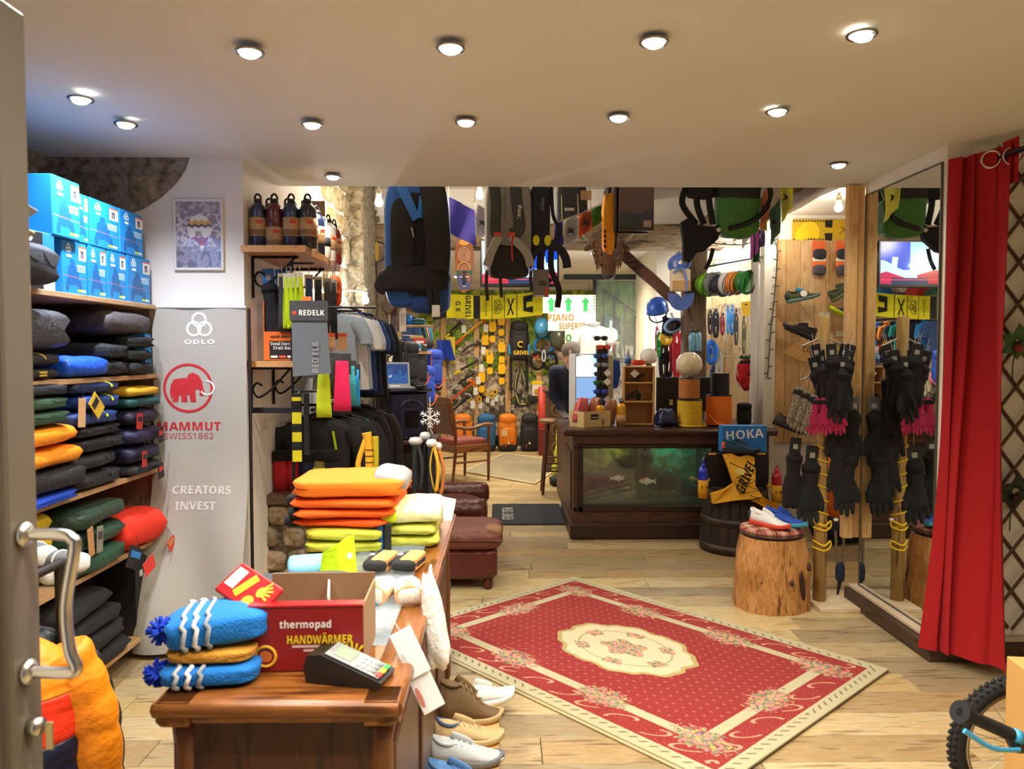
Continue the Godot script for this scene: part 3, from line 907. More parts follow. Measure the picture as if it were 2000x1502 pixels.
# rucksack: front face looks to +z,stands on y = 0
func rucksack(label: String,at: Vector3,ry: float,z: Vector3,m: Material,base: Material,o := {}) -> Node3D:
	var t := thing("backpack",label,"backpack",at,ry,o.get("group",""))
	if o.has("rot"): t.rotation_degrees = o.rot
	var sd: float = at.x * 3.0
	part(t,"body",pw(V(z.x,z.y * 0.82,z.z),XF(V(0,z.y * 0.45,0)),0.5,{"ev": 0.45,"noise": 0.03,"seed": sd,"nu": 26,"nv": 16}),m)
	part(t,"base",pw(V(z.x * 0.98,z.y * 0.22,z.z * 1.02),XF(V(0,z.y * 0.11,0)),0.5,{"ev": 0.5,"noise": 0.02,"seed": sd + 1}),base)
	part(t,"lid",pw(V(z.x * 0.92,z.y * 0.28,z.z * 1.06),XF(V(0,z.y * 0.85,0.01)),0.6,{"ev": 0.75,"noise": 0.04,"seed": sd + 2,"nu": 24}),o.get("lid",m))
	part(t,"front_pocket",pw(V(z.x * 0.72,z.y * 0.42,z.z * 0.3),XF(V(0,z.y * 0.42,z.z * 0.44)),0.5,{"ev": 0.5,"noise": 0.03,"seed": sd + 3}),m)
	for sx in [-1,1]:
		part(t,"side_pocket",pw(V(z.x * 0.2,z.y * 0.3,z.z * 0.7),XF(V(sx * z.x * 0.48,z.y * 0.27,0)),0.6,{"noise": 0.03}),o.get("pocket",base))
		part(t,"compression_strap",tb([V(sx * z.x * 0.5,z.y * 0.62,-z.z * 0.2),V(sx * z.x * 0.46,z.y * 0.63,z.z * 0.3),V(sx * z.x * 0.36,z.y * 0.64,z.z * 0.5)],0.008,6,0.3),mt("1c1c1e",0.8))
		part(t,"shoulder_strap",tb(curve([V(sx * z.x * 0.18,z.y * 0.86,-z.z * 0.5),V(sx * z.x * 0.28,z.y * 0.6,-z.z * 0.75),V(sx * z.x * 0.36,z.y * 0.25,-z.z * 0.55)],5),0.026,8,0.35),mt("232325",0.85,"fab"))
	part(t,"grab_loop",tb(arc(V(0,z.y * 0.93,-z.z * 0.42),V(0.035,0,0),V(0,0.05,0),0,180,10),0.006,6),mt("1c1c1e",0.8))
	part(t,"badge",bx(V(0,z.y * 0.87,z.z * 0.53),V(z.x * 0.28,0.012,0.006),0.002),mt(o.get("badge","e6e2da"),0.5))
	if o.has("dot"):
		part(t,"logo_disc",lt([[0,0],[z.x * 0.06,0],[z.x * 0.055,0.006],[0,0.007]],14,XF(V(0,z.y * 0.22,z.z * 0.55),90,0,0)),mt(o.dot,0.5))
		part(t,"pull_cord",tb([V(-z.x * 0.14,z.y * 0.2,z.z * 0.54),V(-z.x * 0.16,z.y * 0.12,z.z * 0.55)],0.006,6),mt("d8402c",0.6))
	if o.has("card"): part(t,"swing_tag",bx(V(-z.x * 0.24,z.y * 0.5,z.z * 0.62),V(0.09,0.1,0.004)),mt(o.card,0.7))
	return t
# garment on a hanger seen mostly edge-on: local x across the shoulders,hook at y = 0
func hung(n: String,label: String,cat: String,at: Vector3,ry: float,l: float,m: Material,o := {}) -> Node3D:
	var t := thing(n,label,cat,at,ry,o.get("group",""))
	var w: float = o.get("w",0.42); var th: float = o.get("t",0.07)
	var rings := []
	for q in [[0.0,0.24,0.5],[0.03,0.6,0.7],[0.09,1.0,0.85],[0.2,0.9,1.0],[0.45,0.84,1.0],[0.75,0.88,1.05],[1.0,0.93,1.1]]:
		var r := PackedVector3Array()
		for j in 20:
			var a := TAU * j / 20
			var wob: float = 1.0 + 0.18 * q[0] * sin(a * 5.0 + at.z * 9.0)
			r.append(V(cos(a) * w / 2 * q[1],-0.07 - q[0] * l,sin(a) * th / 2 * q[2] * wob))
		rings.append(r)
	var s := nst()
	loft(s,rings)
	part(t,"body",s,m)
	for sx in [-1,1]:
		part(t,"sleeve",tb(curve([V(sx * w * 0.42,-0.1 - l * 0.06,0),V(sx * w * 0.56,-0.1 - l * 0.3,0.0),V(sx * w * 0.58,-0.1 - l * o.get("sleeve",0.75),0.01)],5),[0.05,0.055,0.055,0.052,0.05,0.05,0.047,0.045,0.043,0.041,0.04],10,0.65),o.get("sm",m))
	part(t,"collar",tb(arc(V(0,-0.065,0),V(0.075,0,0),V(0,0.012,0.035),0,360,16),0.014,6),o.get("cm",m))
	var hk := nst()
	tube(hk,[V(-w * 0.38,-0.1,0),V(-0.03,-0.05,0),V(0.03,-0.05,0),V(w * 0.38,-0.1,0)],0.006,6)
	tube(hk,[V(0,-0.05,0)] + arc(V(0,-0.012,0),V(0,-0.012,0),V(0.012,0,0),0,250,10),0.002,5)
	part(t,"hanger",hk,mt(o.get("hanger","2a2624"),0.5))
	if o.has("band"): part(t,"chest_band",sh(10,1,func(u,v): return V((u - 0.5) * w * 0.86,-0.07 - l * 0.3 - v * l * 0.14,th * 0.53 * sqrt(1.0 - pow(u * 2 - 1,2) * 0.9)),0.004),mt(o.band,0.8,"fab"))
	return t
# ---------- clothes shelves along the left wall ----------
func odlo_front() -> StandardMaterial3D:
	if mats.has("odlo"): return mats["odlo"]
	var blob := func(u: float,v: float,c: Array) -> bool: return pow((u - c[0]) / c[2],2.0) + pow((v - c[1]) / c[3],2.0) < 1.0
	var man := [[0.42,0.4,0.1,0.07],[0.42,0.55,0.17,0.12],[0.3,0.6,0.08,0.14],[0.58,0.62,0.1,0.13],[0.36,0.76,0.2,0.08],[0.62,0.78,0.16,0.07],[0.2,0.88,0.07,0.1],[0.72,0.88,0.08,0.09],[0.45,0.7,0.18,0.1]]
	var im := img(128,170,func(u,v):
		var c := Color("1787cf")
		for q in man:
			if blob.call(u,v,q): c = Color("0f5f9c")
		if absf(v - 0.66 - u * 0.03) < 0.006: c = Color("c06a7a")
		for k in 3:
			var a := TAU * k / 3.0 - PI / 2
			var w: Vector2 = Vector2(u - 0.27 - cos(a) * 0.05,(v - 0.14 - sin(a) * 0.045) * 1.33)
			if w.length() < 0.07 and w.length() > 0.036: c = Color("e8f2fa")
		if u > 0.68 and v > 0.05 and v < 0.33:
			c = Color("f2efea")
			if v < 0.09: c = Color("e0673a")
			elif (absf(u - 0.79) < 0.025 or absf(u - 0.86) < 0.025) and v > 0.14 and v < 0.29 or (absf(u - 0.825) < 0.06 and v > 0.14 and v < 0.18): c = Color("2c3038")
		if u > 0.6 and u < 0.95 and v > 0.42 and v < 0.56 and fmod(v * 26.0,1.0) < 0.55: c = Color("cfe6f4")
		if u > 0.62 and u < 0.95 and v > 0.9 and v < 0.955: c = Color("b9d23e") if u < 0.78 else Color("e4ead0")
		return c)
	return printed("odlo",im,0.5)
func blue_box(label: String,z0: float,z1: float,y: float,h: float,x := -1.79) -> void:
	var w := absf(z1 - z0) - 0.004
	var t := carton("underwear_box",label,"box",V(x - 0.08,y,-(z0 + z1) / 2),90.0,V(w,h,0.16),"1787cf","blue underwear boxes")
	stick(t,"front_print",V(0,h / 2,0.0805),w * 0.98,h * 0.98,odlo_front())
	txt(t,"ODLO",h * 0.05,mt("eef4fa"),XF(V(-w * 0.22,h * 0.71,0.0825)),0.9)
	stick(t,"faded_code_print",V(0,0,0),0.05,0.06,mt("1172b4",0.6))
	var last: MeshInstance3D = t.get_child(t.get_child_count() - 1)
	last.transform = XF(V(w / 2 + 0.0005,h * 0.45,0),0,90,0)
func left_shelves() -> void:
	var pine := mt("c8a57c",0.6,"pinez")
	var u := thing("shelf_unit","tall pale wood shelf unit full of folded clothes along the left wall","shelves",V(-2.04,0,-3.0))
	var ys := [1.745,1.395,0.915,0.56,0.117]
	for y in ys: part(u,"shelf_board",bx(V(0,y - 0.011,0),V(0.56,0.022,1.86),0.002),pine)
	part(u,"end_panel",bx(V(-0.02,0.873,-0.92),V(0.52,1.744,0.02),0.002),mt("9a8a76",0.7,"piney"))
	part(u,"back_panel",bx(V(-0.285,0.873,0),V(0.012,1.744,1.86)),mt("3a332c",0.9))
	for z in [-0.55,0.3]: part(u,"upright",bx(V(-0.2,0.87,z),V(0.03,1.74,0.03),0.002),mt("161616",0.5))
	# top shelf
	var yt := 1.746
	blue_box("blue underwear box at the right end of the lower box row",3.66,3.9,yt,0.225)
	blue_box("blue underwear box with a round sticker, second from the right in the lower row",3.48,3.65,yt,0.222)
	blue_box("blue underwear box third from the right in the lower row",3.32,3.47,yt,0.222)
	blue_box("blue underwear box at the left end of the lower row, beside the black packs",3.12,3.31,yt,0.22)
	blue_box("blue underwear box at the right end of the upper row",3.6,3.83,yt + 0.228,0.205)
	blue_box("wide blue underwear box second from the right in the upper row",3.34,3.59,yt + 0.226,0.205)
	blue_box("narrow blue underwear box half hidden behind the big one",3.24,3.33,yt + 0.225,0.205)
	blue_box("big bright blue box nearest the door, turned end-on with a faded code",3.03,3.23,yt + 0.224,0.235,-1.77)
	for k in 2:
		var t := carton("base_layer_box",["black and blue base layer box with red triangles on top of its pair","white and black base layer box under the one with red triangles"][k],"box",V(-1.87,yt + 0.113 * (1 - k),-2.96),82.0,V(0.2,0.11,0.17),["1f7fc4","c9d6e0"][k],"base layer boxes")
		stick(t,"dark_print",V(-0.03,0.055,0.0852),0.13,0.105,"1d1c1c")
		part(t,"diamond_mark",sl([[0,0.014],[0.014,0],[0,-0.014],[-0.014,0]],0.001,XF(V(-0.03,0.08,0.087))),mt("f0eee8"))
		if k == 0:
			txt(t,"BASELAYER",0.012,mt("f0eee8"),XF(V(-0.03,0.055,0.0875)),0.9)
			for x in [-0.06,0.04]: part(t,"triangle_mark",sl([[0,0.022],[0.024,-0.018],[-0.024,-0.018]],0.001,XF(V(x,0.028,0.088))),mt("d8412f"))
			txt(t,"Columbia",0.018,mt("eaf2fa"),XF(V(0.1005,0.07,0),0,90,0),0.9)
	fold("folded_jacket","black jacket with drawcord and pale lining lying at the near end of the top shelf","jacket",V(-1.83,yt,-2.72),96,V(0.44,0.16,0.38),mt("232326",0.75,"fab"),{"noise": 0.06,"tags": [[V(-0.16,0.05,0.19),Vector2(0.05,0.09),"d9cbb4","b98a58",8.0],[V(-0.13,0.04,0.2),Vector2(0.045,0.11),"c49a66","efe8dc",-6.0]]})
	for k in 2:
		var t := thing("cap",["cream cap with a dark cord on the black jacket","silver grey cap on top of the caps by the door"][k],"cap",V(-1.78,[1.895,1.975][k],-2.66 - k * 0.02),70)
		part(t,"crown",lt([[0.1,0],[0.098,0.04],[0.07,0.085],[0,0.1]],20,Transform3D(),1.1,0.9),mt(["cfc07a","b9b9bd"][k],0.8,"fab"))
		part(t,"peak",sl([[-0.08,0],[-0.06,0.07],[0,0.1],[0.06,0.07],[0.08,0]],0.006,XF(V(0.02,0.012,0.06),78,0,0)),mt(["d6c884","8f9096"][k],0.8,"fab"))
		part(t,"button",pw(V(0.016,0.01,0.016),XF(V(0,0.1,0)),1.0),mt("2c2c2e"))
	# second shelf
	var y2 := 1.396
	fold("folded_jacket","thin black folded jacket with yellow logo, lowest of the pile by the door","jacket",V(-1.93,y2,-2.84),91,V(0.42,0.05,0.38),mt("1d1d1f",0.7,"fab"),{"logo": "d6b32c","folds": 1})
	fold("folded_jacket","black folded jacket with yellow crescent logo under the grey down jacket","jacket",V(-1.93,y2 + 0.05,-2.84),89,V(0.42,0.06,0.38),mt("202022",0.7,"fab"),{"stripe": "d6b32c","folds": 1})
	fold("down_jacket","plump charcoal down jacket folded on the second shelf by the door","jacket",V(-1.91,y2 + 0.11,-2.86),93,V(0.44,0.17,0.42),mt("39383c",0.6,"crumple"),{"quilt": 2.0,"noise": 0.04,"zip": "1c1c1e","tags": [[V(-0.2,0.02,0.21),Vector2(0.07,0.12),"b98a58","8a6238",4.0]]})
	fold("down_jacket","bright blue folded down jacket on the second shelf","jacket",V(-1.92,y2,-3.24),86,V(0.3,0.095,0.38),mt("0f55d4",0.55,"crumple"),{"folds": 1,"noise": 0.05})
	for k in 2: fold("folded_trousers",["black folded trousers beside the bright blue jacket, lower of two","black folded trousers beside the bright blue jacket, upper of two"][k],"trousers",V(-1.93,y2 + 0.075 * k,-3.47),90 + k * 4,V(0.2,0.075,0.4),mt("222325",0.8,"fab"),{"noise": 0.05})
	for k in 3: fold("folded_fleece",["black folded fleece at the bottom of the pile by the blue box","black folded fleece in the middle of the pile by the blue box","black folded fleece just under the grey hooded one"][k],"fleece",V(-1.92,y2 + 0.062 * k,-3.69),90 - k * 3,V(0.24,0.066,0.4),mt("1e1f21",0.85,"fab"),{"noise": 0.05})
	fold("down_jacket","dark grey brown down jacket on top of the black fleeces","jacket",V(-1.93,y2 + 0.186,-3.6),88,V(0.36,0.12,0.4),mt("4a4444",0.65,"crumple"),{"noise": 0.05,"folds": 1,"quilt": 2.0})
	blue_box("blue underwear box alone on the second shelf beside the black fleeces",3.83,3.9,y2,0.2)
	# third shelf,near pile
	var y3 := 0.916
	var near := [["folded_trousers","bright blue folded trousers at the bottom of the near pile","trousers",0.045,"1747c2",0.4],["down_jacket","shiny black down jacket under the two orange ones","jacket",0.1,"1b1b1d",0.5],["down_jacket","orange down jacket, lower of the two orange ones","jacket",0.085,"f08c0e",0.48],["down_jacket","orange down jacket, upper of the two orange ones","jacket",0.085,"f5930f",0.44],["folded_jumper","dark green folded jumper, lower of two above the orange jackets","jumper",0.06,"2c4a33",0.34],["folded_jumper","dark green folded jumper, upper of two above the orange jackets","jumper",0.055,"2f4e38",0.32],["folded_jumper","black navy folded jumper at the top of the near pile","jumper",0.05,"181a26",0.32]]
	var y := y3
	for q in near:
		var dn: bool = q[0] == "down_jacket"
		fold(q[0],q[1],q[2],V(-1.91,y,-2.8 - q[5] * 0.2),90 + sin(y * 90.0) * 3.0,V(q[5],q[3],0.42),mt(q[4],0.6 if dn else 0.85,"crumple" if dn else "fab"),{"quilt": 2.0 if dn else 0.0,"noise": 0.035,"folds": 1 if dn else 2,"tags": [[V(-q[5] * 0.42,q[3] * 0.5,0.21),Vector2(0.035,0.1),"e9e5de","b03a2c",-14.0]] if q[4] == "f08c0e" else []})
		y += q[3] - 0.002
	var mid := [["black puffer jacket at the bottom of the middle pile",0.085,"1d1e21",1],["black puffer jacket second from the bottom of the middle pile",0.075,"222328",1],["black puffer jacket third from the bottom of the middle pile",0.07,"1d1e21",1],["black jacket below the blue jackets with lime pulls",0.05,"191a1e",0],["navy jacket with lime pull, lowest of the blue pile",0.07,"1a3a78",0],["navy jacket with lime pull, middle of the blue pile",0.07,"1a3f86",0],["dark navy jacket with lime pull, top of the blue pile",0.055,"152a55",0]]
	y = y3
	for k in mid.size():
		var q = mid[k]
		fold("folded_jacket",q[0],"jacket",V(-1.93,y,-3.31 + 0.03 * sin(k * 2.0)),90 + 3 * sin(k * 3.0),V(0.36,q[1],0.4),mt(q[2],0.55,"crumple"),{"quilt": 2.0 if q[3] else 0.0,"noise": 0.04,"stripe": "c3d11f" if k > 3 else "2a2a2e","tags": [[V(-0.12,0.04,0.21),Vector2(0.07,0.1),"d9b12c","17150f",45.0],[V(-0.17,0.04,0.2),Vector2(0.05,0.12),"d0a878","",-4.0]] if k == 6 else []})
		y += q[1] - 0.002
	var far := [["black grey jacket at the bottom of the far pile",0.06,"2a2b30"],["blackish violet down jacket, lowest of three in the far pile",0.085,"1b1a33"],["violet navy down jacket, middle of three in the far pile",0.095,"232043"],["dark aubergine down jacket, top of three in the far pile",0.09,"1c1830"],["teal folded jumper under the mustard one",0.055,"0f4a4e"],["mustard folded jumper at the top of the far pile",0.05,"c79a16"]]
	y = y3
	for k in far.size():
		var q = far[k]
		fold("down_jacket" if k < 4 else "folded_jumper",q[0],"jacket" if k < 4 else "jumper",V(-1.92,y,-3.69),90 - 3 * sin(k * 2.0),V(0.3,q[1],0.42),mt(q[2],0.6,"crumple" if k < 4 else "fab"),{"noise": 0.04,"quilt": 2.0 if k < 4 else 0.0,"folds": 1,"tags": [[V(0.08,0.03,0.22),Vector2(0.055,0.075),"1c1a1a","c8301f",8.0]] if k in [1,3] else ([[V(-0.1,0.03,0.22),Vector2(0.05,0.075),"b3271d","1a1818",-6.0]] if k in [2,4] else [])})
		y += q[1] - 0.002
	# fourth shelf
	var y4 := 0.561
	fold("folded_jumper","dark folded jumper under the two yellow ones","jumper",V(-1.95,y4,-2.74),90,V(0.32,0.15,0.36),mt("1c1d20",0.85,"fab"))
	for k in 2: fold("folded_jumper",["yellow folded jumper, lower of the two yellow ones","yellow folded jumper, upper of the two yellow ones"][k],"jumper",V(-1.93,y4 + 0.15 + 0.085 * k,-2.86),92,V(0.28,0.085,0.34),mt("c9a90c",0.85,"fab"),{"folds": 1})
	for k in 3:
		fold("down_jacket",["glossy bottle green down jacket, lowest of three","bottle green down jacket, middle of three","olive green down jacket, top of three with hanging tags"][k],"jacket",V(-1.92,y4 + [0,0.105,0.2][k],-3.26),88 + k * 3,V(0.44,[0.107,0.097,0.09][k],0.42),mt(["1d4a34","20402f","26392a"][k],0.45,"crumple"),{"quilt": 3.0,"noise": 0.045,"folds": 1,"tags": [[V(-0.16,0.07,0.21),Vector2(0.05,0.12),"b98a58","",6.0],[V(-0.08,0.06,0.215),Vector2(0.055,0.11),"8b8378","3b3732",-5.0]] if k == 2 else []})
	fold("folded_fleece","red orange fleece jacket with dark zip at the end of the fourth shelf","fleece",V(-1.9,y4,-3.68),84,V(0.36,0.18,0.4),mt("e8321a",0.85,"fab"),{"folds": 1,"noise": 0.05,"zip": "5a1a12","tags": [[V(-0.15,0.09,0.22),Vector2(0.11,0.1),"1d1d20","2c7fc9",-25.0],[V(-0.1,0.02,0.24),Vector2(0.09,0.07),"e03c34","",20.0],[V(0.13,0.06,0.22),Vector2(0.07,0.06),"d8412f","b99a4c",30.0]]})
	for k in 3:
		var t := thing("rolled_socks",["rolled grey and white socks, leftmost by the door handle","rolled grey and white socks lying lower by the door handle","rolled socks with a big white end beside the green jackets"][k],"socks",P([82,95,140][k],[1083,1120,1098][k],2.72 - 0.02 * k) ,[50,60,70][k],"rolled socks")
		part(t,"roll",lt([[0,-0.11],[0.03,-0.11],[0.036,-0.09],[0.037,0.03],[0.034,0.04]],18,XF(V(0,0,-0.03),90,0,0)),mt("77787c",0.9,"knit"))
		part(t,"white_end",pw(V(0.085,0.07,0.07),XF(V(0,0,0.025)),0.8),mt("ece9e4",0.9,"knit"))
		part(t,"band",tb(arc(V(0,0,-0.05),V(0.0375,0,0),V(0,0.0375,0),0,360,18),0.004,6),mt("e4e2de",0.9))
	# lowest shelf
	var y5 := 0.118
	for k in 4: fold("folded_trousers",["black folded trousers at the bottom of the lowest shelf","black folded trousers second up on the lowest shelf","black folded trousers third up on the lowest shelf","black folded trousers at the top of the lowest shelf"][k],"trousers",V(-1.93,y5 + 0.088 * k,-3.3 + 0.04 * k),88 + k * 2,V(0.52 - 0.03 * k,0.09,0.4),mt(["191a1c","1c1f22","17181a","1b1c1e"][k],0.75,"fab"),{"noise": 0.05,"folds": 1})
	for k in 3:
		var t := carton("sock_box",["black product box at the bottom of the stack beside the banner","black product box with orange label in the stack beside the banner","black product box with white label at the top of the stack beside the banner"][k],"box",V(-1.88,y5 + 0.125 * k,-3.77),88,V(0.19,0.122,0.2),"1c1b1c","black boxes on the lowest shelf")
		stick(t,"label_print",V(0.05,0.07,0.1012),0.055,0.06,"e4e0d8")
		stick(t,"orange_print",V(0.05,0.11,0.1014),0.06,0.016,"d8552c")
		stick(t,"blue_print",V(-0.045,0.05,0.1014),0.03,0.03,["2c6fa8","d8d4cc","c8c4bc"][k])
	# framed print on the alcove wall
	var f := thing("framed_picture","framed photo of a striped hot air balloon above snowy peaks on the white wall","picture",V(-1.556,2.108,-3.944))
	for q in [[0,0.176,0.256,0.014],[0,-0.176,0.256,0.014],[-0.121,0,0.014,0.352],[0.121,0,0.014,0.352]]: part(f,"frame",bx(V(q[0],q[1],0),V(q[2],q[3],0.022),0.003),mt("d9d4ca",0.5))
	var nz := FastNoiseLite.new()
	nz.seed = 4; nz.frequency = 3.0; nz.fractal_octaves = 4
	var im := img(128,180,func(u,v):
		var h: float = nz.get_noise_2d(u * 1.2,v * 1.6)
		var c := Color("efe9ec").lerp(Color("8a7688"),clampf(absf(h) * 3.0 + (0.35 if v < 0.18 or v > 0.68 else 0.0),0.0,1.0))
		if v > 0.75: c = c.lerp(Color("4a3f4e"),clampf(0.35 + h * 1.5,0.0,0.9))
		var d: Vector2 = Vector2(u - 0.52,(v - 0.4) * 1.35)
		if d.length() < 0.27 or (absf(d.x - 0.05) < 0.14 * (1.0 - (v - 0.55) / 0.2) and v > 0.5 and v < 0.72):
			c = Color("f6f0e8")
			var zig: float = v + 0.03 * absf(fmod(u * 14.0,2.0) - 1.0)
			if zig > 0.3 and zig < 0.36: c = Color("e0b040")
			elif zig > 0.36 and zig < 0.4: c = Color("5a3a3a")
			elif zig > 0.55 and zig < 0.68: c = Color("a8384a")
		return c)
	part(f,"photo",plate(0.234,0.34,0.002,XF(V(0,0,0.001))),printed("balloon",im,0.5))
	txt(f,"IS",0.024,mt("4a3a44"),XF(V(0.0,0.005,0.0045)),1.0,"Droid Serif Bold")
	part(f,"glazing",bx(V(0,0,0.008),V(0.236,0.342,0.001)),glass("ffffff",0.04))
	# cloth banner
	var b := thing("cloth_banner","long white cloth banner with a red mammoth in a ring hung on the wall","banner",V(-1.545,0,-3.9))
	var wav := func(u: float,v: float) -> Vector3:
		var low := smoothstep(0.75,0.0,v)
		return V((u - 0.5) * (0.475 + 0.03 * low) - 0.01 * low,0.03 + v * 1.7,0.012 * sin(u * 9.0 + v) * (0.3 + low) + 0.02 * low * sin(v * 11.0 + u * 5.0) + 0.2 * pow(low,2.0) * (1.1 - 0.3 * u))
	var cl := part(b,"cloth",sh(24,40,wav,0.002),mt("a8a398",0.85,"fab"))
	part(b,"top_hem",tb([V(-0.24,1.735,0),V(0.24,1.735,0)],0.008,8),mt("c9ccd2",0.7))
	part(b,"pole",tb([V(0.247,0.1,-0.02),V(0.247,1.73,-0.02)],0.009,8),mt("241a1c",0.5))
	var red := mt("b8202a",0.8)
	var on := func(p: Vector3) -> Vector3:                    # lay a print on the cloth
		var v: float = (p.y - 0.03) / 1.7
		var low := smoothstep(0.75,0.0,v)
		var q: Vector3 = wav.call((p.x + 0.01 * low) / (0.475 + 0.03 * low) + 0.5,v)
		return V(p.x,p.y,q.z + 0.0022 + p.z)
	var ring := func(c: Vector3,r: float,w: float,a0: float,a1: float,n: String,m: Material):
		part(b,n,sh(40,2,func(u,v): return on.call(c + V(cos(deg_to_rad(lerpf(a0,a1,u))),sin(deg_to_rad(lerpf(a0,a1,u))),0) * (r - w * (v - 0.5))),0.001),m)
	ring.call(V(-0.06,1.322,0),0.12,0.013,0.0,360.0,"logo_ring",red)
	var pts := []
	for q in [[-105,-20],[-98,25],[-80,55],[-35,62],[-8,62],[2,85],[28,92],[58,78],[78,45],[84,5],[92,-18],[80,-42],[60,-36],[66,-24],[64,-10],[52,2],[38,-10],[42,-75],[10,-75],[4,-35],[-10,-32],[-6,-75],[-42,-75],[-40,-45],[-52,-32],[-60,-75],[-92,-75],[-84,-40],[-96,-60]]: pts.append(Vector2(-0.06 + q[0] * 0.00089,1.318 + q[1] * 0.00089))
	part(b,"mammoth_print",sl(pts,0.001,Transform3D(),on),red)
	ring.call(V(0.036,1.323,0.001),0.035,0.008,-150.0,100.0,"tusk_print",mt("e8e0de",0.8))
	txt(b,"MAMMUT",0.042,red,XF(V(-0.06,1.125,0)),1.2,"Droid Sans Bold","lettering",0.001,on)
	txt(b,"SWISS1862",0.03,mt("b4525a",0.8),XF(V(-0.06,1.076,0)),1.22,"Droid Sans","lettering",0.001,on)
	var pale := mt("efece4",0.8)
	for k in 3: ring.call(V(0.032 * cos(TAU * k / 3 + PI / 2),1.64 + 0.03 * sin(TAU * k / 3 + PI / 2),0),0.034,0.011,0.0,360.0,"emblem_print",pale)
	txt(b,"ODLO",0.022,pale,XF(V(0.0,1.558,0)),1.9,"Droid Sans Bold","lettering",0.001,on)
	txt(b,"CREATORS",0.04,mt("e6e3de",0.8),XF(V(0.01,0.8,0)),1.1,"Droid Sans Bold","lettering",0.001,on)
	txt(b,"INVEST",0.04,mt("e6e3de",0.8),XF(V(-0.02,0.72,0)),1.1,"Droid Sans Bold","lettering",0.001,on)
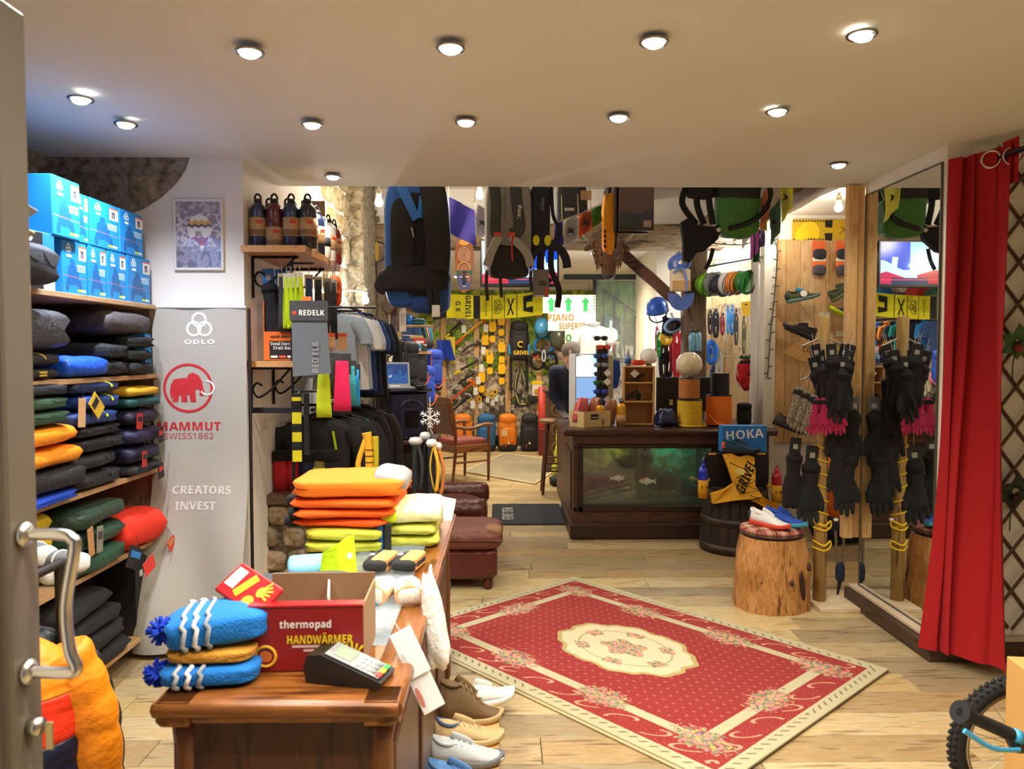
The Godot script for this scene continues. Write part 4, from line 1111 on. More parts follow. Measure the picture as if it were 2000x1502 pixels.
# ---------- open door leaf and the coats behind it ----------
func front_door() -> void:
	var steel := mt("6f665a",0.5,"",0.3)
	var d := struct("door_1",bx(V(-0.785,1.02,-1.205),V(0.05,2.04,0.075),0.004),steel)
	part(d,"bottom_rail",bx(V(-0.785,0.06,-0.7),V(0.05,0.12,0.95),0.004),steel)
	part(d,"top_rail",bx(V(-0.785,2.0,-0.7),V(0.05,0.08,0.95),0.004),steel)
	part(d,"hinge_stile",bx(V(-0.785,1.02,-0.2),V(0.05,2.04,0.07),0.004),steel)
	part(d,"pane",bx(V(-0.785,1.04,-0.7),V(0.008,1.84,0.94)),glass("ffffff",0.06))
	part(d,"paper_notice",bx(V(-0.779,1.05,-1.0),V(0.002,0.6,0.3)),mt("e9e4d8",0.8))
	var h := part(d,"handle",tb(curve([V(-0.76,1.213,-1.2),V(-0.7,1.213,-1.2),V(-0.682,1.206,-1.2),V(-0.678,1.19,-1.2),V(-0.694,1.1,-1.2),V(-0.69,1.03,-1.2),V(-0.68,1.0,-1.2),V(-0.69,0.99,-1.2),V(-0.755,0.992,-1.2)],5),0.0095,12),mt("c9c6c0",0.25,"",1.0))
	for y in [1.213,0.992]: part(h,"rosette",lt([[0,0],[0.02,0],[0.02,0.008],[0.012,0.014],[0,0.014]],18,XF(V(-0.76,y,-1.2),0,0,-90)),mt("c9c6c0",0.3,"",1.0))
	var k := part(d,"lock_cylinder",lt([[0,0],[0.014,0],[0.014,0.02],[0,0.022]],14,XF(V(-0.76,0.9,-1.205),0,0,-90)),mt("b9b6b0",0.3,"",1.0))
	part(k,"key",bx(V(-0.728,0.885,-1.205),V(0.012,0.045,0.004),0.001),mt("b8a678",0.35,"",0.9))
	var r := thing("clothes_rail","dark clothes rail for down jackets behind the door","clothes rail",V(-1.2,0,-1.75))
	part(r,"rail",tb([V(0,0.93,0.55),V(0,0.93,-0.32)],0.012,10),mt("3a3836",0.4,"",0.7))
	for z in [0.5,-0.3]: part(r,"post",tb([V(-0.0,0.0,z),V(0,0.93,z)],0.013,10),mt("3a3836",0.4,"",0.7))
	var dn := func(n: String,lab: String,at: Vector3,ry: float,bands: Array,sleeve: Material,w: float,th: float):
		var t := thing(n,lab,"jacket",at,ry,"hanging down jackets")
		for q in bands:
			var prof := [[0.0,q[0]]]
			var steps := int((q[1] - q[0]) / 0.0055)
			for i in steps + 1:
				var yy: float = lerpf(q[0],q[1],i / float(steps))
				var sh_: float = 1.0 - 0.62 * pow(clampf((yy + 0.14) / 0.14,0,1),2.0)
				prof.append([(1.0 + 0.03 * sqrt(absf(sin(yy / 0.062 * PI)))) * sh_,yy])
			prof.append([0.0,q[1]])
			part(t,q[2],lt(prof,30,Transform3D(),w,th),q[3])
		for sx in [-1,1]:
			var pts := curve([V(sx * w * 0.75,-0.06,0),V(sx * w * 1.06,-0.22,0.0),V(sx * w * 1.16,-0.45,0.01),V(sx * w * 1.18,-0.62,0.02)],14)
			var rr := []
			for i in pts.size(): rr.append((0.07 - 0.0006 * i) * (0.9 + 0.14 * sqrt(absf(sin(i * 0.55)))))
			part(t,"sleeve",tb(pts,rr,14,0.9),sleeve)
		part(t,"collar",tb(arc(V(0,0.01,0),V(w * 0.42,0,0),V(0,0,th * 0.5),0,360,20),0.03,8),sleeve)
		part(t,"hanger_hook",tb([V(0,-0.01,0),V(0,0.04,0)] + arc(V(0,0.052,0),V(0,-0.012,0),V(0.012,0,0),0,250,8),0.002,5),mt("b9b6b0",0.3,"",1.0))
		return t
	var og := mt("e8860f",0.5,"crumple"); var rd := mt("ef3a1c",0.5,"crumple"); var nv := mt("161a30",0.5,"crumple"); var gy := mt("5a5658",0.6,"crumple"); var bk := mt("171717",0.5,"crumple")
	dn.call("down_jacket","orange, red and navy colour block down jacket hanging behind the door",V(-1.19,0.85,-1.72),28,[[-0.66,-0.52,"hem_panel",gy],[-0.52,-0.25,"body_panel",nv],[-0.25,-0.14,"chest_panel",rd],[-0.14,-0.0,"shoulder_panel",og]],og,0.2,0.11)
	var b = dn.call("down_jacket","black down jacket with small white badge hanging behind the orange one",V(-1.31,0.71,-2.02),20,[[-0.66,0.0,"body",bk]],bk,0.18,0.11)
	part(b,"hanging_loop",tb([V(0,0.05,0),V(0,0.22,0)],0.004,5),bk)
	part(b,"badge",sl(ell(0.03,0.05,12),0.004,XF(V(0.13,-0.14,0.075),0,50,-20)),mt("e8e6e2"))
	dn.call("down_jacket","white down jacket hanging nearest the open door",V(-1.2,0.87,-1.42),30,[[-0.6,0.0,"body",mt("d9dade",0.6,"crumple")]],mt("d9dade",0.6,"crumple"),0.17,0.1)
# ---------- wall shelves,racks and hearth on the side wall behind the banner ----------
func scroll_bracket(par: Node,at: Vector3,l: float,h: float) -> void:
	var s := nst()
	tube(s,[at,at + V(0,-h,0)],0.008,6)
	tube(s,[at + V(0,-0.005,0),at + V(l,-0.005,0)],0.007,6)
	tube(s,curve([at + V(l * 0.92,-0.01,0),at + V(l * 0.5,-h * 0.5,0),at + V(l * 0.18,-h * 0.72,0),at + V(l * 0.04,-h * 0.55,0),at + V(l * 0.12,-h * 0.38,0),at + V(l * 0.26,-h * 0.44,0)],6),0.006,6)
	part(par,"bracket",s,mt("1d1a18",0.55,"",0.5))
func loop_band(n: String,label: String,cat: String,at: Vector3,ry: float,w: float,h: float,m: Material,card: String,o := {}) -> Node3D:
	var t := thing(n,label,cat,at,ry,o.get("group",""))
	var f := func(u: float,v: float) -> Vector3:       # a long loop of cloth,hung over a card
		var a := TAU * u
		var k := 0.5 - 0.5 * cos(a)
		return V((v - 0.5) * w * (0.75 + 0.3 * k),-h * k,sin(a) * o.get("d",0.02) * (0.6 + k))
	part(t,"band",sh(22,4,f,0.004),m)
	if card:
		part(t,"card",bx(V(0,-h * 0.06,0.0),V(w * 1.1,h * o.get("ch",0.25),0.004),0.001),mt(card,0.6))
		part(t,"card_print",bx(V(-w * 0.1,-h * 0.08,0.0028),V(w * 0.55,h * 0.05,0.001)),mt(o.get("print","2a2826"),0.6))
	part(t,"hook",tb([V(0,h * o.get("ch",0.25) * 0.3,0),V(0,h * 0.5 * o.get("ch",0.25) + o.get("cord",0.03),0)],0.002,5),mt("b8b4ac",0.4,"",0.7))
	return t
func left_pillar() -> void:
	var live := mt("c99a62",0.5,"pinez")
	var s1 := thing("wall_shelf","live edge wooden shelf holding a crowd of metal bottles","shelf",V(-1.33,2.05,-4.4))
	part(s1,"board",sl([[0,0.43],[0.31,0.43],[0.325,0.3],[0.315,0.1],[0.335,-0.1],[0.32,-0.3],[0.33,-0.5],[0,-0.5]],0.034,XF(V(0,-0.017,0),-90,0,0)),live)
	for z in [0.34,-0.25]: scroll_bracket(s1,V(0.01,-0.036,z),0.24,0.22)
	var s2 := thing("wall_shelf","lower live edge wooden shelf with the orange snack bar box","shelf",V(-1.33,1.46,-4.25))
	part(s2,"board",sl([[0,0.28],[0.3,0.28],[0.315,0.1],[0.3,-0.1],[0.31,-0.3],[0,-0.3]],0.032,XF(V(0,-0.016,0),-90,0,0)),live)
	for z in [0.24,-0.15]: scroll_bracket(s2,V(0.01,-0.034,z),0.22,0.22)
	# bottles
	var kraft := "c39a6c"
	var row := [["navy metal bottle with kraft label at the left end of the shelf",505,"1b2a4a",0.3],["dark red metal bottle with a low kraft label, second from the left",537,"5a1519",0.22],["navy metal bottle with kraft label, third from the left",570,"1b2a4a",0.3],["black metal bottle with kraft label at the front corner of the shelf",602,"141417",0.3]]
	for k in 4:
		var q = row[k]
		var p := P(q[1],485,4.04)
		flask("metal_bottle",q[0],V(p.x,2.052,-4.04),0.044,0.272,q[2],kraft,Vector2(0.02 if k == 1 else 0.22,0.4 if k == 1 else 0.58),"141415","metal bottles on the shelf",{"logo": "d23a28","ry": 25.0})
	var edge := [["white metal bottle with kraft label behind the black one",4.17,"e6e3de",0.25],["navy metal bottle with kraft label midway along the shelf edge",4.33,"1b2a4a",0.25],["white metal bottle near the far end of the shelf edge",4.62,"ece9e4",0.25],["red metal bottle at the far end of the shelf edge",4.78,"a3262a",0.25]]
	for q in edge: flask("metal_bottle",q[0],V(-1.045,2.052,-q[1]),0.044,0.268,q[2],kraft,Vector2(0.25,0.6),"141415","metal bottles on the shelf",{"logo": "d23a28","ry": 60.0})
	flask("sports_bottle","white sports bottle with a black printed band on the shelf edge",V(-1.035,2.052,-4.47),0.036,0.23,"f2f0ea","17171a",Vector2(0.3,0.52),"e8e6e0")
	for k in 5: flask("metal_bottle","metal bottle half hidden in the rows behind the shelf front",V(-1.26 + 0.1 * (k % 3),2.052,-4.16 - 0.13 * int(k / 3.0)),0.043,0.272,["5a1519","1b2a4a","141417","8a2226","2a3a5c"][k],kraft,Vector2(0.25,0.6),"141415","bottles hidden behind the front row")
	carton("cardboard_box","plain cardboard box standing behind the bottles","box",V(-1.14,2.052,-4.66),8,V(0.14,0.36,0.12),"8a6a48")
	# snack bar box
	var t := carton("snack_box","orange display box of fruit bars on the lower shelf","box",V(-1.18,1.462,-4.07),12,V(0.165,0.15,0.12),"e56a1c")
	part(t,"tall_back_flap",bx(V(-0.084,0.16,-0.03),V(0.004,0.3,0.09)),mt("e5702a",0.6))
	stick(t,"black_print",V(0.012,0.055,0.0605),0.13,0.095,"1d1412")
	txt(t,"Total Energy",0.016,mt("f2ece0"),XF(V(0.012,0.088,0.0625)),0.85,"Droid Serif Bold")
	txt(t,"Fruit Bar",0.016,mt("f2ece0"),XF(V(0.012,0.066,0.0625)),0.9,"Droid Serif Bold")
	txt(t,"NAMED SPORT",0.011,mt("2a1a12"),XF(V(0,0.125,0.0625)),0.9)
	for k in 3: part(t,"badge_print",bx(V(-0.03 + k * 0.042,0.02,0.062),V(0.034,0.012,0.001)),mt(["e8e0d0","d8563a","e8e0d0"][k]))
	for k in 2:
		var g := glove(["black glove on a blue card standing in the snack box, left one","black glove on a blue card standing in the snack box, right one"][k],V(-1.235 + 0.065 * k,1.84,-4.07 - 0.02 * k),15,mt("17171a",0.85,"fab"),{"kind": 1,"size": 1.15,"card": "2a6fb8","rz": 6.0})
		part(g,"red_strip",bx(V(0,0.01,0.004),V(0.064,0.012,0.002)),mt("c0392b"))
	# hook rack: a post with arms,so that every pack has a hook
	var rack := thing("hook_rack","black wall rack whose arms carry headbands and neck tubes","rack",V(-1.1,0,-3.98))
	part(rack,"post",tb([V(0,0.72,-0.02),V(0,1.98,-0.02)],0.009,8),mt("17171a",0.5,"",0.4))
	part(rack,"wall_plate",bx(V(-0.13,1.2,-0.02),V(0.26,0.03,0.012),0.002),mt("17171a",0.5))
	for q in [[1.97,0.02],[1.74,0.34],[1.3,0.08]]: part(rack,"arm",tb([V(0,q[0],-0.02),V(q[1] + 0.1,q[0],-0.02)],0.006,6),mt("17171a",0.5,"",0.4))
	part(rack,"wire_shelf",tb([V(0.3,1.74,-0.02),V(0.3,1.74,-0.35),V(0.0,1.74,-0.35)],0.006,6),mt("17171a",0.5,"",0.4))
	var lime := mt("c4dc14",0.8,"fab")
	for k in 4:
		loop_band("headband",["lime headband on a white card, leftmost of the bundle","lime headband on a white card, second of the bundle","lime headband on a white card, third of the bundle","lime headband on a white card, rightmost of the bundle"][k],"headband",V(-1.115 + 0.026 * k,1.89,-3.96 + 0.012 * k),30 + 8 * k,0.032,0.26,lime,"d8d2c6",{"d": 0.016,"ch": 0.3,"cord": 0.02,"group": "lime headbands"})
	for k in 5:
		loop_band("headband",["dark grey headband left of the lime ones","navy headband behind the lime ones","black headband on a beige card behind the lime ones","brown black headband hanging under the bottle shelf","black long headband with a white card beside the orange pouch"][k],"headband",V([-1.15,-1.03,-1.0,-0.97,-0.955][k],1.9,[-4.0,-4.08,-4.16,-4.25,-4.32][k]),20,0.04,[0.28,0.3,0.28,0.3,0.32][k],mt(["3a3a3c","1c2c48","1b1b1d","2a2422","15181f"][k],0.8,"fab"),"b9a68c" if k != 4 else "c9c6c0",{"d": 0.02,"cord": 0.06})
	var pouch := thing("cord_pouch","orange stuff sack with black cord hanging under the bottle shelf","pouch",V(-0.965,1.86,-4.42))
	part(pouch,"body",pw(V(0.075,0.18,0.05),XF(),0.55,{"ev": 0.6,"noise": 0.05}),mt("ef5a1a",0.6,"crumple"))
	part(pouch,"cord",tb([V(-0.03,0.05,0.027),V(0.03,-0.03,0.028),V(-0.03,-0.03,0.028),V(0.03,0.05,0.027)],0.003,5),mt("17171a"))
	part(pouch,"hanging_loop",tb([V(0,0.08,0),V(0,0.155,0)],0.002,5),mt("17171a"))
	# neck tubes
	var nt := thing("neck_tube","flat grey neck tube on a dark card hanging in front of the rack","neck tube",V(-0.955,1.73,-3.78),8)
	part(nt,"tube",sl([[-0.085,-0.05],[0.085,-0.05],[0.105,-0.33],[-0.08,-0.345]],0.008,XF(V(0,0,0)),func(p): return p + V(0,0,0.01 * sin(p.y * 14.0))),mt("5d6266",0.85,"fab"))
	part(nt,"card",bx(V(0,-0.02,0.002),V(0.185,0.1,0.006),0.001),mt("3b3c3e",0.6))
	txt(nt,"REDELK",0.026,mt("ece8e0"),XF(V(0.012,-0.03,0.006)),0.95)
	part(nt,"card_mark",sl(ell(0.02,0.02,12),0.001,XF(V(-0.07,-0.03,0.0055))),mt("d8402c"))
	txt(nt,"RED ELK",0.03,mt("8a8f92"),XF(V(0.03,-0.25,0.013),0,0,90),0.95)
	part(nt,"orange_hanger",bx(V(-0.01,0.03,0),V(0.045,0.04,0.004),0.001),mt("e5702a",0.6))
	part(nt,"hook",tb([V(0,0.02,0),V(0,0.045,-0.02),V(0,0.02,-0.2)],0.003,5),mt("b8b4ac",0.4,"",0.7))
	var tubes := [["lime neck tube with dark card hanging right of the grey one",632,712,3.9,"c9dc1c",0.27,0.072],["black and lime patterned neck tube between lime and pink",652,700,4.02,"3a4214",0.2,0.05],["hot pink neck tube with dark card",668,705,3.95,"e8195f",0.26,0.085],["turquoise neck tube behind the pink one",684,715,4.1,"3fb0b8",0.2,0.06],["sky blue neck tube at the right end of the row",694,722,4.2,"2a9fe0",0.2,0.05]]
	for q in tubes:
		var p := P(q[1],q[2],q[3])
		loop_band("neck_tube",q[0],"neck tube",p,10,q[6],q[5],mt(q[4],0.75,"fab"),"3b3c40",{"d": 0.03,"ch": 0.42,"print": "d8d4cc","cord": 0.02,"group": "neck tubes on the rack"})
	for k in 3:
		var t2 := thing("product_card",["tan hanging card with orange top left of the shirts","tan hanging card in the middle of the card row","tan hanging card nearest the white shirt"][k],"card",P([622,645,668][k],668,4.1 + k * 0.12),10)
		part(t2,"card",bx(V(0,0,0),V(0.055,0.1,0.004),0.001),mt("d0a070",0.7))
		part(t2,"orange_top",bx(V(0,0.04,0.0024),V(0.055,0.02,0.001)),mt("e0562a",0.7))
		part(t2,"hook",tb([V(0,0.048,0),V(0,0.09,-0.01)],0.002,5),mt("b8b4ac",0.4,"",0.7))
	var sc := thing("neck_tube","long yellow and black caution patterned neck tube below the grey one","neck tube",V(-1.065,1.29,-3.99),5)
	part(sc,"tube",bx(V(-0.012,-0.18,0),V(0.05,0.36,0.012),0.004),mt("1c1a12",0.85,"fab"))
	part(sc,"second_fold",bx(V(0.036,-0.165,-0.006),V(0.03,0.33,0.01),0.004),mt("1c1a12",0.85,"fab"))
	for k in 4: part(sc,"yellow_block",bx(V(-0.012,-0.03 - k * 0.1,0.0065),V(0.048,[0.02,0.06,0.05,0.06][k],0.002)),mt("d9c812",0.8))
	for k in 3: txt(sc,["EXPO","DO NOT","CROSS"][k],0.016,mt("14120c"),XF(V(-0.012,-0.07 - k * 0.11,0.0085)),0.75)
	part(sc,"hook",tb([V(0,-0.01,0),V(0,0.012,0)],0.003,5),mt("b8b4ac"))
	# two clothes rails along the wall
	var rail := thing("clothes_rail","clothes rail of shirts on the side wall above the dark jackets","clothes rail",V(-1.1,0,-5.15))
	for y in [1.82,1.17]:
		part(rail,"rail",tb([V(0,y,0.75 if y < 1.5 else 0.4),V(0,y,-0.55)],0.011,8),mt("2a2826",0.4,"",0.6))
		for z in [0.3,-0.5]: part(rail,"wall_arm",tb([V(0,y,z),V(-0.23,y,z)],0.009,6),mt("2a2826",0.4,"",0.6))
	var shirts := [["pale grey blue shirt nearest on the upper rail",-4.86,"9fb0c4",0.42,""],["white shirt with short sleeves on the upper rail",-4.98,"e4e6ea",0.5,""],["sky blue trimmed white shirt on the upper rail",-5.1,"c4d8ec",0.5,"3f8fd0"],["royal blue shirt on the upper rail",-5.22,"2c4a8c",0.52,""],["navy shirt with long sleeves on the upper rail",-5.34,"18264a",0.55,""],["black shirt at the far end of the upper rail",-5.48,"17181c",0.58,""]]
	for q in shirts: hung("shirt",q[0],"shirt",V(-1.1 + 0.06 * (q[3] - 0.42) / 0.1,1.832,q[1]),4,q[3],mt(q[2],0.8,"fab"),{"w": 0.4,"t": 0.06,"sleeve": 0.42,"group": "shirts on the upper rail","band": q[4]} if q[4] else {"w": 0.4,"t": 0.06,"sleeve": 0.42,"group": "shirts on the upper rail"})
	var coats := [["black jacket with lime pulls, nearest on the lower rail",-4.5,"1a1a1c","c4dc14"],["black and navy jacket behind the caution neck tube",-4.62,"14161d","1d2c4e"],["black jacket with red pulls on the lower rail",-4.74,"1b191a","b8402c"],["charcoal jacket on the lower rail",-4.86,"262628","262628"],["light grey and teal jacket on the lower rail",-4.98,"b9bdba","1f9a86"],["black jacket with red shoulder on the lower rail",-5.12,"171718","a8283a"],["black shell jacket near the far end of the lower rail",-5.26,"1c1c1e","2a2a2c"],["dark brown jacket at the far end of the lower rail",-5.42,"2a211e","3a2a24"]]
	for q in coats:
		var c := hung("jacket",q[0],"jacket",V(-1.08 + 0.06 * sin(q[1] * 9.0),1.182,q[1]),6,0.6,mt(q[2],0.7,"fab"),{"w": 0.46,"t": 0.08,"group": "jackets on the lower rail","sm": mt(q[3] if q[2] == "b9bdba" else q[2],0.7,"fab")})
		part(c,"pull_strap",tb([V(0.1,-0.14,0.05),V(0.13,-0.32,0.055)],0.008,6,0.4),mt(q[3],0.7))
	# stone hearth block with hats
	var hb := struct("wall_hearth",bx(V(-1.15,0.32,-4.6),V(0.34,0.64,0.6)),mt("6e6455",0.95,"stone"))
	stones(hb,0.34,0.62,0.13,Transform3D(Basis(),V(-1.15,0.32,-4.3)),func(_c): return true,["a3937c","b09c88","948570"],0.02,31)
	stones(hb,0.6,0.62,0.13,XF(V(-0.98,0.32,-4.6),0,90,0),func(_c): return true,["a3937c","b09c88","948570"],0.02,33)
	part(hb,"top_slab",bx(V(-1.145,0.67,-4.6),V(0.39,0.06,0.66),0.01),mt("6b5240",0.6,"woodz"))
	for k in 5:
		var hat := thing("knit_hat",["red knit hat with black brim standing at the wall on the hearth","second red knit hat on the hearth","navy knit hat between the red and the patterned one","patterned yellow and white knit hat on the hearth","black knit hat at the right end of the hearth"][k],"hat",V(-1.285 + 0.075 * k,0.702,-4.4 - 0.02 * (k % 2)),10)
		part(hat,"crown",lt([[0.0,0.0],[0.042,0.0],[0.045,0.12],[0.04,0.19],[0.02,0.22],[0,0.225]],18),mt(["b81c22","c42228","171a36","8a7a3c","1a1a1c"][k],0.9,"knit"))
		part(hat,"brim",lt([[0.04,0.175],[0.05,0.18],[0.05,0.225],[0.04,0.235],[0,0.23]],18),mt("161616",0.95,"knit"))
		if k == 3: for j in 3: part(hat,"stripe",tb(arc(V(0,0.03 + 0.05 * j,0),V(0.046,0,0),V(0,0,0.046),0,360,16),0.006,5),mt(["d8d0b0","b83a2c","d9c43c"][j],0.9))
	# hooded jacket on the timber post
	var h := thing("hooded_jacket","yellow hooded jacket with black lettering hung on the timber post","jacket",P(722,626,7.38),0)
	h.scale = Vector3.ONE * 1.17
	part(h,"hood",pw(V(0.2,0.2,0.14),XF(V(0.0,-0.08,0.02),0,0,-10),0.7,{"noise": 0.06,"nu": 22}),mt("e0a51c",0.7,"crumple"))
	part(h,"yoke",pw(V(0.22,0.24,0.13),XF(V(-0.03,-0.24,0),0,0,-8),0.6,{"noise": 0.06,"nu": 22}),mt("dba01a",0.7,"crumple"))
	part(h,"body",pw(V(0.24,0.55,0.13),XF(V(-0.04,-0.52,-0.01)),0.6,{"noise": 0.06,"nu": 22}),mt("141414",0.7,"fab"))
	txt(h,"GRIVEL",0.05,mt("161310"),XF(V(-0.01,-0.2,0.095),-8,10,62),0.8)
	part(h,"swing_tag",sl([[0,0.035],[0.035,0],[0,-0.035],[-0.035,0]],0.004,XF(V(-0.075,-0.16,0.1),0,0,10)),mt("e6d22a",0.6))
	part(h,"hanging_loop",tb([V(0,0.01,0),V(0,0.05,-0.1)],0.006,6),mt("161310"))
	helmet("yellow climbing helmet hanging at the left end of the log beam",P(732,492,7.39),V(0,0,90),0.125,"e8b90e")
# ---------- counter-like table in the foreground ----------
func front_table() -> void:
	var wood := mt("8a5526",0.28,"woodz"); var front := mt("8a5526",0.28,"woodx"); var dark := mt("4a2614",0.45,"woody")
	var T := 0.8
	var t := thing("display_table","polished brown wooden shop table with moulded edge and glass inset in the foreground","table",V(-0.4525,0,-2.4))
	var prof := func(a: Vector3,b: Vector3,m: Material,n: String):
		var d := (b - a).normalized(); var o := d.cross(Vector3.UP)
		var rings := []
		for e in [a,b]:
			var r := PackedVector3Array()
			for q in [[-0.07,0.0],[-0.004,0.0],[0.006,-0.006],[0.009,-0.018],[0.004,-0.03],[-0.006,-0.034],[-0.006,-0.044],[-0.014,-0.05],[-0.07,-0.05]]: r.append(e + o * q[0] + V(0,T + q[1],0))
			rings.append(r)
		var s := nst()
		loft(s,rings,true,true)
		part(t,n,s,m)
	prof.call(V(-0.245,0,0.9),V(0.245,0,0.9),front,"top_edge")
	prof.call(V(0.245,0,0.9),V(0.245,0,-0.9),wood,"top_edge")
	prof.call(V(0.245,0,-0.9),V(-0.245,0,-0.9),front,"top_edge")
	prof.call(V(-0.245,0,-0.9),V(-0.245,0,0.9),wood,"top_edge")
	part(t,"top_board",bx(V(0,T - 0.012,0.72),V(0.36,0.02,0.24),0.0),front)
	part(t,"glass_inset",bx(V(0,T - 0.006,-0.115),V(0.37,0.008,1.44)),glass("dcecf4",0.12))
	part(t,"case_floor",bx(V(0,T - 0.1,-0.115),V(0.37,0.006,1.44)),mt("a8b4bc",0.8))
	for z in [0.855,-0.855]: part(t,"end_panel",bx(V(0,0.42,z),V(0.4,0.66,0.025),0.003),dark)
	part(t,"front_moulding",bx(V(0,0.2,0.872),V(0.3,0.3,0.012),0.005),mt("55301a",0.4,"woody"))
	part(t,"side_panel",bx(V(-0.2,0.42,0),V(0.02,0.66,1.7),0.003),dark)
	part(t,"side_panel",bx(V(0.2,0.42,0),V(0.02,0.66,1.7),0.003),dark)
	for k in 3: part(t,"side_moulding",bx(V(0.213,0.42,-0.55 + k * 0.55),V(0.012,0.44,0.42),0.005),mt("55301a",0.4,"woody"))
	part(t,"shelf",bx(V(0,0.4,0),V(0.38,0.015,1.66)),dark)
	part(t,"case_bottom",bx(V(0,0.11,0),V(0.4,0.02,1.7)),dark)
	for x in [-1,1]:
		for z in [-1,1]: part(t,"leg",lt([[0.0,0.0],[0.018,0.0],[0.026,0.03],[0.02,0.07],[0.03,0.1],[0.03,0.13],[0.026,0.7],[0.03,0.74],[0,0.745]],14,XF(V(x * 0.2,0.0,z * 0.85))),mt("6a3a1a",0.35,"woody"))
	# hand warmer box with its open top
	var b := thing("hand_warmer_box","open red carton of hand warmers on the front of the table","box",V(-0.435,T,-1.752),2)
	var redm := mt("8c1418",0.35)
	part(b,"front_wall",bx(V(0,0.072,0.1),V(0.25,0.144,0.004),0.001),redm)
	part(b,"back_wall",bx(V(0,0.08,-0.1),V(0.25,0.16,0.004)),mt("8c6a4c",0.85))
	for x in [-1,1]: part(b,"side_wall",bx(V(x * 0.124,0.072,0),V(0.004,0.144,0.2)),redm if x < 0 else mt("9a7a5a",0.85))
	part(b,"floor_panel",bx(V(0,0.003,0),V(0.246,0.004,0.198)),mt("8c6a4c",0.85))
	part(b,"top_lip",bx(V(0,0.146,0.09),V(0.25,0.004,0.03),0.0,XF(V(0,0,0),0,0,0)),mt("c41c24",0.25))
	part(b,"white_divider",bx(V(0.03,0.12,-0.02),V(0.004,0.05,0.14),0.0,XF(V(0,0,0),0,10,0)),mt("e8e4dc"))
	txt(b,"thermopad",0.016,mt("f0e0dc"),XF(V(0.0,0.104,0.1035)),0.95)
	txt(b,"HANDWÄRMER",0.018,mt("e8c820"),XF(V(0.03,0.07,0.1035)),0.8)
	for k in 2: part(b,"small_print",bx(V(0.03,0.055 - k * 0.009,0.103),V([0.12,0.07][k],0.005,0.001)),mt("d8b8b4"))
	part(b,"round_mark",tb(arc(V(-0.088,0.034,0.103),V(0.022,0,0),V(0,0.022,0),0,360,24),0.0035,6),mt("e0a828"))
	part(b,"round_mark_centre",sl(ell(0.028,0.026,14),0.001,XF(V(-0.088,0.034,0.103))),mt("d8702c"))
	var hand := func(par: Node,at: Vector3,k: float,rz: float):
		var s := nst()
		for i in 5: tube(s,[V(-0.012 + 0.006 * i,0,0) * k,V(-0.03 + 0.015 * i,0.035 - 0.006 * absf(i - 2.0),0) * k],0.0035 * k,6,0.3)
		slab(s,ell(0.034 * k,0.03 * k,12),0.001,XF(V(0,-0.006,0) * k))
		part(par,"hand_print",s,mt("e8d030"),XF(at,0,0,rz))
	hand.call(b,V(0.1,0.036,0.1035),0.8,0.0)
	var pk := thing("hand_warmer_packet","red and yellow hand warmer packet leaning on the carton and hats","packet",V(-0.575,0.962,-1.71),0)
	pk.rotation_degrees = V(-52,-22,-20)
	part(pk,"sleeve",bx(V(0,0,0),V(0.16,0.085,0.014),0.004),mt("a81c20",0.35))
	part(pk,"yellow_print",bx(V(-0.01,0.0,0.0075),V(0.022,0.06,0.001),0.0,XF(V(0,0,0),0,0,-18)),mt("e8c820"))
	part(pk,"white_print",bx(V(-0.052,0.006,0.0075),V(0.034,0.05,0.001)),mt("ecd8d4"))
	part(pk,"round_print",sl(ell(0.034,0.03,14),0.001,XF(V(0.03,-0.024,0.0075))),mt("e8a42c"))
	hand.call(pk,V(0.045,0.01,0.0078),0.75,-60.0)
	# card terminal
	var c := thing("card_terminal","black card payment terminal with green, yellow and red keys","card reader",V(-0.325,T,-1.61),-14)
	part(c,"body",sl([[-0.085,0.0],[0.08,0.0],[0.086,0.014],[-0.05,0.062],[-0.082,0.058],[-0.092,0.03]],0.08,XF()),mt("19191b",0.35))
	var fx := XF(V(0.018,0.041,0),0,0,-19.4) * XF(V(0,0,0),-90,0,0)
	part(c,"face_plate",bx(V(-0.002,0,0),V(0.13,0.066,0.003),0.001,fx),mt("8a8c8e",0.4))
	part(c,"screen",bx(V(-0.032,0,0.002),V(0.042,0.046,0.002),0.0,fx),mt("8fa08c",0.2))
	for i in 3:
		for j in 4: part(c,"key",bx(V(0.008 + j * 0.0125,-0.018 + i * 0.018,0.003),V(0.009,0.013,0.003),0.001,fx),mt("c8cac8" if j < 3 else "6e7072",0.5))
		part(c,"colour_key",bx(V(0.0585,-0.022 + i * 0.021,0.003),V(0.012,0.018,0.003),0.001,fx),mt(["d8342a","e8c820","2fae4a"][i],0.5))
	# pompom hats
	for k in 3:
		var y: float = [T,T + 0.043,T + 0.071][k]
		var hat := thing("pompom_hat",["blue knitted pompom hat at the bottom of the pile","ochre knitted hat between the two blue ones","blue knitted pompom hat with grey bands on top of the pile"][k],"hat",V(-0.625,y,-1.635 - 0.015 * k),[8,4,14][k])
		var z: Vector3 = [V(0.21,0.045,0.17),V(0.19,0.03,0.16),V(0.22,0.072,0.17)][k]
		part(hat,"knit_body",pw(z,XF(V(0,z.y / 2,0),0,0,[0,0,4][k]),0.5,{"folds": 2,"fd": 0.05,"noise": 0.04,"ev": 0.6,"nu": 26,"taper": 0.0}),mt(["0f6fc4","c4872a","0f72c8"][k],0.9,"knit"))
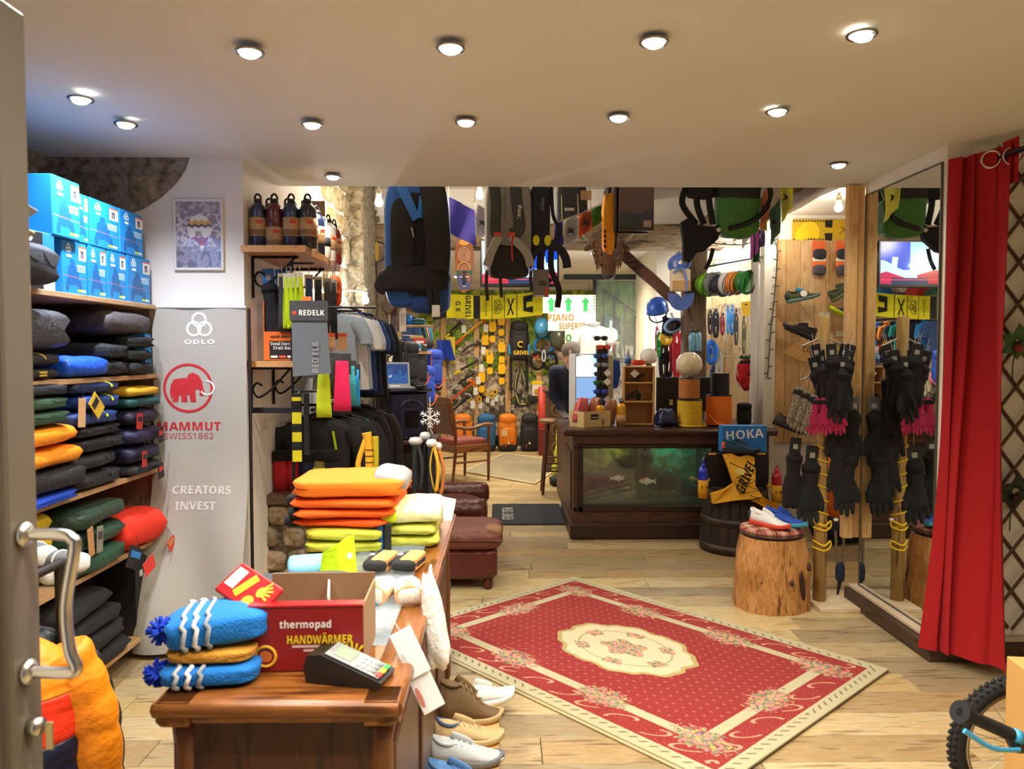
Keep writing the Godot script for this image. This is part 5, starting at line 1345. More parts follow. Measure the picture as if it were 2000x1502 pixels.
		if k != 1:
			for j in 3:
				var pts := []
				for i in 24:
					var a := TAU * i / 24
					pts.append(XF(Vector3.ZERO,0,0,[0,0,4][k]) * V(-0.06 + j * 0.024 + 0.004 * sin(i * 2.1),z.y * 0.5 * (1.0 + 1.03 * signf(sin(a)) * pow(absf(sin(a)),0.6)),z.z * 0.5 * 1.02 * signf(cos(a)) * pow(absf(cos(a)),0.5)))
				part(hat,"band",tb(pts,0.005,6,1.0,true),mt(["aab0b6","e4e2de","8f979e"][j],0.9))
			var s := nst()
			var r := RandomNumberGenerator.new(); r.seed = 40 + k
			for i in 90:
				var d := V(r.randfn(),r.randfn(),r.randfn()).normalized()
				tube(s,[d * 0.008,d * 0.031],[0.005,0.0025],4)
			part(hat,"pompom",s,mt("1540c4",0.95),XF(V(-z.x * 0.53,z.y * 0.45,0.02)))
	# clothes and socks on the glass
	fold("folded_trousers","dark slate folded trousers behind the hand warmer carton","trousers",V(-0.57,T,-2.14),4,V(0.28,0.065,0.17),mt("38454a",0.8,"fab"),{"noise": 0.05,"zip": "7a9a3a"})
	fold("folded_shirt","pale blue folded shirt at the left edge of the table","shirt",V(-0.61,T,-2.4),15,V(0.14,0.05,0.14),mt("7cc4e4",0.8,"fab"),{"folds": 1})
	var lb := thing("neck_tube","lime neck tube standing rumpled in the middle of the table","neck tube",V(-0.515,T,-2.36),20)
	part(lb,"cloth",sh(24,8,func(u,v): return V(cos(TAU * u) * 0.055 * (1.0 - 0.2 * v + 0.12 * sin(u * 19.0)),v * 0.1 * (1.0 + 0.3 * sin(TAU * u + 1.0)),sin(TAU * u) * 0.05 * (1.0 - 0.25 * v + 0.1 * cos(u * 25.0))),0.004),mt("c8ee10",0.75,"crumple"))
	part(lb,"inner_fold",pw(V(0.08,0.06,0.07),XF(V(0,0.03,0)),0.8,{"noise": 0.1}),mt("b4da0c",0.75,"crumple"))
	part(lb,"white_label",bx(V(0.03,0.075,0.05),V(0.016,0.016,0.002)),mt("eeeae2"))
	fold("folded_socks","grey and bright blue folded socks beside the beige ones","socks",V(-0.41,T,-2.16),-25,V(0.09,0.035,0.15),mt("8a8c90",0.9,"knit"),{"folds": 1})
	fold("folded_socks","bright blue sock end showing under the grey ones","socks",V(-0.38,T,-2.08),-25,V(0.08,0.026,0.1),mt("1f9ae0",0.9,"knit"),{"folds": 1})
	for k in 2:
		var so := thing("rolled_socks",["beige rolled socks in a paper band, left of two","beige rolled socks in a paper band, right of two"][k],"socks",V(-0.348 + 0.082 * k,T,-2.13),-10 + 20 * k,"beige rolled socks")
		part(so,"roll",pw(V(0.078,0.056,0.14),XF(V(0,0.028,0)),0.6,{"noise": 0.03}),mt("e2d6c4",0.9,"knit"))
		part(so,"paper_band",lt([[1.0,-0.028],[1.02,-0.028],[1.02,0.028],[1.0,0.028]],22,XF(V(0,0.028,0.03),90,0,0),0.0395,0.0285),mt("d8a878",0.7))
		part(so,"dark_mark",bx(V(0,0.056,0.05),V(0.02,0.001,0.008)),mt("2a2826"))
	for k in 2:
		var so := thing("carded_socks",["black socks in an orange tan wrapper, left of two","black socks in an orange tan wrapper, right of two"][k],"socks",V(-0.395 + 0.092 * k,T,-2.46),-12,"black socks in wrappers")
		part(so,"sock",pw(V(0.085,0.04,0.16),XF(V(0,0.02,0)),0.55,{"noise": 0.04}),mt("1c1d20",0.9,"knit"))
		part(so,"wrapper",bx(V(0.012,0.022,0.0),V(0.056,0.044,0.11),0.006),mt("d89858",0.65))
		part(so,"white_logo",bx(V(-0.03,0.041,0.0),V(0.014,0.002,0.016)),mt("eae6de"))
	var pck := thing("sock_packet","small black and blue packets stuck between the lime piles","packet",V(-0.43,T,-2.66),0)
	for k in 3: part(pck,"packet",bx(V(-0.025 + 0.026 * k,0.05,0.0),V(0.022,0.1,0.03),0.003),mt(["17191f","1c4a8c","16181c"][k],0.6))
	# folded jackets in signal colours
	var hx := mt("e8e86a",0.7,"crumple")
	for k in 2: fold("folded_jacket",["lime yellow folded jacket at the bottom of the left pile","lime yellow folded jacket under the orange ones"][k],"jacket",V(-0.56,T + 0.042 * k,-2.78),4 - 3 * k,V(0.28,0.045,0.34),mt(["b8bc3a","c4c43c"][k],0.75,"fab"),{"noise": 0.04})
	for k in 4:
		var z: Vector3 = [V(0.34,0.034,0.32),V(0.36,0.038,0.34),V(0.38,0.04,0.34),V(0.4,0.075,0.34)][k]
		var y: float = T + 0.085 + [0.0,0.032,0.066,0.102][k]
		var fj := fold("folded_fleece",["orange folded fleece, lowest of four","orange folded fleece, second from the bottom","orange folded fleece, third from the bottom","orange folded fleece with grey collar on top of the pile"][k],"fleece",V(-0.575 + 0.01 * k,y,-2.8),[-4,3,-2,2][k],z,mt(["f0580e","f2600e","f4640e","fa7a12"][k],0.85,"fab"),{"noise": 0.05,"folds": 1 if k < 3 else 2})
		if k == 3: part(fj,"grey_collar",pw(V(0.13,0.07,0.3),XF(V(0.14,0.05,-0.01),0,0,-14),0.5,{"noise": 0.04}),mt("8c8c8e",0.85,"fab"))
		elif k < 2: part(fj,"black_cuff",pw(V(0.07,0.045,0.06),XF(V(-0.165,0.015,0.1)),0.8,{"noise": 0.06}),mt("1a1a1c",0.85,"fab"))
		else: part(fj,"black_cuff",pw(V(0.06,0.05,0.06),XF(V(-0.185,0.02,0.08)),0.8,{"noise": 0.06}),mt("1a1a1c",0.85,"fab"))
	for k in 3: fold("folded_jacket",["dull lime folded jacket at the bottom of the right pile","dull lime folded jacket in the middle of the right pile","pale yellow white folded jacket with lime corner on the right pile"][k],"jacket",V(-0.335 + 0.006 * k,T + [0,0.042,0.084][k],-2.84),[3,-2,4][k],V(0.2,[0.045,0.045,0.07][k],0.3),[mt("c0c44a",0.75,"crumple"),mt("cccf5a",0.75,"crumple"),mt("f2f0b4",0.65,"crumple")][k],{"noise": 0.06,"folds": 1})
	var lc := thing("folded_jacket","bright lime sleeve lying at the left of the pale yellow jacket","jacket",V(-0.425,T + 0.088,-2.8),10)
	part(lc,"sleeve",pw(V(0.07,0.075,0.24),XF(V(0,0.0375,0)),0.6,{"noise": 0.08}),mt("d8ea0c",0.65,"crumple"))
	part(lc,"cuff",pw(V(0.06,0.05,0.03),XF(V(0,0.03,0.12)),0.7),mt("c4d60a",0.65))
	var wc := thing("price_card","white price card with a blue mark propped at the far right table corner","card",V(-0.245,T,-3.15),10)
	part(wc,"card",bx(V(0,0.05,0),V(0.07,0.1,0.003),0.0,XF(V(0,0,0),-25,0,-14)),mt("eeece8",0.6))
	part(wc,"blue_mark",sl(ell(0.02,0.02,10),0.001,XF(V(-0.012,0.05,-0.019),-25,0,-14)),mt("3a9ac8"))
	for k in 2:
		var tg := thing("hanging_tag",["upper white cardboard tag slipping over the table edge","lower white cardboard tag with printed shoe pictures over the table edge"][k],"tag",[V(-0.232,0.87,-1.7),V(-0.2,0.79,-1.7)][k],12)
		part(tg,"card",bx(V(0,-0.055,0),V(0.052,0.11,0.003),0.001,XF(V(0,0,0),-10,0,24)),mt("ecebee",0.55))
		for j in 2: part(tg,"picture_print",sl(ell(0.012,0.05,12),0.001,XF(V(0.012 + 0.018 * j,-0.07 - 0.004 * j,0.014),-10,0,24)),mt(["c87a6a","5a5660"][j] if k == 1 else "c4c8c4"))
		part(tg,"tag_cord",tb([V(0,0,0),V(-0.02,0.03,-0.02)],0.001,4),mt("d8d4cc"))
	var bag := thing("paper_bag","crumpled white bag hanging at the right side of the table","bag",V(-0.185,0.9,-2.05))
	part(bag,"bag",pw(V(0.055,0.26,0.1),XF(V(0,-0.13,0),0,0,8),0.6,{"noise": 0.08,"taper": 0.25,"nu": 22,"nv": 16}),mt("e8e4e0",0.6,"crumple"))
	part(bag,"handle",tb(arc(V(-0.01,-0.01,0),V(0.0,0.03,0),V(0.0,0,0.03),-90,90,8),0.003,6),mt("e0dcd8"))
# ---------- leather chair,footstool and pole bundle behind the table ----------
func leather_chair() -> void:
	var lea := mt("54231c",0.32,"leather"); var worn := mt("6e3a28",0.5,"leather")
	var a := thing("leather_armchair","worn dark red leather armchair with rolled arms behind the table","armchair",V(-0.55,0,-5.75))
	part(a,"base",bx(V(0,0.2,0),V(0.8,0.22,0.66),0.03),lea)
	part(a,"seat_cushion",pw(V(0.66,0.15,0.5),XF(V(0.06,0.33,0)),0.3,{"ev": 0.6,"noise": 0.02,"nu": 26}),lea)
	for s in [-1,1]:
		part(a,"arm",bx(V(0.02,0.26,s * 0.32),V(0.78,0.26,0.12),0.03),lea)
		var r := part(a,"arm_roll",lt([[0,-0.4],[0.06,-0.4],[0.08,-0.38],[0.085,0.36],[0.08,0.4],[0.066,0.415],[0,0.415]],22,XF(V(0.02,0.375,s * 0.34),0,0,-90)),lea)
		part(r,"scroll",tb(arc(V(0.44,0.375,s * 0.34),V(0,0.05,0),V(0,0,0.05),0,360,20) + arc(V(0.442,0.375,s * 0.34),V(0,0.026,0),V(0,0,0.026),0,330,14),0.006,6),worn)
	part(a,"back",pw(V(0.24,0.56,0.74),XF(V(-0.33,0.5,0),0,0,8),0.35,{"ev": 0.5,"noise": 0.02,"nu": 26,"nv": 16}),lea)
	part(a,"back_piping",tb(curve([V(-0.27,0.5,0.36),V(-0.3,0.74,0.33),V(-0.31,0.775,0.0),V(-0.3,0.74,-0.33),V(-0.27,0.5,-0.36)],6),0.009,6),mt("8a6a5c",0.4))
	for x in [-0.33,0.33]:
		for z in [-0.27,0.27]: part(a,"foot",lt([[0,0],[0.025,0],[0.036,0.03],[0.03,0.07],[0.022,0.09],[0,0.09]],14,XF(V(x,0,z))),mt("4a1c12",0.35))
	var f := thing("leather_footstool","dark red leather footstool with a scuffed flat cushion and bun feet","footstool",V(-0.29,0,-4.93))
	part(f,"base",bx(V(0,0.17,0),V(0.52,0.2,0.42),0.03),lea)
	part(f,"cushion",pw(V(0.6,0.15,0.48),XF(V(0.0,0.325,0)),0.25,{"ev": 0.55,"noise": 0.015,"nu": 28}),worn)
	part(f,"scuffed_corner",pw(V(0.12,0.08,0.16),XF(V(0.235,0.36,0.12)),0.5,{"noise": 0.04}),mt("8f6644",0.7,"leather"))
	part(f,"seam",tb([V(-0.3,0.33,0.243),V(0.3,0.33,0.243)],0.006,6),lea)
	for x in [-0.2,0.2]:
		for z in [-0.15,0.15]: part(f,"foot",lt([[0,0],[0.024,0],[0.036,0.03],[0.028,0.065],[0.02,0.08],[0,0.08]],14,XF(V(x,0,z))),mt("4a1c12",0.35))
	# trekking poles standing in a bin behind the table
	var bin := thing("pole_bin","dark metal bin holding trekking poles behind the table","bin",V(-0.37,0,-3.72))
	part(bin,"bin",lt([[0,0],[0.1,0],[0.105,0.02],[0.115,0.34],[0.12,0.35],[0.11,0.35],[0.1,0.02]],22),mt("242220",0.5,"",0.3))
	part(bin,"rim",tb(arc(V(0,0.35,0),V(0.116,0,0),V(0,0,0.116),0,360,22),0.006,6),mt("242220",0.5,"",0.3))
	var poles := [[812,858,0.0,"black trekking pole with a broad pale grip top, left of the bundle"],[830,848,0.03,"black trekking pole with grey mushroom grip in the bundle"],[843,862,-0.02,"trekking pole with black, yellow and white strap, right of the bundle"],[853,868,0.04,"trekking pole with orange and white strap at the right end"]]
	for k in 4:
		var q = poles[k]
		var top := P(q[0],q[1],3.68 + q[2])
		var p := thing("trekking_pole",q[3],"trekking pole",V(top.x,0.02,top.z),0,"poles in the bin")
		var h := top.y - 0.02
		part(p,"shaft",tb([V((-0.37 - top.x) * 0.5,0,0),V(0,h - 0.3,0)],0.008,8),mt("17181a",0.35,"",0.4))
		part(p,"grip",tb([V(0,h - 0.32,0),V(0,h - 0.2,0),V(0,h - 0.1,0),V(0,h - 0.02,0)],[0.013,0.018,0.016,0.02],12),mt("141414",0.8))
		part(p,"grip_top",lt([[0,h + 0.012],[0.02,h + 0.008],[0.028,h - 0.008],[0.02,h - 0.026],[0,h - 0.03]],16,Transform3D(),1.3 if k == 0 else 1.0),mt("b4b2ae" if k < 2 else "d8d4cc",0.4))
		part(p,"strap",tb(curve([V(0.01,h - 0.02,0.014),V(0.035,h - 0.12,0.03),V(0.02,h - 0.24,0.03),V(-0.005,h - 0.13,0.026),V(0.005,h - 0.03,0.014)],5),0.009,6,0.25),mt(["1c1c1e","26241c","c89a24","c87a3a"][k],0.8))
		part(p,"clamp",lt([[0,h - 0.56],[0.014,h - 0.56],[0.015,h - 0.52],[0,h - 0.52]],10),mt("c9c6c0",0.4))
	var yp := thing("trekking_pole","yellow and black printed pole handles sticking up behind the orange fleeces","trekking pole",V(-0.635,0.0,-3.62))
	part(yp,"shaft",tb([V(0,0.0,0),V(0,0.95,0)],0.009,8),mt("17181a",0.4))
	part(yp,"yellow_grip",tb([V(0,0.88,0),V(0,1.0,0),V(-0.005,1.08,0),V(-0.012,1.12,0)],[0.017,0.019,0.018,0.024],12),mt("e0a422",0.6))
	for k in 5: part(yp,"black_mark",tb(arc(V(0,0.92 + 0.03 * k,0),V(0.0195,0,0),V(0,0,0.0195),0,360,14),0.002,5),mt("17150f"))
	part(yp,"wrist_strap",tb(curve([V(-0.01,1.1,0.01),V(-0.045,1.0,0.01),V(-0.05,0.95,0.01),V(-0.02,0.94,0.01)],5),0.013,6,0.25),mt("dca020",0.7))
	part(yp,"second_grip",tb([V(0.028,0.88,-0.01),V(0.03,1.02,-0.01),V(0.026,1.1,-0.01)],[0.013,0.015,0.018],10),mt("b8a41c",0.6))
	var sf := thing("snowflake_ornament","silver snowflake ornament hanging at the pole handles","ornament",V(-0.345,1.19,-3.64),0)
	var s := nst()
	for k in 6:
		var d := V(cos(TAU * k / 6 + PI / 2),sin(TAU * k / 6 + PI / 2),0)
		var e := V(-d.y,d.x,0)
		tube(s,[V(0,0,0),d * 0.05],0.003,5)
		for j in 2: for sg in [-1,1]: tube(s,[d * (0.022 + 0.014 * j),d * (0.034 + 0.014 * j) + e * sg * (0.014 - 0.003 * j)],0.0025,5)
	part(sf,"snowflake",s,mt("d8dade",0.3,"",0.5))
	part(sf,"hanging_cord",tb([V(0,0.05,0),V(0.0,0.1,0.0)],0.0015,4),mt("e4e2de"))
	part(sf,"hook",tb([V(0,-0.05,0),V(0.01,-0.08,-0.02)],0.002,4),mt("e4e2de"))
# ---------- the back room ----------
func back_room() -> void:
	var nz := FastNoiseLite.new()
	nz.seed = 9; nz.frequency = 4.0; nz.fractal_octaves = 5
	var scape := func(u: float,v: float) -> Color:
		var h: float = nz.get_noise_2d(u * 1.6,v * 1.3); var g: float = nz.get_noise_2d(u * 5.0 + 9.0,v * 5.0)
		var grass := Color("7d9a2e").lerp(Color("c3cf4a"),clampf(0.5 + h * 1.6,0,1))
		if g > 0.12: grass = grass.lerp(Color("3c5a24"),0.6)
		var rock := Color("8d7f70").lerp(Color("cfc0a8"),clampf(0.5 + g * 1.8,0,1))
		if h + g * 0.5 < -0.12: rock = rock.lerp(Color("3b332c"),0.75)
		return grass.lerp(rock,smoothstep(-0.06,0.1,v - 0.38 + h * 0.8 + 0.12 * sin(u * 7.0)))
	var mu := thing("photo_mural","photo mural of a grassy alpine meadow and boulders covering the back wall","mural",V(0.2,1.28,-11.985))
	part(mu,"print",plate(3.0,2.42,0.006),printed("mural",img(320,256,scape),0.6))
	for k in 4:
		var x := P([866,931,992,1053][k],700,11.95).x
		part(thing("wall_batten","pine batten on the mural, %s" % ["first from the left, behind the blue shovel","second from the left, beside the ice axe heads","third from the left, beside the black pack","fourth from the left, behind the harness"][k],"batten",V(x,1.16,-11.955)),"batten",bx(V(0,0,0),V(0.085,2.2,0.03),0.004),mt("cfae7c",0.6,"piney"))
	var stairs := func(u: float,v: float) -> Color:
		var h: float = nz.get_noise_2d(u * 1.5 + 20.0,v * 1.5); var g: float = nz.get_noise_2d(u * 6.0,v * 6.0 + 30.0)
		var c := Color("2f5a22").lerp(Color("5f8f3a"),clampf(0.5 + h * 1.5 - v * 0.4,0,1))
		if v > 0.26 and g > 0.0: c = c.lerp(Color("16260f"),0.7)
		if v > 0.42: c = c.lerp(Color("9a9a94").lerp(Color("dcdad2"),clampf(0.5 + g * 2.0,0,1)),smoothstep(0.42,0.55,v + h * 0.3))
		return c
	var w1 := struct("window_1",bx(V(1.43,2.4,-8.97),V(1.4,0.06,0.05),0.004),mt("17181a",0.5))
	part(w1,"landscape_print",plate(0.62,1.72,0.004,XF(V(1.425,1.5,-9.0))),printed("stairs",img(160,320,stairs),0.5))
	for x in [1.1,1.742]: part(w1,"frame",bx(V(x,1.5,-8.97),V(0.045,1.76,0.05),0.004),mt("17181a",0.5))
	for y in [1.42,1.16]: part(w1,"cross_rail",bx(V(1.42,y,-8.96),V(0.6,0.05,0.04),0.004),mt("1c1e22",0.5))
	for k in 4: part(w1,"railing_bar",tb([V(1.2 + 0.125 * k,1.46,-8.94),V(1.2 + 0.125 * k,2.25 - 0.1 * k,-8.94)],0.009,6),mt("17181a",0.5))
	part(w1,"hand_rail",tb([V(1.2,2.25,-8.94),V(1.65,1.93,-8.94)],0.01,6),mt("17181a",0.5))
	part(w1,"pane",bx(V(1.42,1.5,-8.92),V(0.62,1.72,0.005)),glass("ffffff",0.05))
	# ice tools on the mural
	var axes := [[868,662,900,628,"black ice axe with a white tag at the upper left of the mural","1d1d1e","c9b92a"],[888,673,943,626,"yellow and orange ice axe sloping across the upper mural","efb010","e8541a"],[898,695,938,670,"curved black ice axe in the middle of the mural","26241c","6f6a4c"],[884,733,934,704,"black ice axe with yellow grip sleeves","1c1b16","e0c010"],[880,762,928,728,"long black ice axe below the yellow gripped one","1c1c1d","a9a9a6"],[857,803,923,749,"red orange ice axe with orange head low on the mural","c8481a","ef6a1a"],[874,812,917,775,"black ice axe lowest on the mural above the orange pack","1a1a1a","38362f"]]
	for q in axes:
		var a := P(q[0],q[1],11.9); var b := P(q[2],q[3],11.9)
		var t := thing("ice_axe",q[4],"ice axe",a,0,"ice axes on the mural")
		var d := b - a; var n := V(-d.y,d.x,0).normalized(); var u := d.normalized()
		part(t,"shaft",tb(curve([V(0,0,0),d * 0.5 + n * (0.05 if q[4].begins_with("curved") else 0.008),d],5),0.016,8),mt(q[5],0.4))
		part(t,"grip",tb([d * 0.02,d * 0.32],0.021,8),mt(q[6],0.6))
		part(t,"head",tb([d + n * 0.08 - u * 0.03,d + n * 0.03 + u * 0.02,d - n * 0.05 + u * 0.01,d - n * 0.14 - u * 0.07],[0.02,0.02,0.016,0.005],6,0.4),mt(q[6] if q[6] in ["e8541a","ef6a1a"] else "8f9092",0.35,"",0.6))
		part(t,"tag",bx(d + V(0.05,-0.12,0.02),V(0.07,0.12,0.004)),mt("dcdad2",0.6))
		part(t,"peg",bx(d * 0.5 + V(0,-0.01,-0.025),V(0.02,0.02,0.06)),mt("b8b4ac"))
	for q in [[948,672,"first"],[962,646,"second"],[979,633,"third"],[980,686,"fourth"],[957,708,"fifth"],[980,728,"sixth"],[941,744,"last"]]:
		var t := thing("crampon","yellow crampon on the mural, %s of seven counted from the top left" % q[2],"crampon",P(q[0],q[1],11.93),0,"yellow crampons on the mural")
		var ym := mt("f0b80c",0.45)
		part(t,"front_plate",sl(rrect(0.115,0.16,0.04),0.05,XF(V(0,0.06,0.02))),ym)
		part(t,"heel_plate",sl(rrect(0.095,0.11,0.04),0.05,XF(V(0,-0.13,0.02))),ym)
		part(t,"link_bar",bx(V(0,-0.045,0.0),V(0.03,0.1,0.012)),mt("3a3a38",0.4,"",0.7))
		var s := nst()
		for j in 6: tube(s,[V([-0.05,0.05][j % 2],[0.1,0.1,0.03,0.03,-0.14,-0.14][j],0.03),V([-0.07,0.07][j % 2],[0.15,0.15,0.03,0.03,-0.17,-0.17][j],0.06)],[0.01,0.003],5)
		tag(part(t,"spikes",s,mt("2c2c2a",0.4,"",0.7)),"","","","stuff")
		part(t,"strap",tb(arc(V(0,0.13,0.04),V(0.04,0,0),V(0,0.06,0),-20,200,10),0.009,6),ym)
	for k in 5:
		var t := thing("gear_tag_bundle","small yellow climbing gear with a white tag, %s of the low row on the mural" % ["first","second","third","fourth","fifth"][k],"climbing gear",P([921,936,950,960,967][k],[785,782,770,776,768][k],11.93),0)
		part(t,"gear",tb(arc(V(0,0.02,0.02),V(0.03,0,0),V(0,0.04,0),0,360,12),0.011,6),mt("e0b410",0.5))
		part(t,"tag",bx(V(0.02,-0.07,0.01),V(0.06,0.12,0.004)),mt("d8d8d2",0.6))
	var sv := thing("snow_shovel","blue bladed snow shovel hanging in front of the mural","shovel",P(866,684,11.85),0)
	part(sv,"blade",sh(8,8,func(u,v): return V((u - 0.5) * (0.26 - 0.05 * v) + 0.06 * (1 - v),(v - 0.5) * 0.32,0.05 - 0.07 * cos((u - 0.5) * 2.4)),0.008),mt("1c3fae",0.35))
	part(sv,"rib",tb([V(0.01,0.12,0.0),V(0.05,-0.16,0.0)],0.012,6),mt("16338c",0.4))
	part(sv,"shaft",tb([V(0.05,-0.14,0),V(0.19,-0.48,0)],0.014,8),mt("8f9296",0.35,"",0.6))
	part(sv,"socket",tb([V(0.045,-0.12,0),V(0.085,-0.22,0)],0.02,8),mt("22242a",0.5))
	part(sv,"yellow_card",bx(V(0.11,0.0,-0.04),V(0.14,0.42,0.006)),mt("d8c43a",0.6))
	var gp := rucksack("slim black ice climbing pack with yellow lettering hanging on the mural",P(1014,704,11.85),0,V(0.3,0.62,0.16),mt("1b1b1b",0.6,"fab"),mt("161616",0.7),{"pocket": mt("2f8fd0",0.6),"badge": "d8342a"})
	txt(gp,"GRIVEL",0.06,mt("e8c020"),XF(V(0.03,0.12,0.135)),0.85)
	part(gp,"logo_hook",tb(arc(V(0.02,0.25,0.13),V(0.04,0,0),V(0,0.04,0),40,300,12),0.011,6),mt("e8c020"))
	part(gp,"wall_hook",tb([V(0,0.56,-0.05),V(0,0.6,-0.08),V(0,0.6,-0.2)],0.006,5),mt("b8b4ac"))
	for x in [-0.13,0.12]: part(gp,"hanging_strap",bx(V(x,-0.22,0),V(0.045,0.5,0.01)),mt("161616",0.8))
	var rp := thing("accessory_cord","bundle of black and pale yellow cord loops hanging on the mural","cord",P(1016,716,11.9),0)
	for k in 6: part(rp,"loop",tb(curve([V(0,0,0),V(-0.07 - 0.012 * k,-0.3,0.02),V(-0.04 + 0.02 * k,-0.62 + 0.05 * (k % 3),0.03),V(0.09,-0.55,0.02),V(0.07 + 0.01 * k,-0.3,0.02),V(0.0,0,0)],5),0.012,6),mt(["1c1b17","cfc48a","1c1b17","2a2820","c9bd7c","1c1b17"][k],0.8))
	var hs := thing("climbing_harness","blue and black climbing harness hanging beside the arrow sign","harness",P(1062,690,11.85),0)
	for k in 3: part(hs,"loop",tb(arc(V([0,-0.1,0.1][k],[0.12,-0.12,-0.12][k],0),V([0.15,0.1,0.1][k],0,0),V(0,[0.13,0.13,0.13][k],0.03),0,360,20),0.026,8,0.5,true),mt(["2a86d0","17181c","17181c"][k],0.7))
	part(hs,"belay_loop",tb(arc(V(0,-0.04,0.03),V(0.025,0,0),V(0,0.09,0),0,360,14),0.011,6),mt("dfe4ea",0.6))
	for k in 2: part(hs,"gear_loop",tb(arc(V([-0.13,0.12][k],0.0,0.02),V(0.05,0,0),V(0,0.07,0),180,360,10),0.012,6),mt(["d8452c","2a86d0"][k],0.6))
	helmet("pale blue climbing helmet on the mural left of the painted sign",P(1060,640,11.75),V(60,-20,0),0.15,"4a9fd4")
	helmet("dark olive climbing helmet right of the blue harness",P(1094,663,11.6),V(70,30,0),0.17,"4a4c3e")
	var fp := thing("food_pouch","white freeze dried food pouch with yellow top hanging on the mural","pouch",P(1049,760,11.9),0)
	part(fp,"pouch",pw(V(0.16,0.22,0.05),XF(),0.35,{"noise": 0.02}),mt("e6e2d8",0.4))
	part(fp,"yellow_top",bx(V(0,0.1,0.012),V(0.17,0.06,0.03),0.004),mt("f0c818",0.5))
	part(fp,"food_print",sl(ell(0.1,0.09,12),0.002,XF(V(0,-0.04,0.027))),mt("c88a3a"))
	part(fp,"black_tray",bx(V(0,-0.17,0),V(0.26,0.06,0.08),0.006),mt("1b1b1b",0.6))
	var packs := [[904,870,"e07c10","orange backpack behind the wooden armchair"],[950,878,"1f5f96","blue backpack second in the row on the floor"],[991,878,"e07c10","orange backpack with a paper tag, third in the row on the floor"],[1035,877,"1c1b1b","black backpack at the right end of the row on the floor"]]
	for k in 4:
		var q = packs[k]
		var p := P(q[0],q[1],11.6)
		rucksack(q[3],V(p.x,0.002,-11.6),[8,-6,10,-4][k],V(0.29,0.58,0.22),mt(q[2],0.6,"fab"),mt("161616",0.7),{"dot": "e2ded6","group": "backpacks in a row on the floor","card": "d8b87c"} if k == 2 else {"dot": "e2ded6","group": "backpacks in a row on the floor"})
	# cream rug,chair,stool
	var s := nst()
	s.set_smooth_group(-1)
	var rc := [V(0.04,0,-11.2),V(0.9,0,-10.3),V(0.38,0,-8.6),V(-0.48,0,-9.5)]
	var crug := thing("cream_rug","plain cream rug with a fine pattern on the back room floor","rug",V(0,0.001,0))
	var pl := []
	for q in rc: pl.append(Vector2(q.x,-q.z))
	part(crug,"pile",sl(pl,0.012,XF(V(0,0.006,0),-90,0,0)),mt("cfc3a0",0.95,"fleck"))
	var bm := mt("cdbf98",0.95)
	for k in 4:
		var a: Vector3 = rc[k]; var b: Vector3 = rc[(k + 1) % 4]
		part(crug,"border",tb([a + V(0,0.012,0),b + V(0,0.012,0)],0.012,6),bm)
	var wd := mt("7c4820",0.35,"woody"); var wh := mt("84502a",0.35,"woodx")
	var ch := thing("wooden_armchair","brown wooden armchair with red seat seen from behind its left side","chair",V(-0.48,0,-8.95),38)
	for x in [-1,1]:
		part(ch,"leg",tb([V(0.22,0,x * 0.24),V(0.225,0.3,x * 0.24),V(0.22,0.64,x * 0.25)],[0.018,0.026,0.022],4),wd)
		part(ch,"leg",tb([V(-0.27,0,x * 0.21),V(-0.22,0.42,x * 0.21),V(-0.24,0.7,x * 0.21),V(-0.31,0.97,x * 0.21)],[0.018,0.026,0.024,0.022],4),wd)
		part(ch,"arm",tb(curve([V(-0.24,0.66,x * 0.22),V(-0.05,0.63,x * 0.25),V(0.14,0.67,x * 0.26),V(0.26,0.66,x * 0.26)],5),0.022,8,1.3),wh)
		part(ch,"stretcher",tb([V(-0.24,0.24,x * 0.21),V(0.22,0.24,x * 0.24)],0.012,6),wh)
	part(ch,"seat_frame",bx(V(0,0.4,0),V(0.5,0.09,0.5),0.01),wh)
	part(ch,"seat",pw(V(0.47,0.09,0.47),XF(V(0.0,0.46,0)),0.3,{"noise": 0.01}),mt("8c3c2c",0.5,"leather"))
	part(ch,"back_panel",bx(V(0,0,0),V(0.025,0.42,0.34),0.006,XF(V(-0.265,0.76,0),0,0,14)),mt("6b3a1c",0.4,"woody"))
	part(ch,"top_rail",bx(V(-0.315,0.96,0),V(0.035,0.07,0.46),0.012),mt("7c4820",0.35,"woodz"))
	part(ch,"front_rail",bx(V(0.22,0.4,0),V(0.03,0.09,0.46),0.006),wh)
	var st := thing("bar_stool","tall round wooden bar stool left of the aquarium counter","stool",V(0.56,0,-8.1))
	part(st,"seat",lt([[0,0.755],[0.15,0.755],[0.165,0.77],[0.165,0.785],[0.15,0.797],[0,0.792]],24),mt("9a7448",0.4,"woodx"))
	for k in 4:
		var a := TAU * (k + 0.5) / 4
		part(st,"leg",tb([V(cos(a) * 0.18,0,sin(a) * 0.18),V(cos(a) * 0.1,0.76,sin(a) * 0.1)],[0.016,0.021],10),mt("5e3a20",0.4,"woody"))
		var b := TAU * (k + 1.5) / 4
		for y in [0.25,0.33 + 0.02 * k]: part(st,"rung",tb([V(cos(a) * (0.18 - y * 0.105),y,sin(a) * (0.18 - y * 0.105)),V(cos(b) * (0.18 - y * 0.105),y,sin(b) * (0.18 - y * 0.105))],0.01,6),mt("5e3a20",0.4))
	var cv := thing("carved_cabinet","dark carved wooden stand behind the bar stool","cabinet",V(0.78,0,-9.7))
	part(cv,"body",bx(V(0,0.5,0),V(0.42,1.0,0.4),0.01),mt("5a3a22",0.5,"woody"))
	part(cv,"top",bx(V(0,1.02,0),V(0.5,0.035,0.46),0.01),mt("4e3420",0.45,"woodx"))
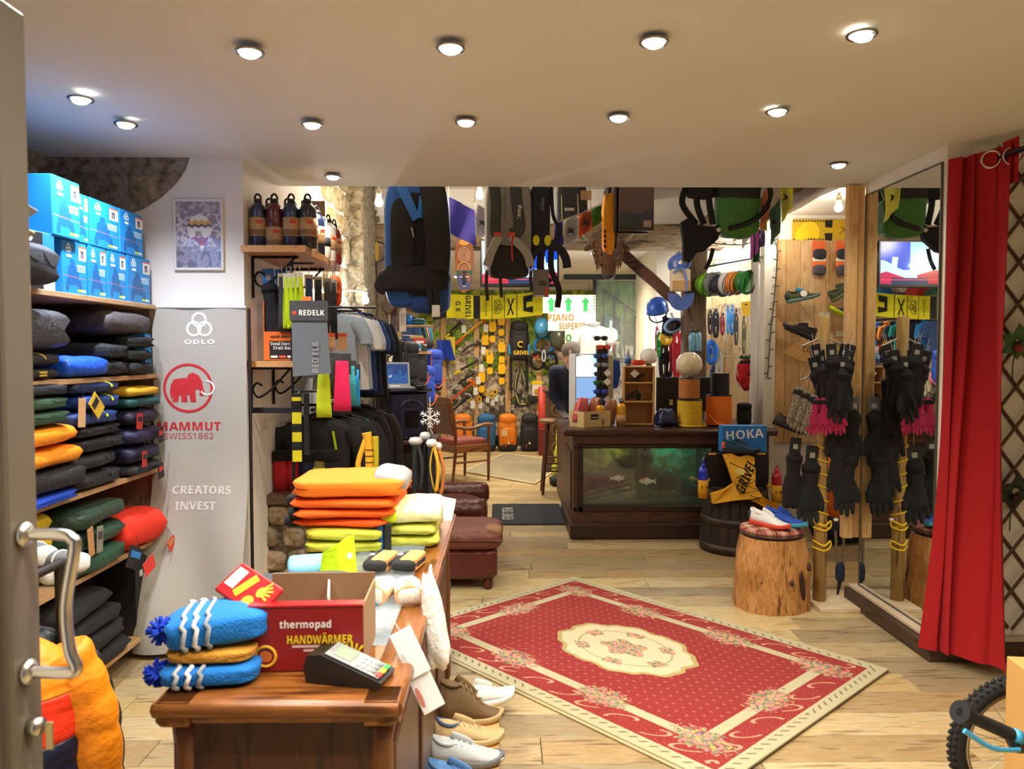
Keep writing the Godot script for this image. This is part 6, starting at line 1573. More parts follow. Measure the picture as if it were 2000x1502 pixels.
	for k in 6: part(cv,"carving",tb(arc(V(-0.1 + 0.2 * (k % 2),0.3 + 0.24 * int(k / 2.0),0.205),V(0.05,0,0),V(0,0.07,0),0,300,14),0.012,6),mt("7a5432",0.5))
	var lj := thing("jacket_heap","lime green jackets heaped on the floor between stool and counter","jackets",V(0.72,0.002,-8.75))
	for k in 3: part(lj,"jacket",pw(V(0.26,0.26,0.26),XF(V(0.02 * k,0.12 + 0.2 * k,0)),0.6,{"noise": 0.1,"seed": k}),mt(["b4c424","c2d02c","ccd840"][k],0.6,"crumple"))
	part(lj,"black_bag",pw(V(0.34,0.12,0.3),XF(V(0,0.05,0.16)),0.6,{"noise": 0.06}),mt("191919",0.7))
	var rr := thing("poster_roll","red poster roll standing against the back wall beside the carved stand","poster roll",V(0.6,0.002,-11.2))
	part(rr,"roll",lt([[0,0],[0.06,0],[0.06,1.0],[0.05,1.0],[0,0.98]],16),mt("b8301c",0.5))
	part(rr,"crate",bx(V(0.02,0.2,0.1),V(0.16,0.4,0.1),0.01),mt("6e1c18",0.6))
	# stove with laptop
	var sv2 := thing("stove","dark blue cast stove on the brown hearth bench","stove",V(-0.92,0.702,-7.15),28)
	var bl := mt("12162e",0.3,"gloss")
	part(sv2,"body",bx(V(0,0.22,0),V(0.36,0.44,0.34),0.02),bl)
	part(sv2,"top_plate",bx(V(0,0.455,0),V(0.42,0.03,0.4),0.01),bl)
	part(sv2,"base",bx(V(0,0.02,0),V(0.4,0.04,0.38),0.01),bl)
	var door_ := part(sv2,"door",sl([[-0.12,0.08],[0.12,0.08],[0.12,0.3],[0.09,0.36],[0.0,0.385],[-0.09,0.36],[-0.12,0.3]],0.03,XF(V(0,0,0.175))),mt("171c38",0.35,"gloss"))
	part(door_,"arch_rim",tb([V(-0.1,0.1,0.195),V(-0.1,0.29,0.195)] + arc(V(0,0.29,0.195),V(-0.1,0,0),V(0,0.075,0),0,180,12) + [V(0.1,0.1,0.195)],0.01,6),bl)
	part(door_,"pane",bx(V(0,0.19,0.19),V(0.14,0.16,0.008),0.002),mt("0a0c16",0.1))
	for k in 5: part(door_,"air_slot",bx(V(-0.05 + 0.025 * k,0.32,0.192),V(0.012,0.05,0.006)),mt("07080f",0.5))
	part(sv2,"handle",tb([V(0.14,0.16,0.19),V(0.14,0.27,0.19)],0.008,8),mt("20242c",0.4,"",0.5))
	part(sv2,"ash_drawer",bx(V(0,0.055,0.18),V(0.22,0.04,0.02),0.004),mt("171c38",0.35))
	var hb := thing("hearth_bench","dark brown wooden bench under the blue stove","bench",V(-0.92,0,-7.2))
	part(hb,"top",bx(V(0,0.68,0),V(0.62,0.04,0.6),0.008),mt("4a2c1c",0.5,"woodx"))
	part(hb,"body",bx(V(-0.02,0.33,0),V(0.54,0.66,0.5),0.01),mt("2e1c14",0.6,"woody"))
	for x in [-0.27,0.27]: part(hb,"leg",bx(V(x,0.33,0.27),V(0.04,0.66,0.04),0.006),mt("5c3a28",0.5,"woody"))
	var lp := thing("laptop","open grey laptop showing a blue mountain picture on the stove","laptop",V(-1.0,1.174,-7.08),18)
	var ice := img(96,64,func(u,v):
		var h: float = nz.get_noise_2d(u * 1.5,3.0) * 0.5 + 0.3 + u * 0.22
		if Vector2((u - 0.42) * 1.3,v - 0.62 - (0.42 - u) * 0.5).length() < 0.07: return Color("f2f6fa")
		return Color("2f55a0") if v < h else Color("4a90e0").lerp(Color("1e4a94"),clampf(nz.get_noise_2d(u * 4,v * 4) * 2.0 + 0.3,0,1)))
	part(lp,"keyboard_base",bx(V(0,0.008,0.03),V(0.33,0.016,0.23),0.004),mt("8a8a84",0.5))
	var lid := part(lp,"lid",bx(V(0,0.12,0),V(0.33,0.235,0.012),0.004),mt("8f8f88",0.5),XF(V(0,0.008,-0.085),-12,0,0))
	part(lid,"screen",plate(0.29,0.19,0.001,XF(V(0,0.125,0.0065))),printed("laptop_screen",ice,0.3,0.7))
	part(lp,"white_pen",tb([V(-0.05,0.022,0.05),V(0.04,0.022,0.06)],0.007,8),mt("e6e4de"))
	var ms := thing("computer_mouse","black mouse lying right of the laptop","mouse",V(-0.75,1.174,-7.0),20)
	part(ms,"body",pw(V(0.1,0.05,0.07),XF(V(0,0.022,0)),0.9,{"noise": 0.0}),mt("1c1c1e",0.4))
	part(ms,"wheel",lt([[0,-0.004],[0.01,-0.004],[0.01,0.004],[0,0.004]],12,XF(V(0.02,0.045,0),90,0,0)),mt("5a5a5c"))
	# shelf of boxes,mugs and shoes
	var ws := thing("wall_shelf","pine shelf with boxes, mugs and shoes above the laptop","shelf",V(-1.05,1.52,-8.05))
	part(ws,"board",bx(V(0,-0.015,0),V(0.56,0.03,0.5),0.003),mt("c8a070",0.6,"pinex"))
	part(ws,"upper_board",bx(V(0.12,0.27,-0.1),V(0.36,0.02,0.3),0.003),mt("b8a080",0.6,"pinex"))
	part(ws,"bracket",tb([V(-0.27,-0.03,0.1),V(-0.1,-0.03,0.1),V(-0.27,-0.2,0.1)],0.01,6),mt("2a2826",0.5))
	part(ws,"upright",bx(V(-0.05,0.14,-0.2),V(0.03,0.28,0.02)),mt("b8a080",0.6))
	var bxs := [[-1.12,1.522,-7.9,0.14,0.2,0.12,"b08a58","brown cookware box with a picture of silver pots"],[-0.865,1.522,-8.0,0.13,0.07,0.14,"f0ece6","white box with a red band under the books"],[-0.87,1.594,-8.0,0.12,0.06,0.12,"c8302c","red and white first aid box on the shelf"],[-0.9,1.655,-8.03,0.13,0.03,0.12,"d8b070","flat tan carton on top of the red box"],[-1.13,1.724,-7.95,0.07,0.3,0.1,"7a5a44","tall brown bottle carton on the cookware box"],[-1.04,1.724,-7.95,0.07,0.32,0.1,"c8b49c","tall pale bottle carton next to the brown one"]]
	for k in bxs.size():
		var q = bxs[k]
		var b := carton("product_box",q[7],"box",V(q[0],q[1],q[2]),14,V(q[3],q[4],q[5]),q[6])
		stick(b,"front_print",V(0,q[4] * 0.4,q[5] / 2 + 0.0005),q[3] * 0.7,q[4] * 0.4,["c9ccd0","c8302c","f0ece6","a8804c","5a4234","a8988a"][k])
	for k in 2:
		var m := thing("camping_mug",["shiny steel camping mug on the pine shelf, left","shiny steel camping pot on the pine shelf, right"][k],"mug",V(-1.2 + 0.09 * k,1.522,-7.86))
		part(m,"cup",lt([[0,0],[0.036,0],[0.04,0.01],[0.04,0.08],[0.036,0.08],[0.034,0.01],[0,0.008]],18),mt("c4c4c6",0.2,"",1.0))
		part(m,"handle",tb(arc(V(-0.04,0.045,0),V(-0.02,0,0),V(0,0.025,0),-90,90,8),0.003,6),mt("c4c4c6",0.2,"",1.0))
	shoe("white trainer with teal heel lying on the pine shelf",V(-0.95,1.522,-7.84),170,0.24,["e4e4e0","f0eee8","2b2d30","2a2c30"],{"heel": "2f9fc4","toe": "dcdcd8"})
	var bc := thing("drink_cup","blue drinking cup on the upper shelf","cup",V(-0.99,1.8,-8.1))
	part(bc,"cup",lt([[0,0],[0.03,0],[0.04,0.1],[0.037,0.1],[0,0.01]],16),mt("1f6fd0",0.4))
	part(bc,"rim",tb(arc(V(0,0.1,0),V(0.039,0,0),V(0,0,0.039),0,360,18),0.003,5),mt("3a86e0"))
	var bg := thing("gear_bag","teal zip bag lying on the upper shelf","bag",V(-0.88,1.8,-8.1))
	part(bg,"bag",pw(V(0.14,0.07,0.12),XF(V(0,0.035,0)),0.6),mt("1f5a60",0.6,"fab"))
	part(bg,"zip",tb([V(-0.06,0.045,0.06),V(0.06,0.045,0.06)],0.004,5),mt("17181a"))
	for k in 5:
		var q = [["black backpack hanging under the pine shelf",795,700,7.75,"17181b","2a2a2e"],["black backpack with coral piping beside the laptop",812,705,7.9,"1b1c20","e0605a"],["bright blue backpack with orange trim hanging low beside the stove",828,745,8.3,"1a4fd0","e86a3a"],["royal blue backpack at the end of the hanging packs",843,712,8.6,"1c46b8","d8605a"],["black and lime backpack behind the blue ones",826,690,8.7,"1e1f1c","c4d21c"]][k]
		var p := P(q[1],q[2],q[3])
		var r := rucksack(q[0],p + V(0,-0.3,0),50,V(0.24,0.48,0.16),mt(q[4],0.6,"fab"),mt("17181b",0.7),{"badge": q[5],"group": "packs hanging on the left wall","pocket": mt(q[5],0.6)})
		part(r,"trim_cord",tb(curve([V(-0.1,0.4,0.1),V(-0.11,0.15,0.11),V(0.0,0.04,0.11),V(0.11,0.15,0.11)],5),0.007,6),mt(q[5],0.6))
		part(r,"wall_hook",tb([V(0,0.46,-0.07),V(0,0.5,-0.07),V(-0.5,0.52,-0.3)],0.005,5),mt("b8b4ac",0.4,"",0.7))
	# clothes rail and shelf on the left wall that the mirror shows
	var rl := thing("clothes_rail","clothes rail on the left wall of the back room, seen in the mirror","clothes rail",V(-1.2,0,-10.3))
	part(rl,"rail",tb([V(0,1.98,-1.2),V(0,1.98,0.9)],0.011,8),mt("2a2826",0.4,"",0.6))
	for z in [-1.1,0.8]: part(rl,"wall_arm",tb([V(0,1.98,z),V(-0.14,1.98,z)],0.009,6),mt("2a2826",0.4,"",0.6))
	part(rl,"shelf_board",bx(V(0.0,2.12,-0.1),V(0.28,0.024,2.1),0.003),mt("c8a070",0.6,"pinez"))
	var first: Node3D = null
	var cs := ["25406e","2f7fd0","1d2330","20304a","1b1c20","31b0b4","2a3a52","e8892c","39424c","1f6fd0","23262c","2c8f9a"]
	for k in 12: hung("shirt","%s shirt, number %s from the near end of the mirrored rail" % [["dark blue","bright blue","blackish","navy","black","turquoise","slate blue","orange","grey","blue","charcoal","teal"][k],["one","two","three","four","five","six","seven","eight","nine","ten","eleven","twelve"][k]],"shirt",V(-1.2,1.992,-9.5 - 0.16 * k),0,0.5,mt(cs[k],0.8,"fab"),{"w": 0.24,"t": 0.08,"sleeve": 0.4,"group": "shirts on the mirrored rail"})
	for k in 4:
		var q = [["green stuff sack on the shelf above the mirrored rail","1f5a44",0.18],["red and navy bag on the shelf above the mirrored rail","b02c2c",0.26],["violet sleeping bag on the shelf above the mirrored rail","4a4a8c",0.2],["blue box shaped bag on the shelf above the mirrored rail","1f7fd0",0.3]][k]
		var b := thing("stuff_sack",q[0],"bag",V(-1.2,2.134,-9.5 - 0.45 * k))
		part(b,"body",pw(V(0.22,q[2],0.26),XF(V(0,q[2] / 2,0)),0.5,{"noise": 0.05}),mt(q[1],0.6,"crumple"))
		part(b,"cord",tb(arc(V(0.02,q[2],0),V(0.03,0,0),V(0,0.03,0),0,180,8),0.005,5),mt("17181a"))
	# painted signs,banner,shirt
	var sg := thing("arrow_sign","white board with three green arrows pointing up","sign",P(1110,594,8.85),0)
	part(sg,"board",bx(V(0,0,0),V(0.64,0.215,0.012),0.003),mt("e4dfcc",0.7))
	for k in 3: part(sg,"arrow",sl([[-0.025,-0.085],[0.025,-0.085],[0.025,0.02],[0.05,0.02],[0,0.08],[-0.05,0.02],[-0.025,0.02]],0.004,XF(V(-0.2 + 0.2 * k,0,0.008))),mt("1f9a54",0.7))
	for k in 12: part(sg,"border_mark",sl([[-0.012,-0.01],[0.012,-0.01],[0,0.012]],0.002,XF(V(0.3 * (1 if k % 2 else -1),-0.09 + 0.036 * int(k / 2.0),0.007))),mt(["c8b43a","2f8a54"][k % 2]))
	for x in [-0.25,0.25]: part(sg,"cord",tb([V(x,0.1,0),V(x,0.24,-0.06)],0.003,5),mt("2a2826"))
	var s2 := thing("painted_sign","white board with orange hand painted words below the arrows","sign",P(1117,628,8.84),0)
	part(s2,"board",bx(V(0,0,0),V(0.56,0.22,0.012),0.003),mt("e4dcc8",0.7))
	txt(s2,"PIANO",0.075,mt("e2642a"),XF(V(-0.13,0.045,0.008)),0.95)
	txt(s2,"SUPERIORE",0.075,mt("e2642a"),XF(V(0.05,-0.055,0.008)),0.72)
	for x in [-0.2,0.2]: part(s2,"hanger",tb([V(x,0.11,0),V(x,0.14,0)],0.003,5),mt("2a2826"))
	var s3 := thing("painted_sign","small pale board with green words under the orange lettered one","sign",P(1135,668,8.83),0)
	part(s3,"board",bx(V(0,0,0),V(0.38,0.26,0.012),0.003),mt("cfcdb4",0.7))
	txt(s3,"OUTLET",0.08,mt("1f7a4c"),XF(V(0.0,0.045,0.008)),0.9)
	txt(s3,"UOMO",0.07,mt("1f7a6c"),XF(V(-0.02,-0.07,0.008)),1.1)
	part(s3,"hanger",tb([V(-0.1,0.12,0),V(-0.1,0.2,-0.012)],0.003,5),mt("2a2826"))
	hung("shirt","white T-shirt hanging in front of the painted signs","shirt",P(1158,622,8.74),6,0.56,mt("dcdcd8",0.85,"fab"),{"w": 0.37,"t": 0.06,"sleeve": 0.35,"hanger": "17181a"})
	var lt2 := thing("light_tube","vertical white light tube beside the stair picture","light tube",P(1262,643,7.68))
	part(lt2,"tube",tb([V(0,-0.22,0),V(0,0.2,0)],0.02,10),glow("f4f8ff",9.0))
	for y in [-0.23,0.21]: part(lt2,"end_cap",bx(V(0,y,0),V(0.05,0.03,0.05),0.004),mt("c8c8c8"))
	part(lt2,"grey_hose",tb(curve([V(0.05,0.2,0),V(0.1,0.05,0),V(0.1,-0.15,0),V(0.05,-0.28,0)],5),0.018,8),mt("7a8280",0.5))
	omni(lt2.position + V(0,0,0.06),"f4f8ff",0.7,0.1)
	# the shopkeeper,mostly hidden behind the glasses display
	var pn := thing("person","person in a dark navy top leaning forward behind the sunglasses display","person",V(0.8,0,-8.5),-10)
	var bs := nst()
	sdf(bs,[[V(-0.08,0.9,0),V(-0.08,0.08,0.0),0.085,0.05],[V(0.1,0.9,0),V(0.1,0.08,0.0),0.085,0.05],[V(-0.08,0.05,0.0),V(-0.08,0.04,0.15),0.045,0.035],[V(0.1,0.05,0),V(0.1,0.04,0.15),0.045,0.035]],0.018,0.05)
	part(pn,"trousers",bs,mt("20242c",0.8,"fab"))
	var ts := nst()
	sdf(ts,[[V(0.01,0.92,0),V(0.01,1.12,0.04),0.14,0.145],[V(0.01,1.12,0.04),V(0.02,1.38,0.16),0.15,0.13],[V(-0.15,1.42,0.16),V(0.19,1.4,0.16),0.07,0.07],[V(-0.17,1.4,0.16),V(-0.2,1.12,0.14),0.065,0.052],[V(-0.2,1.12,0.14),V(-0.07,0.98,0.3),0.05,0.038],[V(0.2,1.4,0.16),V(0.24,1.14,0.16),0.065,0.05],[V(0.24,1.14,0.16),V(0.14,1.0,0.33),0.05,0.038],[V(0.02,1.42,0.17),V(0.02,1.5,0.21),0.06,0.055]],0.016,0.05)
	var lean := XF(V(0,0.92,0),25,0,0) * XF(V(0,-0.92,0))
	part(pn,"pullover",ts,mt("141c30",0.85,"fab"),lean)
	var hd := nst()
	sdf(hd,[[V(0.02,1.6,0.24),V(0.02,1.66,0.22),0.075,0.09],[V(0.02,1.54,0.28),V(0.02,1.58,0.27),0.05,0.06],[V(0.02,1.58,0.34),V(0.02,1.61,0.33),0.013,0.01],[V(0.02,1.47,0.19),V(0.02,1.55,0.22),0.05,0.05],[V(-0.07,1.6,0.23),V(-0.072,1.62,0.23),0.017,0.017],[V(0.11,1.6,0.23),V(0.112,1.62,0.23),0.017,0.017]],0.007,0.025)
	part(pn,"head",hd,mt("c89a7c",0.6),lean)
	for k in 2:
		var hs2 := nst()
		var w: Vector3 = [V(-0.07,0.98,0.3),V(0.14,1.0,0.33)][k]
		var bn := [[w,w + V(0.01,-0.02,0.07),0.028,0.034],[w + V([0.025,-0.025][k],-0.01,0.04),w + V([0.05,-0.05][k],-0.02,0.09),0.012,0.009]]
		for f in 4: bn.append([w + V(-0.026 + 0.017 * f,-0.02,0.08),w + V(-0.03 + 0.019 * f,-0.045,0.125 + 0.012 * sin(f + 0.6)),0.0095,0.0075])
		sdf(hs2,bn,0.005,0.008)
		part(pn,"hand",hs2,mt("c89a7c",0.6),lean)
	part(pn,"hair",pw(V(0.2,0.15,0.22),XF(V(0.02,1.69,0.2),20,0,0),0.9,{"noise": 0.03}),mt("6a6258",0.9),lean)
	for x in [-0.03,0.03]: part(pn,"eye",pw(V(0.02,0.012,0.01),XF(V(0.02 + x,1.61,0.318)),1.0),mt("2a2420",0.3),lean)
	part(pn,"mouth",pw(V(0.04,0.01,0.012),XF(V(0.02,1.535,0.325)),1.0),mt("8c4a40",0.6),lean)
# ---------- things hanging in the opening under the rafters ----------
func strap(t: Node3D,n: String,pts: Array,w: float,hex: String,th := 0.3) -> void:
	part(t,n,tb(curve(pts,5),w,8,th),mt(hex,0.8,"fab"))
func hanging() -> void:
	# big blue pack,its harness side to the door
	var b := thing("backpack","big blue and black backpack hanging back side out at the left of the opening","backpack",V(-0.555,0,-5.0))
	var bl := mt("1f5fb8",0.6,"fab")
	part(b,"body",pw(V(0.43,0.84,0.26),XF(V(0,2.22,-0.05)),0.5,{"ev": 0.4,"noise": 0.025,"nu": 28,"nv": 18}),bl)
	part(b,"lower_pocket",pw(V(0.27,0.36,0.2),XF(V(0.085,1.94,-0.02)),0.5,{"noise": 0.04,"nu": 24}),mt("15448c",0.6,"fab"))
	part(b,"mesh_panel",pw(V(0.16,0.5,0.06),XF(V(-0.08,2.24,0.09)),0.5,{"ev": 0.5,"quilty": 22.0,"qd": 0.04,"noise": 0.0,"nv": 66}),mt("1d2020",0.85))
	part(b,"back_panel",pw(V(0.2,0.66,0.05),XF(V(0.03,2.2,0.075)),0.4,{"ev": 0.4,"noise": 0.02}),mt("17181a",0.8,"fab"))
	part(b,"blue_yoke",sl([[-0.14,0.14],[-0.07,0.15],[0.035,-0.09],[-0.01,-0.12]],0.02,XF(V(0.0,2.46,0.12))),mt("2369c4",0.55))
	strap(b,"shoulder_strap",[V(0.1,2.62,0.08),V(0.13,2.45,0.15),V(0.15,2.2,0.16),V(0.14,2.03,0.13)],0.08,"1c1c1b",0.3)
	strap(b,"blue_rib",[V(0.05,2.5,0.12),V(0.035,2.36,0.13)],0.02,"2f78c8",0.3)
	part(b,"hip_belt",pw(V(0.44,0.17,0.14),XF(V(0.0,1.98,0.07)),0.5,{"noise": 0.07,"nu": 26}),mt("141414",0.8,"fab"))
	strap(b,"belt_end",[V(-0.2,2.0,0.1),V(-0.235,1.93,0.1),V(-0.19,1.9,0.1)],0.03,"161616")
	for x in [0.08,0.12]: strap(b,"webbing",[V(x,1.95,0.13),V(x + 0.02,1.86,0.13),V(x + 0.03,1.76,0.12)],0.018,"131313")
	part(b,"price_card",bx(V(0.135,1.77,0.14),V(0.05,0.075,0.003)),mt("e6e4de",0.6))
	part(b,"zip_pull",tb([V(-0.02,2.3,0.12),V(-0.005,2.24,0.125)],0.005,5),mt("c8c8c8",0.3,"",0.8))
	strap(b,"hanging_strap",[V(0.0,2.62,-0.02),V(0.0,2.75,-0.08),V(0.0,2.86,-0.13)],0.014,"161616")
	# grey pack with dark straps
	var g := thing("backpack","light grey backpack with dark padded straps and red trims hanging in the middle","backpack",V(0.045,0,-5.0))
	part(g,"body",pw(V(0.31,0.62,0.2),XF(V(0,2.32,-0.04)),0.5,{"ev": 0.4,"noise": 0.02,"nu": 28,"nv": 16}),mt("8e8a82",0.65,"fab"))
	part(g,"lower_panel",pw(V(0.27,0.22,0.2),XF(V(0.005,2.1,-0.01)),0.5,{"noise": 0.05,"nu": 24}),mt("242220",0.8,"fab"))
	part(g,"centre_seam",tb([V(-0.02,2.6,0.065),V(-0.022,2.35,0.075)],0.003,5),mt("6a665e"))
	for q in [[-0.1,-0.13,-0.13],[0.04,0.03,0.13]]:
		strap(g,"shoulder_strap",[V(q[0],2.62,0.06),V(q[0] + 0.015,2.45,0.1),V(q[1] + 0.04,2.3,0.11),V(q[1] * 0.6,2.26,0.1)],0.037,"3b3a38",0.3)
		strap(g,"grey_strap_end",[V(q[1] * 0.5,2.25,0.1),V(q[2] * 0.85,2.15,0.11),V(q[2] * 1.08,2.06,0.1)],0.028,"a09c92",0.3)
		part(g,"red_trim",bx(V(q[1] * 0.55,2.262,0.112),V(0.05,0.022,0.012),0.003),mt("c8402c",0.6))
		part(g,"buckle",tb(arc(V(q[2] * 1.08,2.05,0.1),V(0.014,0,0),V(0,0.018,0),0,360,10),0.004,5),mt("d8d4ca",0.4))
	for q in [[-0.14,2.04,1.84],[-0.05,2.1,1.86],[0.145,2.04,1.9]]: strap(g,"webbing",[V(q[0],q[1],0.09),V(q[0] - 0.004,(q[1] + q[2]) / 2,0.095),V(q[0] + 0.004,q[2],0.09)],0.011,"2a2624")
	txt(g,"camp",0.024,mt("dcd8ce"),XF(V(0.065,2.4,0.118),0,0,86),1.1)
	strap(g,"sternum_cord",[V(0.03,2.26,0.11),V(0.02,2.18,0.11),V(0.025,2.09,0.1)],0.006,"b83a2c")
	strap(g,"hanging_strap",[V(0,2.62,-0.02),V(0,2.75,-0.1),V(0,2.86,-0.14)],0.012,"1c1c1c")
	# navy climbing pack with an open hip belt and a grey hang card
	var c := thing("backpack","slim navy climbing pack with hanging belt hoop and grey product card","backpack",V(0.285,0,-5.02))
	part(c,"body",pw(V(0.13,0.46,0.14),XF(V(-0.03,2.4,-0.02)),0.5,{"ev": 0.4,"noise": 0.04,"nu": 22}),mt("10131f",0.7,"fab"))
	txt(c,"cilao",0.024,mt("6f7480"),XF(V(-0.02,2.47,0.055),0,0,86),1.1)
	strap(c,"shoulder_strap",[V(0.04,2.62,0.0),V(0.05,2.4,0.04),V(0.1,2.3,0.04),V(0.06,2.24,0.03)],0.012,"14161c")
	strap(c,"belt_hoop",arc(V(0.02,2.06,0.02),V(0.125,0,0),V(0,0.15,0.02),0,180,8),0.028,"1b1f2c",0.4)
	strap(c,"leg_webbing",[V(-0.02,2.2,0.03),V(-0.03,2.05,0.03),V(0.03,1.96,0.03)],0.025,"14161c")
	strap(c,"leg_webbing",[V(0.04,2.2,0.03),V(0.04,2.05,0.03),V(0.09,1.92,0.03),V(0.08,1.8,0.03)],0.02,"14161c")
	for k in 2: part(c,"yellow_print",sl(ell(0.045,0.07,10),0.003,XF(V(-0.06 + 0.075 * k,2.235,0.05))),mt("d8d22c"))
	part(c,"product_card",bx(V(-0.03,1.955,0.07),V(0.105,0.18,0.004),0.001),mt("6f6b64",0.55))
	txt(c,"26",0.03,mt("1c1a18"),XF(V(-0.02,1.955,0.0735)),1.0)
	part(c,"card_print",bx(V(0.008,1.9,0.0725),V(0.02,0.06,0.001)),mt("b8563c"))
	part(c,"bar_code",bx(V(-0.04,1.872,0.0725),V(0.06,0.012,0.001)),mt("dcd8ce"))
	strap(c,"hanging_strap",[V(0,2.6,-0.02),V(0,2.75,-0.1),V(0,2.86,-0.13)],0.012,"14161c")
	var sg := thing("backpack","small grey daypack with pale buckles behind the prayer flags","backpack",V(0.52,0,-5.7))
	part(sg,"body",pw(V(0.24,0.38,0.14),XF(V(0,2.58,0)),0.5,{"ev": 0.45,"noise": 0.03,"nu": 24}),mt("3c3d3e",0.7,"fab"))
	part(sg,"buckle",bx(V(-0.02,2.56,0.075),V(0.07,0.022,0.012),0.003),mt("d8d4c8",0.5))
	part(sg,"tag",bx(V(0.1,2.66,0.085),V(0.08,0.07,0.004),0.0,XF()),mt("c8a070",0.6))
	part(sg,"pale_tape",tb(arc(V(-0.05,2.44,0.06),V(0.025,0,0),V(0,0.06,0),0,180,8),0.008,6,0.4),mt("d8d2c0"))
	strap(sg,"hanging_strap",[V(0,2.74,0),V(0,2.8,-0.03),V(0,2.84,-0.05)],0.01,"1c1c1c")
	# prayer flags
	var flag := func(lab: String,a: Vector3,bb: Vector3,h: float,hex: String,print_: bool):
		var t := thing("prayer_flag",lab,"flag",a,0,"prayer flags")
		var d := bb - a
		part(t,"cloth",sh(8,8,func(u,v): return d * u + V(-d.y * 0.3 * v * 0.4 + 0.004,-h * v,0.02 * sin(u * 6.0 + v * 3.0)),0.002),mt(hex,0.85,"fab"))
		part(t,"string",tb([V(-0.01,0.004,0) - d * 0.03,d * 1.03 + V(0,0.004,0)],0.004,5),mt("c8bc9c"))
		part(t,"tie_cord",tb([V(0,0,0),V(0.01,2.84 - a.y,-5.75 - a.z if a.z < -5.45 else -5.15 - a.z)],0.003,4),mt("c8bc9c"))
		if print_:
			for k in 9: part(t,"print_line",tb([d * 0.12 + V(0.01,-h * (0.1 + 0.09 * k),0.022),d * 0.88 + V(0.0,-h * (0.1 + 0.09 * k),0.022)],0.0022,4),mt("5a5a60"))
			part(t,"horse_print",sl([[-0.03,-0.02],[-0.01,0.0],[-0.02,0.025],[0.0,0.01],[0.025,0.02],[0.02,-0.005],[0.03,-0.025],[0.005,-0.01]],0.002,XF(d * 0.5 + V(0,-h * 0.5,0.026))),mt("2a2a2e"))
	for k in 6: flag.call(["yellow prayer flag, nearest on the cord behind the green pack","green prayer flag, second on the cord behind the green pack","orange prayer flag, third on the cord behind the green pack","violet prayer flag, fourth on the cord behind the green pack","pale prayer flag, fifth on the cord behind the green pack","mustard prayer flag, last on the cord behind the green pack"][k],V(1.79,[2.62,2.5,2.62,2.42,2.56,2.6][k],-4.72 - 0.2 * k),V(1.79,[2.56,2.44,2.58,2.4,2.5,2.58][k],-4.9 - 0.2 * k),0.22,["c0b81c","3c6a44","c8601c","8c2c7c","b8b0b4","d89a14"][k],k != 3)
	var fl := [["violet prayer flag right of the big blue pack",[876,385],[926,410],5.9,0.28,"3a3590",false],["white printed prayer flag left of the grey pack",[926,395],[957,415],5.8,0.24,"cfccd0",true],["violet prayer flag right of the navy climbing pack",[1082,438],[1100,432],5.5,0.17,"3b3788",false],["white printed prayer flag over the log beam",[1098,432],[1130,420],5.5,0.19,"d2d0d2",true],["orange red prayer flag between the white and green ones",[1130,422],[1156,408],5.5,0.15,"d2582c",true],["green prayer flag beside the yellow bag",[1154,410],[1181,396],5.5,0.13,"3f7a34",false],["yellow prayer flag hanging folded near the green pack",[1459,372],[1476,380],5.3,0.26,"c8c414",false],["mustard prayer flag right of the folded yellow one",[1476,380],[1494,400],5.4,0.2,"b8a01c",false],["green tipped prayer flag hanging below the yellow ones",[1470,440],[1482,440],5.4,0.26,"2f6a44",false],["pale violet prayer flag corner near the glowing bulb",[1482,450],[1492,448],5.4,0.12,"8c88c4",false]]
	for q in fl: flag.call(q[0],P(q[1][0],q[1][1],q[3]),P(q[2][0],q[2][1],q[3]),q[4],q[5],q[6])
	# flags near the mirror side that only the mirror shows clearly
	var y2 := thing("rope_bag","orange yellow rope bag hanging in front of the cow head","bag",P(1190,370,5.4))
	part(y2,"bag",pw(V(0.1,0.42,0.08),XF(V(0,-0.24,0)),0.6,{"noise": 0.07,"quilt": 3.0,"qd": 0.02,"nu": 22,"nv": 16}),mt("ef9a0e",0.6,"crumple"))
	strap(y2,"black_edge",[V(0.045,-0.06,0.03),V(0.05,-0.22,0.04),V(0.04,-0.42,0.03)],0.008,"1c1a14")
	for k in 4: part(y2,"black_print",bx(V(-0.035,-0.3 - 0.035 * k,0.042),V(0.014,0.022,0.003)),mt("1c1a14"))
	strap(y2,"hanging_strap",[V(0,-0.03,0),V(0.01,0.1,0),V(0.0,0.22,-0.3)],0.012,"2a2a2c")
	for k in 2:
		var t := thing("poster",["brown glossy poster hanging in front, with a bar code","dark poster hanging behind the brown glossy one"][k],"poster",P([1243,1232][k],[400,405][k],5.25 + 0.06 * k),[-4,3][k])
		part(t,"sheet",bx(V(0,0.0,0),V(0.24,0.36,0.004),0.001),mt(["5a3024","2a1c1a"][k],0.12,"gloss"))
		part(t,"dark_landscape",sl([[-0.115,-0.175],[0.115,-0.175],[0.115,-0.02],[0.02,-0.06],[-0.115,-0.05]],0.001,XF(V(0,0,0.0028))),mt("1e1416",0.15,"gloss"))
		part(t,"bar_code",bx(V(0.075,-0.13,0.0036),V(0.055,0.045,0.001)),mt("a8948a"))
		part(t,"cord",tb([V(-0.02,0.18,0),V(0,0.32,-0.3)],0.003,5),mt("d8d4cc"))
	# black carrier harness and green pack
	var hc := thing("carrier_harness","black child carrier harness hanging left of the green pack","harness",V(1.32,0,-5.1))
	for q in [[-0.07,-0.02],[0.0,0.03],[0.06,0.09]]: strap(hc,"webbing",[V(q[0],2.64,0),V(q[0] * 1.4 - 0.02,2.5,0.02),V(q[1],2.36,0.02)],0.022,"121212")
	part(hc,"upper_pad",pw(V(0.2,0.14,0.06),XF(V(0.02,2.6,0)),0.6,{"noise": 0.1}),mt("131313",0.8,"fab"))
